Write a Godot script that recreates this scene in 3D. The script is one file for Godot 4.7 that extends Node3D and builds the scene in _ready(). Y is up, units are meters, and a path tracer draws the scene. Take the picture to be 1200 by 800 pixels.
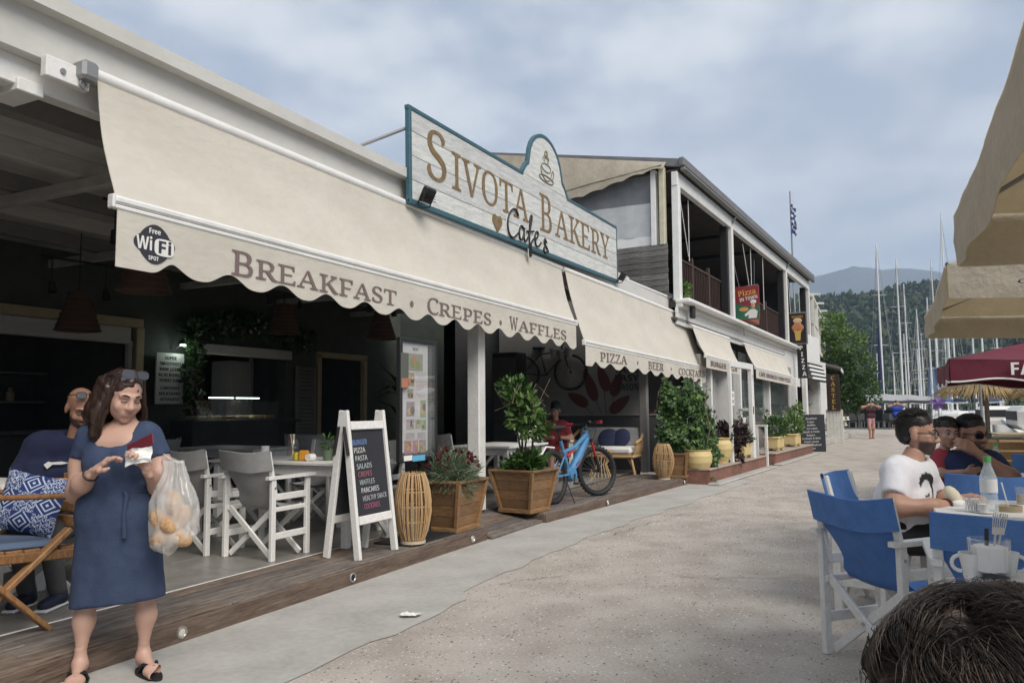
extends Node3D

# ---------------------------------------------------------------- mesh builder
class MB:
	var v := PackedVector3Array()
	var n := PackedVector3Array()
	var u := PackedVector2Array()
	var c := PackedColorArray()
	var col := Color.WHITE
	var colored := false

	func tri(a: Vector3, b: Vector3, d: Vector3, na: Vector3, nb: Vector3, nd: Vector3, ua := Vector2.ZERO, ub := Vector2.ZERO, ud := Vector2.ZERO) -> void:
		if (b - a).cross(d - a).dot(na + nb + nd) > 0.0:
			v.append(a); v.append(d); v.append(b)
			n.append(na); n.append(nd); n.append(nb)
			u.append(ua); u.append(ud); u.append(ub)
		else:
			v.append(a); v.append(b); v.append(d)
			n.append(na); n.append(nb); n.append(nd)
			u.append(ua); u.append(ub); u.append(ud)
		if colored:
			c.append(col); c.append(col); c.append(col)

	func face(p: Array, nn: Vector3) -> void:
		for i in range(1, p.size() - 1):
			tri(p[0], p[i], p[i + 1], nn, nn, nn)

	func box(ce: Vector3, s: Vector3, b := Basis.IDENTITY, bev := 0.0) -> void:
		var h := s * 0.5
		bev = minf(bev, 0.45 * minf(s.x, minf(s.y, s.z)))
		var axs := [b.x, b.y, b.z]
		var hh := [h.x, h.y, h.z]
		for ax in 3:
			var i1 := (ax + 1) % 3
			var i2 := (ax + 2) % 3
			for sg in [-1.0, 1.0]:
				var nn: Vector3 = axs[ax] * sg
				var o: Vector3 = ce + nn * hh[ax]
				var e1: Vector3 = axs[i1] * (hh[i1] - bev)
				var e2: Vector3 = axs[i2] * (hh[i2] - bev)
				face([o - e1 - e2, o + e1 - e2, o + e1 + e2, o - e1 + e2], nn)
		if bev <= 0.0:
			return
		for ax in 3:
			var i1 := (ax + 1) % 3
			var i2 := (ax + 2) % 3
			var e: Vector3 = axs[ax] * (hh[ax] - bev)
			for s1 in [-1.0, 1.0]:
				for s2 in [-1.0, 1.0]:
					var p1: Vector3 = ce + axs[i1] * s1 * hh[i1] + axs[i2] * s2 * (hh[i2] - bev)
					var p2: Vector3 = ce + axs[i1] * s1 * (hh[i1] - bev) + axs[i2] * s2 * hh[i2]
					face([p1 - e, p1 + e, p2 + e, p2 - e], (axs[i1] * s1 + axs[i2] * s2).normalized())
		for sx in [-1.0, 1.0]:
			for sy in [-1.0, 1.0]:
				for sz in [-1.0, 1.0]:
					var q: Vector3 = ce + axs[0] * sx * (hh[0] - bev) + axs[1] * sy * (hh[1] - bev) + axs[2] * sz * (hh[2] - bev)
					face([q + axs[0] * sx * bev, q + axs[1] * sy * bev, q + axs[2] * sz * bev], (axs[0] * sx + axs[1] * sy + axs[2] * sz).normalized())

	func beam(a: Vector3, b: Vector3, w: float, h: float, bev := 0.0, up := Vector3.UP) -> void:
		var z := (b - a).normalized()
		var x := up.cross(z)
		x = Vector3.RIGHT.cross(z).normalized() if x.length() < 0.01 else x.normalized()
		box((a + b) * 0.5, Vector3(w, h, (b - a).length()), Basis(x, z.cross(x), z), bev)

	func tube(p: Array, r: Variant, sides := 8, caps := true) -> void:
		var m := p.size()
		var x := Vector3.ZERO
		var rings := []
		var dirs := []
		for i in m:
			var d: Vector3 = (p[mini(i + 1, m - 1)] - p[maxi(i - 1, 0)]).normalized()
			if i == 0:
				x = d.cross(Vector3.UP if absf(d.y) < 0.9 else Vector3.RIGHT).normalized()
			else:
				x = (x - d * x.dot(d)).normalized()
			var y := d.cross(x)
			var ring := []
			for k in sides:
				var an := TAU * k / sides
				ring.append(x * cos(an) + y * sin(an))
			rings.append(ring)
			dirs.append(d)
		for i in m - 1:
			var r0: float = r[i] if r is Array else r
			var r1: float = r[i + 1] if r is Array else r
			for k in sides:
				var k2 := (k + 1) % sides
				var a: Vector3 = rings[i][k]
				var b: Vector3 = rings[i][k2]
				var e: Vector3 = rings[i + 1][k]
				var f: Vector3 = rings[i + 1][k2]
				tri(p[i] + a * r0, p[i] + b * r0, p[i + 1] + f * r1, a, b, f)
				tri(p[i] + a * r0, p[i + 1] + f * r1, p[i + 1] + e * r1, a, f, e)
		if caps:
			for i in [0, m - 1]:
				var rr: float = r[i] if r is Array else r
				var nn: Vector3 = -dirs[0] if i == 0 else dirs[m - 1]
				for k in range(1, sides - 1):
					tri(p[i] + rings[i][0] * rr, p[i] + rings[i][k] * rr, p[i] + rings[i][k + 1] * rr, nn, nn, nn)

	func lathe(prof: Array, sides := 16, xf := Transform3D.IDENTITY, flat := false) -> void:
		var b := xf.basis
		for i in prof.size() - 1:
			var p0: Vector2 = prof[i]
			var p1: Vector2 = prof[i + 1]
			var t := p1 - p0
			for k in sides:
				var a0 := TAU * k / sides
				var a1 := TAU * (k + 1) / sides
				var m0 := (a0 + a1) * 0.5 if flat else a0
				var m1 := (a0 + a1) * 0.5 if flat else a1
				var q := [Vector3(p0.x * cos(a0), p0.y, p0.x * sin(a0)), Vector3(p0.x * cos(a1), p0.y, p0.x * sin(a1)), Vector3(p1.x * cos(a1), p1.y, p1.x * sin(a1)), Vector3(p1.x * cos(a0), p1.y, p1.x * sin(a0))]
				var n0 := (b * Vector3(t.y * cos(m0), -t.x, t.y * sin(m0))).normalized()
				var n1 := (b * Vector3(t.y * cos(m1), -t.x, t.y * sin(m1))).normalized()
				if p0.x > 0.0:
					tri(xf * q[0], xf * q[1], xf * q[2], n0, n1, n1)
				if p1.x > 0.0:
					tri(xf * q[0], xf * q[2], xf * q[3], n0, n1, n0)

	func prism(poly: PackedVector2Array, depth: float, xf := Transform3D.IDENTITY) -> void:
		var idx := Geometry2D.triangulate_polygon(poly)
		var zf := Vector3(0, 0, depth * 0.5)
		var nz := xf.basis.z.normalized()
		for i in range(0, idx.size(), 3):
			var t := []
			for k in 3:
				t.append(Vector3(poly[idx[i + k]].x, poly[idx[i + k]].y, 0))
			tri(xf * (t[0] + zf), xf * (t[1] + zf), xf * (t[2] + zf), nz, nz, nz, poly[idx[i]], poly[idx[i + 1]], poly[idx[i + 2]])
			tri(xf * (t[0] - zf), xf * (t[1] - zf), xf * (t[2] - zf), -nz, -nz, -nz)
		var area := 0.0
		for i in poly.size():
			area += poly[i].cross(poly[(i + 1) % poly.size()])
		for i in poly.size():
			var a := poly[i]
			var b := poly[(i + 1) % poly.size()]
			var e := b - a
			var nn := (xf.basis * (Vector3(e.y, -e.x, 0) * signf(area))).normalized()
			var a3 := Vector3(a.x, a.y, 0)
			var b3 := Vector3(b.x, b.y, 0)
			face([xf * (a3 - zf), xf * (b3 - zf), xf * (b3 + zf), xf * (a3 + zf)], nn)

	func sheet(nu: int, nv: int, fn: Callable, thick := 0.0, uvs := Vector2.ONE) -> void:
		var p := []
		for j in nv + 1:
			for i in nu + 1:
				p.append(fn.call(float(i) / nu, float(j) / nv))
		var nr := []
		for j in nv + 1:
			for i in nu + 1:
				var dx: Vector3 = p[j * (nu + 1) + mini(i + 1, nu)] - p[j * (nu + 1) + maxi(i - 1, 0)]
				var dy: Vector3 = p[mini(j + 1, nv) * (nu + 1) + i] - p[maxi(j - 1, 0) * (nu + 1) + i]
				nr.append(dx.cross(dy).normalized())
		for side in ([1.0, -1.0] if thick > 0.0 else [1.0]):
			for j in nv:
				for i in nu:
					var k := [j * (nu + 1) + i, j * (nu + 1) + i + 1, (j + 1) * (nu + 1) + i + 1, (j + 1) * (nu + 1) + i]
					var q := []
					var w := []
					var m := []
					for x in 4:
						w.append(nr[k[x]] * side)
						q.append(p[k[x]] + nr[k[x]] * side * thick * 0.5)
						m.append(Vector2(float(k[x] % (nu + 1)) / nu, float(k[x] / (nu + 1)) / nv) * uvs)
					tri(q[0], q[1], q[2], w[0], w[1], w[2], m[0], m[1], m[2])
					tri(q[0], q[2], q[3], w[0], w[2], w[3], m[0], m[2], m[3])
		if thick > 0.008:
			var rim := []
			for i in nu + 1:
				rim.append([i, i + nu + 1])
			for j in range(1, nv + 1):
				rim.append([j * (nu + 1) + nu, j * (nu + 1) + nu - 1])
			for i in range(1, nu + 1):
				rim.append([nv * (nu + 1) + nu - i, (nv - 1) * (nu + 1) + nu - i])
			for j in range(1, nv + 1):
				rim.append([(nv - j) * (nu + 1), (nv - j) * (nu + 1) + 1])
			for k in rim.size() - 1:
				var a: int = rim[k][0]
				var b: int = rim[k + 1][0]
				var o: Vector3 = (p[a] - p[rim[k][1]]).normalized()
				var h := thick * 0.5
				face([p[a] + nr[a] * h, p[b] + nr[b] * h, p[b] - nr[b] * h, p[a] - nr[a] * h], o)

	func ball(ce: Vector3, r: Vector3, b := Basis.IDENTITY, nu := 12, nv := 8) -> void:
		var bt := b
		for j in nv:
			for i in nu:
				var q := []
				var w := []
				for k in [[i, j], [i + 1, j], [i + 1, j + 1], [i, j + 1]]:
					var th: float = TAU * k[0] / nu
					var ph: float = PI * k[1] / nv
					var d := Vector3(sin(ph) * cos(th), cos(ph), sin(ph) * sin(th))
					q.append(ce + bt * (d * r))
					w.append((bt * (d / r)).normalized())
				if j > 0:
					tri(q[0], q[1], q[2], w[0], w[1], w[2])
				if j < nv - 1:
					tri(q[0], q[2], q[3], w[0], w[2], w[3])

	func leaf(p: Vector3, d: Vector3, side: Vector3, l: float, w: float, bend := 0.15) -> void:
		var up := side.cross(d).normalized()
		var m := p + d * l * 0.45 + up * l * bend * 0.6
		var t := p + d * l
		var a := m + side * w * 0.5 - up * w * 0.12
		var b := m - side * w * 0.5 - up * w * 0.12
		var n1 := (a - p).cross(m - p).normalized()
		n1 = n1 if n1.dot(up) > 0 else -n1
		var n2 := (m - p).cross(b - p).normalized()
		n2 = n2 if n2.dot(up) > 0 else -n2
		tri(p, m, a, n1, n1, n1); tri(m, t, a, n1, n1, n1)
		tri(p, b, m, n2, n2, n2); tri(m, b, t, n2, n2, n2)

	func mesh() -> ArrayMesh:
		var m := ArrayMesh.new()
		if v.is_empty():
			return m
		var a := []
		a.resize(Mesh.ARRAY_MAX)
		a[Mesh.ARRAY_VERTEX] = v
		a[Mesh.ARRAY_NORMAL] = n
		a[Mesh.ARRAY_TEX_UV] = u
		if colored:
			a[Mesh.ARRAY_COLOR] = c
		m.add_surface_from_arrays(Mesh.PRIMITIVE_TRIANGLES, a)
		return m

# ---------------------------------------------------------------- naming and tagging
var taken := {}
var M := {}
var rng := RandomNumberGenerator.new()
var B2 := Transform3D()          # frame of the second building: x out to the street, -z along it
var fonts := {}

func rr(a: float, b: float) -> float:
	return rng.randf_range(a, b)

func numbered(called: String) -> String:
	var k: int = taken.get(called, 0)
	taken[called] = k + 1
	return called if k == 0 else "%s_%03d" % [called, k]

func tag(o: Node, label: String, category: String, group := "") -> Node:
	o.set_meta("label", label)
	o.set_meta("category", category)
	if group:
		o.set_meta("group", group)
	return o

func thing(called: String, label: String, category: String, at := Vector3.ZERO, turn := 0.0, group := "") -> Node3D:
	var o := Node3D.new()
	o.name = numbered(called)
	add_child(o, true)
	o.position = at
	o.rotation.y = turn
	tag(o, label, category, group)
	return o

func thing2(called: String, label: String, category: String, off: float, y: float, s: float, group := "") -> Node3D:
	var o := thing(called, label, category, Vector3.ZERO, 0.0, group)
	o.transform = B2 * Transform3D(Basis.IDENTITY, Vector3(off, y, -s))
	return o

func structure(called: String) -> Node3D:
	var o := Node3D.new()
	o.name = numbered(called)
	o.set_meta("kind", "structure")
	add_child(o, true)
	return o

func put(called: String, mesh: Mesh, mat: Material, parent: Node, xf := Transform3D.IDENTITY) -> MeshInstance3D:
	var o := MeshInstance3D.new()
	o.mesh = mesh
	if mesh.get_surface_count():
		o.set_surface_override_material(0, mat)
	o.transform = xf
	if parent == self:
		o.name = numbered(called)
	else:
		var k := 0
		var nm := called
		while parent.has_node(nm):
			k += 1
			nm = "%s_%03d" % [called, k]
		o.name = nm
	parent.add_child(o, true)
	return o

func stuff(o: Node) -> Node:
	o.set_meta("kind", "stuff")
	return o

func pbox(called: String, ce: Vector3, s: Vector3, mat: Material, parent: Node, bev := 0.004, b := Basis.IDENTITY) -> MeshInstance3D:
	var m := MB.new()
	m.box(Vector3.ZERO, s, Basis.IDENTITY, bev)
	return put(called, m.mesh(), mat, parent, Transform3D(b, ce))

func pbeam(called: String, a: Vector3, b: Vector3, w: float, h: float, mat: Material, parent: Node, bev := 0.004, up := Vector3.UP) -> MeshInstance3D:
	var m := MB.new()
	m.beam(a, b, w, h, bev, up)
	return put(called, m.mesh(), mat, parent)

func ptube(called: String, p: Array, r: Variant, mat: Material, parent: Node, sides := 8) -> MeshInstance3D:
	var m := MB.new()
	m.tube(p, r, sides)
	return put(called, m.mesh(), mat, parent)

func copy(o: Node3D, label: String, at: Vector3, turn := 0.0) -> Node3D:
	var d: Node3D = o.duplicate()
	d.name = numbered(str(o.name).rstrip("_0123456789"))
	add_child(d, true)
	d.position = at
	d.rotation = Vector3(0, turn, 0)
	d.set_meta("label", label)
	return d

# words: letters of a given height on a plane whose x runs along xf.x; squeezed to a width if one is given
func words(text: String, font: String, h: float, mat: Material, parent: Node, xf: Transform3D, width := 0.0, called := "lettering", depth := 0.002) -> MeshInstance3D:
	var t := TextMesh.new()
	t.font = fonts[font]
	t.font_size = 48
	t.pixel_size = h / (48.0 * 0.72)
	t.depth = depth
	t.curve_step = 1.2
	t.text = text
	t.horizontal_alignment = HORIZONTAL_ALIGNMENT_CENTER
	t.vertical_alignment = VERTICAL_ALIGNMENT_CENTER
	var x := xf
	if width > 0.0:
		var w := t.get_aabb().size.x
		if w > 0.0:
			x.basis.x *= width / w
	var o := put(called, t, mat, parent, x)
	return o

# ---------------------------------------------------------------- materials
func s(c: Color) -> Color:
	return Color(c.r, c.g, c.b).linear_to_srgb()

func noise_bytes(sd: int, freq: float, oct: int, size: int, kind := FastNoiseLite.TYPE_SIMPLEX_SMOOTH) -> PackedByteArray:
	var f := FastNoiseLite.new()
	f.noise_type = kind
	f.seed = sd
	f.frequency = freq
	f.fractal_octaves = oct
	var im := f.get_seamless_image(size, size)
	im.convert(Image.FORMAT_L8)
	return im.get_data()

func blend_tex(c0: Color, c1: Color, sd: int, f1: float, f2: float, k2: float, size := 512, gain := 1.0, speck := 0.0, cs := Color.WHITE) -> ImageTexture:
	var a := noise_bytes(sd, f1, 4, size)
	var b := noise_bytes(sd + 7, f2, 3, size)
	var lut := PackedByteArray()
	for i in 256:
		var t := clampf((i / 255.0 - 0.5) * gain + 0.5, 0.0, 1.0)
		var q := s(c0.lerp(c1, t))
		lut.append(q.r8); lut.append(q.g8); lut.append(q.b8)
	var sp := s(cs)
	var out := PackedByteArray()
	out.resize(size * size * 3)
	var k1 := 1.0 - k2
	var j := 0
	var r := RandomNumberGenerator.new()
	r.seed = sd
	for i in size * size:
		var t := int(a[i] * k1 + b[i] * k2) * 3
		if speck > 0.0 and r.randf() < speck:
			out[j] = (sp.r8 + lut[t]) >> 1; out[j + 1] = (sp.g8 + lut[t + 1]) >> 1; out[j + 2] = (sp.b8 + lut[t + 2]) >> 1
		else:
			out[j] = lut[t]; out[j + 1] = lut[t + 1]; out[j + 2] = lut[t + 2]
		j += 3
	return ImageTexture.create_from_image(Image.create_from_data(size, size, false, Image.FORMAT_RGB8, out))

func bump_tex(sd: int, freq: float, oct: int, size: int, strength: float) -> ImageTexture:
	var im := Image.create_from_data(size, size, false, Image.FORMAT_L8, noise_bytes(sd, freq, oct, size))
	im.convert(Image.FORMAT_RGBA8)
	im.bump_map_to_normal_map(strength)
	return ImageTexture.create_from_image(im)

func plain(col: Color, rough := 0.7, metal := 0.0) -> StandardMaterial3D:
	var m := StandardMaterial3D.new()
	m.albedo_color = s(col)
	m.roughness = rough
	m.metallic = metal
	return m

func mottled(c0: Color, c1: Color, rough: float, sd: int, scale: Vector3, f1 := 0.01, f2 := 0.06, k2 := 0.4, gain := 1.6, bump: ImageTexture = null, bs := 0.5, world := true, speck := 0.0, cs := Color.WHITE, size := 512) -> StandardMaterial3D:
	var m := StandardMaterial3D.new()
	m.albedo_texture = blend_tex(c0, c1, sd, f1, f2, k2, size, gain, speck, cs)
	m.roughness = rough
	m.uv1_triplanar = true
	m.uv1_world_triplanar = world
	m.uv1_scale = scale
	if bump:
		m.normal_enabled = true
		m.normal_texture = bump
		m.normal_scale = bs
	return m

func tinted(base: StandardMaterial3D, k: Color) -> StandardMaterial3D:
	var m: StandardMaterial3D = base.duplicate()
	m.albedo_color = k
	return m

func C(r: float, g: float, b: float) -> Color:
	return Color(r, g, b)

func make_materials() -> void:
	for f in [["serif", "Droid Serif", 400], ["serif_bold", "Droid Serif", 700], ["sans", "Droid Sans", 400], ["sans_bold", "Droid Sans", 700]]:
		var sf := SystemFont.new()
		sf.font_names = PackedStringArray([f[1]])
		sf.font_weight = f[2]
		fonts[f[0]] = sf
	var bf := bump_tex(3, 0.05, 4, 512, 6.0)
	var bw := bump_tex(5, 0.03, 4, 512, 8.0)
	M.bump_fine = bf
	M.bump_wood = bw
	M.fabric = mottled(C(0.505, 0.472, 0.405), C(0.595, 0.560, 0.487), 0.9, 11, Vector3(0.25, 0.6, 0.25), 0.007, 0.05, 0.3, 1.4, bf, 0.12)
	M.white = mottled(C(0.66, 0.65, 0.62), C(0.76, 0.755, 0.73), 0.55, 12, Vector3(0.6, 0.6, 0.6), 0.01, 0.08, 0.3, 1.6, bf, 0.1)
	M.fascia = mottled(C(0.52, 0.51, 0.47), C(0.60, 0.59, 0.555), 0.6, 13, Vector3(0.3, 0.5, 0.3), 0.008, 0.06, 0.3, 1.6)
	M.chair_white = mottled(C(0.66, 0.65, 0.61), C(0.78, 0.77, 0.74), 0.5, 14, Vector3(4, 4, 4), 0.01, 0.06, 0.4, 1.8, bw, 0.15, false)
	M.deck = mottled(C(0.085, 0.068, 0.056), C(0.225, 0.190, 0.162), 0.75, 21, Vector3(2.2, 2.2, 0.28), 0.012, 0.06, 0.5, 2.0, bw, 0.5)
	M.deck_b = tinted(M.deck, Color(0.88, 0.88, 0.9))
	M.deck_c = tinted(M.deck, Color(1.0, 0.95, 0.9))
	M.deck_fascia = mottled(C(0.080, 0.052, 0.037), C(0.165, 0.117, 0.086), 0.7, 22, Vector3(2.2, 2.2, 0.25), 0.012, 0.05, 0.5, 1.9, bw, 0.5)
	M.tile = mottled(C(0.18, 0.168, 0.15), C(0.26, 0.245, 0.222), 0.35, 23, Vector3(0.7, 0.7, 0.7), 0.01, 0.05, 0.4, 1.6)
	M.tile_b = tinted(M.tile, Color(0.95, 0.95, 0.95))
	M.grout = plain(C(0.07, 0.065, 0.06), 0.9)
	M.steel = plain(C(0.5, 0.5, 0.5), 0.35, 0.9)
	M.dark_metal = plain(C(0.03, 0.03, 0.032), 0.45, 0.4)
	M.grey_metal = plain(C(0.30, 0.30, 0.30), 0.45, 0.6)
	M.black = plain(C(0.012, 0.012, 0.013), 0.6)
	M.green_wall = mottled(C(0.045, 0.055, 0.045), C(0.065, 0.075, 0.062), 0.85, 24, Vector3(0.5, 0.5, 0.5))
	M.beige = mottled(C(0.30, 0.24, 0.14), C(0.38, 0.31, 0.19), 0.6, 25, Vector3(1, 1, 1))
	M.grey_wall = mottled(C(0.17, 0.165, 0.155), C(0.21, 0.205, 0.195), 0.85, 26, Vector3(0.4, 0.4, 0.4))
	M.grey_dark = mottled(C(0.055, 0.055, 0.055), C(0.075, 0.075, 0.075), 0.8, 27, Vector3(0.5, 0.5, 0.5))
	M.ceiling = mottled(C(0.36, 0.35, 0.325), C(0.48, 0.465, 0.44), 0.8, 28, Vector3(0.8, 0.8, 0.2))
	M.wood = mottled(C(0.20, 0.095, 0.035), C(0.36, 0.19, 0.075), 0.55, 31, Vector3(4, 0.7, 4), 0.012, 0.05, 0.4, 1.7, bw, 0.35, false)
	M.wood_b = tinted(M.wood, Color(0.9, 0.88, 0.86))
	M.planter_wood = mottled(C(0.16, 0.085, 0.035), C(0.30, 0.17, 0.075), 0.6, 32, Vector3(0.7, 5, 0.7), 0.012, 0.05, 0.4, 1.7, bw, 0.4, false)
	M.planter_wood_b = tinted(M.planter_wood, Color(0.9, 0.9, 0.92))
	M.rattan = mottled(C(0.36, 0.22, 0.10), C(0.56, 0.38, 0.19), 0.6, 33, Vector3(6, 1.5, 6), 0.02, 0.08, 0.5, 1.6, null, 0.5, false)
	M.soil = plain(C(0.03, 0.02, 0.014), 0.95)
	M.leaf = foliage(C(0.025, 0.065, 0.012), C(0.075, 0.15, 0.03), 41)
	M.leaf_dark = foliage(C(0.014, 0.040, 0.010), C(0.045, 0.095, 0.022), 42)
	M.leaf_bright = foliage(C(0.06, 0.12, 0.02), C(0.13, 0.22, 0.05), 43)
	M.leaf_grey = foliage(C(0.09, 0.13, 0.075), C(0.17, 0.22, 0.13), 44)
	M.leaf_purple = foliage(C(0.018, 0.008, 0.010), C(0.045, 0.02, 0.022), 45)
	M.petal_red = plain(C(0.14, 0.008, 0.016), 0.7)
	M.petal_pink = plain(C(0.22, 0.03, 0.09), 0.7)
	M.petal_white = plain(C(0.55, 0.5, 0.45), 0.7)
	M.bark = mottled(C(0.10, 0.075, 0.05), C(0.2, 0.16, 0.12), 0.9, 46, Vector3(3, 1, 3), 0.02, 0.08, 0.5, 1.6, bw, 0.8, false)
	M.brown_letter = plain(C(0.17, 0.125, 0.115), 0.8)
	M.gold_letter = mottled(C(0.13, 0.085, 0.035), C(0.26, 0.175, 0.08), 0.6, 47, Vector3(2, 2, 2))
	M.yellow_pot = mottled(C(0.52, 0.40, 0.17), C(0.62, 0.50, 0.25), 0.6, 48, Vector3(2, 2, 2), 0.01, 0.06, 0.4, 1.6, null, 0.5, false)
	M.kerb_red = mottled(C(0.16, 0.072, 0.05), C(0.27, 0.13, 0.095), 0.75, 49, Vector3(0.9, 0.9, 0.9), 0.012, 0.07, 0.5, 2.0)
	M.glass = plain(C(0.5, 0.55, 0.55), 0.03)
	M.glass.transparency = BaseMaterial3D.TRANSPARENCY_ALPHA
	M.glass.albedo_color.a = 0.06
	M.blue_cloth = mottled(C(0.085, 0.205, 0.50), C(0.13, 0.28, 0.62), 0.85, 51, Vector3(2, 2, 2), 0.01, 0.06, 0.4, 1.5, bf, 0.2, false)
	M.blue_cloth.backlight_enabled = true
	M.blue_cloth.backlight = s(C(0.05, 0.13, 0.34))
	M.grey_cloth = mottled(C(0.30, 0.30, 0.29), C(0.38, 0.38, 0.37), 0.85, 52, Vector3(2, 2, 2), 0.01, 0.06, 0.4, 1.5, bf, 0.2, false)
	M.screen_white = plain(C(0.72, 0.71, 0.68), 0.7)
	M.paper = plain(C(0.78, 0.77, 0.74), 0.7)

func foliage(c0: Color, c1: Color, sd: int) -> StandardMaterial3D:
	var m := mottled(c0, c1, 0.5, sd, Vector3(1.3, 1.3, 1.3), 0.03, 0.12, 0.5, 2.2, null, 0.5, true, 0.0, Color.WHITE, 256)
	m.backlight_enabled = true
	m.backlight = s(c1 * 0.5)
	return m

# ---------------------------------------------------------------- smooth bodies: capsules joined by a smooth minimum, meshed as surface nets
class Flesh:
	var v := PackedVector3Array()
	var n := PackedVector3Array()
	var c := PackedColorArray()
	var ix := PackedInt32Array()

	func mesh() -> ArrayMesh:
		var a := []
		a.resize(Mesh.ARRAY_MAX)
		a[Mesh.ARRAY_VERTEX] = v
		a[Mesh.ARRAY_NORMAL] = n
		a[Mesh.ARRAY_COLOR] = c
		a[Mesh.ARRAY_INDEX] = ix
		var m := ArrayMesh.new()
		m.add_surface_from_arrays(Mesh.PRIMITIVE_TRIANGLES, a)
		return m

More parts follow.
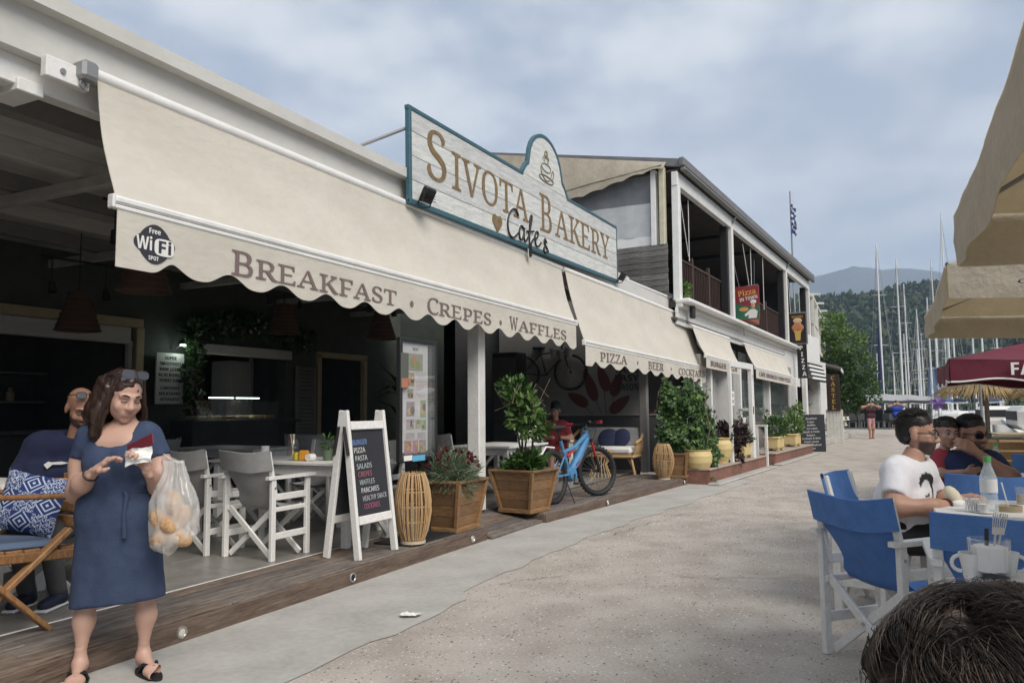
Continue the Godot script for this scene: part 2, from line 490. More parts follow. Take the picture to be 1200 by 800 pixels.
class Blob:
	var lo: Vector3
	var cell: float
	var k: float
	var nx: int
	var ny: int
	var nz: int
	var f := PackedFloat32Array()

	func _init(a: Vector3, b: Vector3, cell_: float, k_: float) -> void:
		lo = a
		cell = cell_
		k = k_
		nx = int((b.x - a.x) / cell) + 2
		ny = int((b.y - a.y) / cell) + 2
		nz = int((b.z - a.z) / cell) + 2
		f.resize(nx * ny * nz)

	func span(a: Vector3, b: Vector3) -> Array:
		var i0 := ((a - lo) / cell).floor()
		var i1 := ((b - lo) / cell).ceil()
		return [clampi(int(i0.x), 0, nx - 1), clampi(int(i1.x), 0, nx - 1), clampi(int(i0.y), 0, ny - 1), clampi(int(i1.y), 0, ny - 1), clampi(int(i0.z), 0, nz - 1), clampi(int(i1.z), 0, nz - 1)]

	func bone(a: Vector3, b: Vector3, ra: float, rb: float, flat := 1.0, fd := Vector3.BACK) -> void:
		var m := 3.2 / k
		var r := maxf(ra, rb) + m
		var s := span(a.min(b) - Vector3.ONE * r, a.max(b) + Vector3.ONE * r)
		var ba := b - a
		var l2 := maxf(ba.length_squared(), 1e-9)
		var dr := rb - ra
		var st := 1.0 / flat - 1.0
		for z in range(s[4], s[5] + 1):
			for y in range(s[2], s[3] + 1):
				var i: int = (z * ny + y) * nx + s[0]
				var p := lo + Vector3(s[0], y, z) * cell - a
				for x in range(s[0], s[1] + 1):
					var t := clampf(p.dot(ba) / l2, 0.0, 1.0)
					var q := p - ba * t
					if st != 0.0:
						q += fd * (q.dot(fd) * st)
					var d := q.length() - ra - dr * t
					if d < m:
						f[i] += exp(-k * d)
					i += 1
					p.x += cell

	func ball(c: Vector3, r: Vector3, b := Basis.IDENTITY, carve := false) -> void:
		var m := 3.2 / k
		var big := maxf(r.x, maxf(r.y, r.z)) + m
		var s := span(c - Vector3.ONE * big, c + Vector3.ONE * big)
		var mn := minf(r.x, minf(r.y, r.z))
		var bi := b.inverse()
		for z in range(s[4], s[5] + 1):
			for y in range(s[2], s[3] + 1):
				var i: int = (z * ny + y) * nx + s[0]
				for x in range(s[0], s[1] + 1):
					var q: Vector3 = bi * (lo + Vector3(x, y, z) * cell - c) / r
					var d := (q.length() - 1.0) * mn
					if carve:
						if d < m:
							f[i] = minf(f[i], exp(k * d))
					elif d < m:
						f[i] += exp(-k * d)
					i += 1

	# drop what lies beyond a plane, inside a box
	func cut(p: Vector3, nn: Vector3, a := Vector3.ONE * -9.0, b := Vector3.ONE * 9.0) -> void:
		var s := span(a, b)
		for z in range(s[4], s[5] + 1):
			for y in range(s[2], s[3] + 1):
				var i: int = (z * ny + y) * nx + s[0]
				for x in range(s[0], s[1] + 1):
					var d := (lo + Vector3(x, y, z) * cell - p).dot(nn)
					if d > -0.05:
						f[i] = minf(f[i], exp(-k * d))
					i += 1

	func ripple(amount: float, freq: float, sd: int) -> void:
		var nzz := FastNoiseLite.new()
		nzz.seed = sd
		nzz.frequency = freq
		for i in f.size():
			if f[i] > 0.05 and f[i] < 20.0:
				var x := i % nx
				var y := (i / nx) % ny
				f[i] *= exp(k * amount * nzz.get_noise_3d(x * cell, y * cell * 0.7, (i / (nx * ny)) * cell))

	func into(o: Flesh, tint: Callable) -> void:
		var id := PackedInt32Array()
		id.resize(f.size())
		id.fill(-1)
		var base := o.v.size()
		var dy := nx
		var dz := nx * ny
		var off := [0, 1, dy, dy + 1, dz, dz + 1, dz + dy, dz + dy + 1]
		var ed := [[0, 1], [2, 3], [4, 5], [6, 7], [0, 2], [1, 3], [4, 6], [5, 7], [0, 4], [1, 5], [2, 6], [3, 7]]
		var ins := PackedByteArray()
		ins.resize(f.size())
		for i in f.size():
			ins[i] = 1 if f[i] >= 1.0 else 0
		for z in nz - 1:
			for y in ny - 1:
				var i := (z * ny + y) * nx
				for x in nx - 1:
					var sm := ins[i] + ins[i + 1] + ins[i + dy] + ins[i + dy + 1] + ins[i + dz] + ins[i + dz + 1] + ins[i + dz + dy] + ins[i + dz + dy + 1]
					if sm > 0 and sm < 8:
						var acc := Vector3.ZERO
						var cnt := 0
						for e in ed:
							var ia: int = i + off[e[0]]
							var ib: int = i + off[e[1]]
							if ins[ia] != ins[ib]:
								var va := log(maxf(f[ia], 1e-9))
								var vb := log(maxf(f[ib], 1e-9))
								va = clampf(va, -4.0, 4.0)
								vb = clampf(vb, -4.0, 4.0)
								var t := va / (va - vb)
								var pa := Vector3(e[0] & 1, (e[0] >> 1) & 1, e[0] >> 2)
								var pb := Vector3(e[1] & 1, (e[1] >> 1) & 1, e[1] >> 2)
								acc += pa.lerp(pb, t)
								cnt += 1
						id[i] = o.v.size()
						var p := lo + (Vector3(x, y, z) + acc / cnt) * cell
						o.v.append(p)
						o.n.append(Vector3.ZERO)
						o.c.append(tint.call(p))
					i += 1
		for z in range(1, nz - 1):
			for y in range(1, ny - 1):
				var i := (z * ny + y) * nx + 1
				for x in range(1, nx - 1):
					var a := ins[i]
					for q in [[1, dy, dz], [dy, dz, 1], [dz, 1, dy]]:
						if ins[i + q[0]] != a:
							var w := [id[i - q[1] - q[2]], id[i - q[2]], id[i], id[i - q[1]]]
							if w[0] < 0 or w[1] < 0 or w[2] < 0 or w[3] < 0:
								continue
							if a == 1:
								w.reverse()
							var nn: Vector3 = (o.v[w[2]] - o.v[w[0]]).cross(o.v[w[3]] - o.v[w[1]])
							for t in [0, 1, 2, 0, 2, 3]:
								o.ix.append(w[t])
							for t in 4:
								o.n[w[t]] -= nn
					i += 1
		for i in range(base, o.v.size()):
			o.n[i] = o.n[i].normalized()

# ---------------------------------------------------------------- scene
func _ready() -> void:
	rng.seed = 77
	var cam := Camera3D.new()
	cam.name = "camera"
	add_child(cam)
	cam.fov = rad_to_deg(2.0 * atan(400.0 / 900.0))
	cam.near = 0.05
	cam.far = 9000.0
	cam.position = Vector3(0, 1.38, 0)
	cam.basis = Basis(Vector3.UP, 0.45441) * Basis(Vector3.RIGHT, deg_to_rad(5.0)) * Basis(Vector3.BACK, deg_to_rad(-0.5))
	cam.current = true

	var we := WorldEnvironment.new()
	we.name = "world_environment"
	var env := Environment.new()
	env.background_mode = Environment.BG_SKY
	var sky := Sky.new()
	var pano := PanoramaSkyMaterial.new()
	pano.panorama = sky_panorama()
	sky.sky_material = pano
	env.sky = sky
	env.background_energy_multiplier = 1.0
	env.tonemap_mode = Environment.TONE_MAPPER_LINEAR
	env.tonemap_exposure = 2.58
	env.sdfgi_enabled = true
	env.ssao_enabled = true
	env.ssil_enabled = true
	env.fog_enabled = true
	env.fog_density = 0.0003
	env.fog_light_color = s(C(0.46, 0.62, 0.86))
	we.environment = env
	add_child(we)

	var sun := DirectionalLight3D.new()
	sun.name = "overcast_sun"
	sun.light_energy = 0.5
	sun.light_color = Color(1.0, 0.97, 0.93)
	sun.light_angular_distance = 36.0
	sun.shadow_enabled = true
	sun.look_at_from_position(Vector3(30, 40, 12), Vector3(-4, 0, -8))
	add_child(sun)

	var a2 := deg_to_rad(5.1)
	B2 = Transform3D(Basis(Vector3.UP, -a2), Vector3(-2.808, 0, -15.23))
	make_materials()
	build_ground()
	build_hills()
	build_deck()
	build_bakery_shell()
	build_awnings()
	build_sign()
	build_second_building()
	build_street_front()
	build_end_of_street()
	build_harbour()
	build_bakery_things()
	build_interior_things()
	build_bicycle()
	build_terrace()
	build_people()

func sky_panorama() -> ImageTexture:
	var w := 1536
	var h := 768
	var f := FastNoiseLite.new()
	f.noise_type = FastNoiseLite.TYPE_SIMPLEX_SMOOTH
	f.seed = 9
	f.frequency = 0.55
	f.fractal_octaves = 6
	f.fractal_gain = 0.55
	var g := FastNoiseLite.new()
	g.seed = 31
	g.frequency = 0.22
	g.fractal_octaves = 3
	var d := PackedFloat32Array()
	d.resize(w * h * 3)
	var bright := Vector3(0.335, 0.350, 0.370)
	var dark := Vector3(0.170, 0.200, 0.255)
	var hor := Vector3(0.275, 0.297, 0.330)
	var j := 0
	for y in h:
		var el := (0.5 - (y + 0.5) / h) * PI
		var sy := sin(el)
		var cy := cos(el)
		for x in w:
			var c := hor
			if el > 0.0:
				var az := TAU * (x + 0.5) / w
				var k := 1.0 / (sy + 0.22)
				var px := cy * sin(az) * k
				var pz := cy * cos(az) * k
				var t := 0.58 + 0.9 * f.get_noise_2d(px * 3.6, pz * 3.6) + 0.45 * g.get_noise_2d(px * 2.0, pz * 2.0)
				t = clampf(t, 0.0, 1.0)
				t = t * t * (3.0 - 2.0 * t)
				c = dark.lerp(bright, t)
				c = hor.lerp(c, clampf(sy * 2.1 - 0.05, 0.0, 1.0))
			d[j] = c.x; d[j + 1] = c.y; d[j + 2] = c.z
			j += 3
	return ImageTexture.create_from_image(Image.create_from_data(w, h, false, Image.FORMAT_RGBF, d.to_byte_array()))

func build_ground() -> void:
	var bump := bump_tex(61, 0.42, 2, 1024, 3.0)
	M.asphalt = mottled(C(0.31, 0.268, 0.226), C(0.46, 0.418, 0.368), 0.9, 62, Vector3(0.23, 0.23, 0.23), 0.006, 0.16, 0.45, 2.0, bump, 0.45, true, 0.035, C(0.55, 0.52, 0.48), 1024)
	M.concrete = mottled(C(0.325, 0.31, 0.282), C(0.43, 0.415, 0.382), 0.9, 63, Vector3(0.4, 0.4, 0.4), 0.008, 0.07, 0.4, 1.8, bump, 0.25, true, 0.01, C(0.45, 0.44, 0.42))
	M.sea = plain(C(0.02, 0.05, 0.06), 0.12)
	M.sea.normal_enabled = true
	M.sea.normal_texture = M.bump_fine
	M.sea.uv1_triplanar = true
	M.sea.uv1_world_triplanar = true
	M.sea.uv1_scale = Vector3(0.2, 0.2, 0.2)
	var sea := MB.new()
	sea.face([Vector3(-6000, -0.9, 4000), Vector3(6000, -0.9, 4000), Vector3(6000, -0.9, -6000), Vector3(-6000, -0.9, -6000)], Vector3.UP)
	put("sea", sea.mesh(), M.sea, self).set_meta("kind", "structure")
	# the quay: one slab of asphalt with its edge on the harbour
	var g := MB.new()
	var q := PackedVector2Array([Vector2(-60, -60), Vector2(7.5, -60), Vector2(7.5, 42), Vector2(3.0, 47), Vector2(1.0, 52.0), Vector2(-60, 52)])
	g.prism(q, 2.0, Transform3D(Basis(Vector3.RIGHT, -PI / 2), Vector3(0, -1.0, 0)))
	put("street", g.mesh(), M.asphalt, self).set_meta("kind", "structure")
	# pale concrete gutter strip along the decks, with a broken outer edge
	var st := MB.new()
	var n := 90
	var f := FastNoiseLite.new()
	f.seed = 4
	f.frequency = 0.6
	for i in n:
		var z0 := 2.0 - 17.0 * i / n
		var z1 := 2.0 - 17.0 * (i + 1) / n
		var e := []
		for z in [z0, z1]:
			var bend: float = maxf(0.0, -z - 8.0) * 0.089
			e.append(-2.95 + 0.10 * f.get_noise_1d(z * 1.5) + 0.05 * f.get_noise_1d(z * 9.0) + bend + minf(0.0, -(z + 3.0) * 0.0) + (0.12 if z > -5.0 else 0.0))
		st.face([Vector3(-4.6, 0.005, z0), Vector3(e[0], 0.005, z0), Vector3(e[1], 0.005, z1), Vector3(-4.6, 0.005, z1)], Vector3.UP)
	put("gutter_strip", st.mesh(), M.concrete, self).set_meta("kind", "structure")
	# cracks along the gutter strip and across the road
	var dm := plain(C(0.16, 0.14, 0.12), 0.9)
	for r in [[-2.8, -5.5, 0.5, -0.8, 0.8, 2], [-1.9, -6.2, 0.9, -0.35, 1.7, 3], [-2.75, -8.1, 0.15, -1.0, 2.2, 4]]:
		f.seed = r[5]
		var cr := MB.new()
		for i in 40:
			var qq := []
			for k in [i, i + 1]:
				var l: float = r[4] * k / 40.0
				var c := Vector3(r[0] + r[2] * l, 0.0085, r[1] + r[3] * l) + Vector3(r[3], 0, -r[2]) * (0.10 * f.get_noise_1d(l * 3.0) + 0.03 * f.get_noise_1d(l * 20.0))
				var w := Vector3(r[3], 0, -r[2]) * maxf(0.0006, 0.003 + 0.008 * f.get_noise_1d(l * 8.0 + 50.0))
				qq.append(c - w)
				qq.append(c + w)
			cr.face([qq[0], qq[1], qq[3], qq[2]], Vector3.UP)
		put("road_crack", cr.mesh(), dm, self).set_meta("kind", "structure")
	# worn aggregate: pale and dark chips set in the surface
	var ch := MB.new()
	ch.lathe([Vector2(0.0, 0.35), Vector2(0.7, 0.25), Vector2(1.0, -0.3)], 6)
	var mm := MultiMesh.new()
	mm.transform_format = MultiMesh.TRANSFORM_3D
	mm.use_colors = true
	mm.mesh = ch.mesh()
	mm.instance_count = 26000
	var r3 := RandomNumberGenerator.new()
	r3.seed = 6
	for i in mm.instance_count:
		var d := 1.6 + 15.0 * pow(r3.randf(), 1.9)
		var x := r3.randf_range(-3.0, 2.2)
		var sz := r3.randf_range(0.0025, 0.0065) * (1.0 + d * 0.09)
		mm.set_instance_transform(i, Transform3D(Basis(Vector3.UP, r3.randf() * TAU) * Basis.from_scale(Vector3(sz, sz * 0.35, sz * r3.randf_range(0.6, 1.0))), Vector3(x, 0.001, -d)))
		var gr := r3.randf_range(0.42, 0.62) if r3.randf() < 0.62 else r3.randf_range(0.08, 0.18)
		mm.set_instance_color(i, Color(gr, gr * 0.96, gr * 0.90))
	var gi := MultiMeshInstance3D.new()
	gi.multimesh = mm
	gi.material_override = plain(Color.WHITE, 0.9)
	gi.material_override.vertex_color_use_as_albedo = true
	gi.name = "road_gravel"
	add_child(gi)
	stuff(tag(gi, "pale and dark stone chips worn out of the road surface", "gravel"))

func hill_mesh(fn: Callable, nx: int, nz: int) -> MB:
	var mb := MB.new()
	mb.sheet(nx, nz, fn)
	return mb

func build_hills() -> void:
	var f := FastNoiseLite.new()
	f.seed = 12
	f.frequency = 0.0022
	f.fractal_octaves = 4
	var ground := mottled(C(0.035, 0.055, 0.022), C(0.075, 0.095, 0.045), 0.95, 71, Vector3(0.01, 0.01, 0.01), 0.02, 0.09, 0.5, 2.0)
	# wooded hill across the harbour: ridge about 560 m off
	var ht := func(x: float, z: float) -> float:
		var d := -z
		var ridge := 88.0 + 12.0 * f.get_noise_1d(x * 0.9 + 40.0) + 0.05 * (x - 60.0)
		var up := smoothstep(200.0, 660.0, d)
		var down := 1.0 - 0.5 * smoothstep(700.0, 1100.0, d)
		return -2.0 + ridge * pow(up, 1.15) * down + 11.0 * f.get_noise_2d(x * 2.0, z * 2.0) * up
	var hm := hill_mesh(func(a: float, b: float) -> Vector3:
		var x := -900.0 + 2000.0 * a
		var z := -200.0 - 900.0 * b
		return Vector3(x, ht.call(x, z), z), 80, 40)
	put("hill", hm.mesh(), ground, self).set_meta("kind", "structure")
	# tree crowns all over it
	var cm := MB.new()
	cm.colored = true
	var r2 := RandomNumberGenerator.new()
	r2.seed = 8
	for k in 34:
		var d := Vector3(r2.randfn(), r2.randfn() * 0.8 + 0.25, r2.randfn()).normalized()
		var p := d * r2.randf_range(0.5, 1.0)
		var sd := d.cross(Vector3(r2.randfn(), r2.randfn(), r2.randfn())).normalized()
		cm.col = Color(3.2, 3.2, 3.2).darkened(r2.randf_range(0.0, 0.4))
		cm.leaf(p, (d + sd * 0.6).normalized(), sd.cross(d).normalized(), 0.75, 0.75, 0.2)
	var crown := cm.mesh()
	var mm := MultiMesh.new()
	mm.transform_format = MultiMesh.TRANSFORM_3D
	mm.use_colors = true
	mm.mesh = crown
	var pts := []
	while pts.size() < 9000:
		var z := -215.0 - 620.0 * pow(r2.randf(), 0.8)
		var x := r2.randf_range(-190.0, 330.0) * (-z / 620.0) + 20.0
		if f.get_noise_2d(x * 5.0, z * 5.0) < -0.22 and r2.randf() < 0.75:
			continue
		pts.append(Vector3(x, ht.call(x, z), z))
	mm.instance_count = pts.size()
	for i in pts.size():
		var sc := r2.randf_range(2.2, 4.6)
		mm.set_instance_transform(i, Transform3D(Basis(Vector3.UP, r2.randf() * TAU).scaled(Vector3(sc, sc * r2.randf_range(0.8, 1.3), sc)), pts[i] + Vector3(0, sc * 0.5, 0)))
		var g := r2.randf_range(0.7, 1.2)
		mm.set_instance_color(i, Color(0.050 * g * r2.randf_range(0.8, 1.3), 0.078 * g, 0.030 * g))
	var wm := plain(Color.WHITE, 0.8)
	wm.vertex_color_use_as_albedo = true
	var mi := MultiMeshInstance3D.new()
	mi.multimesh = mm
	mi.material_override = wm
	mi.name = "hillside_woods"
	add_child(mi)
	stuff(tag(mi, "dense green woods covering the hill across the harbour", "woods"))
	# blue mountain far behind
	var far := mottled(C(0.09, 0.10, 0.085), C(0.15, 0.145, 0.125), 0.95, 72, Vector3(0.0012, 0.0012, 0.0012), 0.03, 0.1, 0.4, 1.8)
	var mt := hill_mesh(func(a: float, b: float) -> Vector3:
		var x := -2200.0 + 4400.0 * a
		var z := -2600.0 - 1500.0 * b
		var pk := exp(-pow((x + 150.0) / 640.0, 2.0)) * 150.0 + exp(-pow((x - 900.0) / 700.0, 2.0)) * 60.0 + exp(-pow((x + 1200.0) / 600.0, 2.0)) * 60.0 + 255.0
		return Vector3(x, -5.0 + (pk + 35.0 * f.get_noise_2d(x * 1.2, z * 1.2)) * sin(PI * minf(1.0, b * 1.15 + 0.02)) * 1.25, z), 90, 30)
	put("mountain", mt.mesh(), far, self).set_meta("kind", "structure")

# ---------------------------------------------------------------- bakery
func build_deck() -> void:
	var d := structure("deck")
	pbox("deck_base", Vector3(-4.21, 0.055, -2.65), Vector3(0.64, 0.11, 9.26), M.black, d, 0.0)
	var mats := [M.deck, M.deck_b, M.deck_c]
	var bw := 0.155
	for i in 4:
		var x := -3.898 - i * (bw + 0.007) - bw * 0.5
		var z := 2.0
		var k := 0
		while z > -7.27:
			var l := minf(rr(2.2, 3.1) if k else 1.1 + 0.55 * i, z + 7.28)
			if l < 0.5:
				break
			pbox("board", Vector3(x, 0.126 + rr(-0.001, 0.001), z - l * 0.5), Vector3(bw, 0.028, l - 0.004), mats[(i + k) % 3], d, 0.005)
			z -= l
			k += 1
	pbox("fascia_board", Vector3(-3.885, 0.064, -2.64), Vector3(0.026, 0.126, 9.3), M.deck_fascia, d, 0.006)
	pbox("fascia_board", Vector3(-4.2, 0.062, -7.30), Vector3(0.64, 0.122, 0.024), M.deck_fascia, d, 0.005)
	# recessed step lights
	for z in [-3.38, -5.02, -6.98, -10.4, -13.7]:
		var t := Node3D.new()
		var on_second: bool = z < -8.0
		t.name = "step_light"
		d.add_child(t, true)
		t.transform = Transform3D(Basis(Vector3.BACK, -PI / 2), Vector3(-3.872, 0.062, z))
		if on_second:
			t.position = Vector3(-3.765 + (-8.62 - z) * 0.0893, 0.058, z)
		var ring := MB.new()
		ring.lathe([Vector2(0.024, 0.003), Vector2(0.027, 0.007), Vector2(0.036, 0.007), Vector2(0.039, 0.0)], 20)
		put("ring", ring.mesh(), M.steel, t)
		var lens := MB.new()
		lens.lathe([Vector2(0.0, 0.004), Vector2(0.018, 0.004), Vector2(0.026, 0.001)], 16)
		put("lens", lens.mesh(), M.black if z == -5.02 else plain(C(0.62, 0.56, 0.45), 0.25), t)
	# sloping boards between the two decks
	var rp := structure("ramp")
	for i in 5:
		var x := -3.90 - i * 0.16
		var y := 0.03 + i * 0.022
		pbeam("board", Vector3(x, y, -7.33), Vector3(x, y, -8.75), 0.152, 0.026, mats[i % 3], rp, 0.004, Vector3(0.13, 1, 0).normalized())
	# second deck: bends with the street
	var e := structure("second_deck")
	var a := Vector3(-3.78, 0, -8.635)
	var b := Vector3(-3.27, 0, -14.34)
	var u := (b - a).normalized()
	var w := Vector3(u.z, 0, -u.x)
	var base := MB.new()
	base.prism(PackedVector2Array([Vector2(-3.80, 8.66), Vector2(-3.29, 14.33), Vector2(-4.6, 14.6), Vector2(-4.6, 8.66)]), 0.09, Transform3D(Basis(Vector3.RIGHT, -PI / 2), Vector3(0, 0.045, 0)))
	put("deck_base", base.mesh(), M.black, e)
	for i in 8:
		var off := w * (0.10 + i * 0.162)
		var l0 := 0.0
		var k := 0
		while l0 < 5.7:
			var l := minf(rr(1.8, 2.7), 5.72 - l0)
			if l < 0.4:
				break
			var p := a + off + u * l0
			if p.x > -4.55:
				pbeam("board", p + Vector3(0, 0.106, 0), p + u * (l - 0.004) + Vector3(0, 0.106, 0), 0.155, 0.026, mats[(i + k) % 3], e, 0.005)
			l0 += l
			k += 1
	pbeam("fascia_board", a + Vector3(0, 0.052, 0) + w * 0.01, b + Vector3(0, 0.052, 0) + w * 0.01, 0.024, 0.104, M.deck_fascia, e, 0.005)
	pbeam("fascia_board", a + Vector3(0.0, 0.050, 0) + w * 0.02, a + w * 0.82 + Vector3(0, 0.050, 0), 0.024, 0.102, M.deck_fascia, e, 0.005)
	# tiled floor inside
	var fl := structure("tiled_floor")
	pbox("floor_slab", Vector3(-7.56, 0.065, -6.6), Vector3(6.05, 0.13, 17.0), M.grout, fl, 0.0)
	pbox("edge_strip", Vector3(-4.527, 0.132, -2.62), Vector3(0.018, 0.020, 9.3), M.white, fl, 0.002)
	var tm := MB.new()
	tm.box(Vector3.ZERO, Vector3(0.795, 0.014, 0.795), Basis.IDENTITY, 0.003)
	var tmesh := tm.mesh()
	for i in 7:
		for j in 21:
			var zc := 1.45 - 0.8 * j
			var xc := -4.94 - 0.8 * i
			if i > 3 and zc > -2.0:
				continue
			put("tile", tmesh, M.tile if (i * 7 + j * 5) % 3 else M.tile_b, fl, Transform3D(Basis.IDENTITY, Vector3(xc, 0.134, zc)))

func build_bakery_shell() -> void:
	var b := thing("bakery_building", "low white open-fronted bakery cafe with a flat white roof edge over cream awnings", "building", Vector3(-4.5, 0, -6))
	b.position = Vector3.ZERO
	# roof, fascia
	pbox("roof", Vector3(-7.6, 3.84, -6.0), Vector3(6.4, 0.10, 16.4), M.fascia, b, 0.0)
	pbox("ceiling", Vector3(-7.6, 3.66, -6.0), Vector3(6.0, 0.04, 16.0), M.ceiling, b, 0.0)
	pbox("fascia", Vector3(-4.57, 3.66, -4.4), Vector3(0.14, 0.31, 13.2), M.fascia, b, 0.008)
	pbeam("fascia", Vector3(-4.60, 3.66, -11.0), Vector3(-4.27, 3.61, -17.4), 0.14, 0.30, M.fascia, b, 0.008)
	pbeam("roof_edge_cap", Vector3(-4.66, 3.835, -10.9), Vector3(-4.27, 3.785, -17.5), 0.20, 0.05, M.white, b, 0.01)
	pbeam("roof_edge_cap", Vector3(-4.575, 3.822, 2.2), Vector3(-4.575, 3.822, -10.9), 0.15, 0.022, M.fascia, b, 0.006)
	pbox("front_beam", Vector3(-4.64, 3.42, -5.6), Vector3(0.12, 0.18, 15.6), M.white, b, 0.008)
	for i in 5:
		pbox("ceiling_beam", Vector3(-5.5 - 0.95 * i, 3.56, -6.4), Vector3(0.12, 0.16, 16.0), M.ceiling if i % 2 else M.grey_wall, b, 0.006)
	for j in 7:
		pbox("rafter", Vector3(-7.5, 3.42, 0.0 - 2.2 * j), Vector3(5.6, 0.10, 0.09), M.ceiling, b, 0.006)
	# posts
	pbox("post", Vector3(-4.565, 1.80, -8.33), Vector3(0.17, 3.3, 0.17), M.white, b, 0.012)
	pbox("post_foot", Vector3(-4.565, 0.165, -8.33), Vector3(0.15, 0.05, 0.15), M.dark_metal, b, 0.004)
	pbox("post", Vector3(-4.565, 1.80, -0.6), Vector3(0.17, 3.3, 0.17), M.white, b, 0.012)
	pbox("post", Vector3(-4.24, 1.35, -14.45), Vector3(0.15, 2.4, 0.15), M.grey_wall, b, 0.012)
	# walls: back wall with two serving windows and a doorway
	var bx := -10.3
	var wall := func(z0: float, z1: float, y0: float, y1: float, mat: Material) -> void:
		pbox("wall", Vector3(bx - 0.1, (y0 + y1) * 0.5, (z0 + z1) * 0.5), Vector3(0.2, y1 - y0, absf(z1 - z0)), mat, b, 0.0)
	wall.call(2.0, -7.9, 0.1, 1.12, M.green_wall)
	wall.call(2.0, -7.9, 2.66, 3.7, M.green_wall)
	wall.call(-7.9, -9.1, 0.1, 3.7, M.green_wall)
	pbox("wall", Vector3(-9.6, 1.9, -15.15), Vector3(1.6, 3.6, 0.16), M.green_wall, b, 0.0)
	wall.call(-9.1, -11.25, 0.1, 1.2, M.green_wall)
	wall.call(-9.1, -11.25, 2.52, 3.7, M.green_wall)
	wall.call(-11.25, -12.2, 0.1, 3.7, M.green_wall)
	wall.call(-12.2, -13.6, 2.45, 3.7, M.green_wall)
	wall.call(-13.6, -15.2, 0.1, 3.7, M.green_wall)
	pbox("wall", Vector3(-7.4, 1.9, 2.05), Vector3(6.0, 3.7, 0.15), M.green_wall, b, 0.0)
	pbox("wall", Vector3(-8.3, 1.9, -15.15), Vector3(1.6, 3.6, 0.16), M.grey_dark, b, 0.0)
	# the end wall with its painted plant
	pbox("end_wall", Vector3(-5.99, 2.45, -14.98), Vector3(3.2, 2.45, 0.16), M.grey_wall, b, 0.0)
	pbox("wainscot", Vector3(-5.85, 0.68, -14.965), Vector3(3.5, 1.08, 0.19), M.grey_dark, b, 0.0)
	pbox("wainscot_rail", Vector3(-5.85, 1.235, -14.955), Vector3(3.5, 0.03, 0.20), M.grey_wall, b, 0.004)
	# rooms behind the openings
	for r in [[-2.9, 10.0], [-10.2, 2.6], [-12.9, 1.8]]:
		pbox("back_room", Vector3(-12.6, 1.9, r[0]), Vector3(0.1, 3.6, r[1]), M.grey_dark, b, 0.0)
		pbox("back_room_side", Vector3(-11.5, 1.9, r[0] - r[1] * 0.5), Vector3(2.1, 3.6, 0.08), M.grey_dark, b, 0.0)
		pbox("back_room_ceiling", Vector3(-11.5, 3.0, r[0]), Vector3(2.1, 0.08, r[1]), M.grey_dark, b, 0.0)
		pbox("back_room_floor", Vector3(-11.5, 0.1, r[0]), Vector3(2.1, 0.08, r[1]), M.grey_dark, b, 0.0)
	# first serving window: beige surround, pale shutter box
	pbox("window_trim", Vector3(-10.27, 2.73, -3.0), Vector3(0.10, 0.14, 10.1), M.beige, b, 0.01)
	pbox("window_trim", Vector3(-10.27, 1.88, -8.0), Vector3(0.10, 1.56, 0.14), M.beige, b, 0.01)
	pbox("shutter_box", Vector3(-10.3, 2.53, -3.0), Vector3(0.12, 0.25, 9.7), M.ceiling, b, 0.01)
	pbox("window_frame", Vector3(-10.3, 1.8, -7.86), Vector3(0.08, 1.3, 0.07), M.ceiling, b, 0.006)
	pbox("counter_top", Vector3(-10.2, 1.13, -3.0), Vector3(0.42, 0.05, 9.8), M.grey_dark, b, 0.008)
	for y in [1.55, 2.0]:
		pbox("shelf", Vector3(-12.3, y, -3.5), Vector3(0.35, 0.03, 8.6), M.grey_wall, b, 0.004)
	# second serving window with a lit display
	pbox("shutter_box", Vector3(-10.28, 2.43, -10.17), Vector3(0.14, 0.17, 2.3), M.ceiling, b, 0.01)
	pbox("counter_top", Vector3(-10.2, 1.2, -10.2), Vector3(0.4, 0.05, 2.3), M.grey_dark, b, 0.008)
	pbox("window_frame", Vector3(-10.3, 1.85, -10.35), Vector3(0.05, 1.3, 0.06), M.grey_dark, b, 0.006)
	pbox("cold_cabinet", Vector3(-11.0, 1.75, -10.6), Vector3(0.5, 1.1, 0.55), M.grey_wall, b, 0.01)
	# door and louvred shutters by it
	pbox("door_frame", Vector3(-10.28, 1.3, -12.15), Vector3(0.1, 2.4, 0.12), M.beige, b, 0.008)
	pbox("door_frame", Vector3(-10.28, 1.3, -13.65), Vector3(0.1, 2.4, 0.12), M.beige, b, 0.008)
	pbox("door_frame", Vector3(-10.28, 2.5, -12.9), Vector3(0.1, 0.12, 1.62), M.beige, b, 0.008)
	var lv := Node3D.new()
	lv.name = "louvred_shutter"
	b.add_child(lv, true)
	for z in [-11.5, -12.0]:
		pbox("stile", Vector3(-10.25, 1.4, z), Vector3(0.05, 1.7, 0.06), M.grey_wall, lv, 0.004)
	for k in 22:
		pbox("slat", Vector3(-10.25, 0.62 + 0.075 * k, -11.75), Vector3(0.012, 0.07, 0.44), M.grey_wall, lv, 0.0, Basis(Vector3.BACK, 0.6))

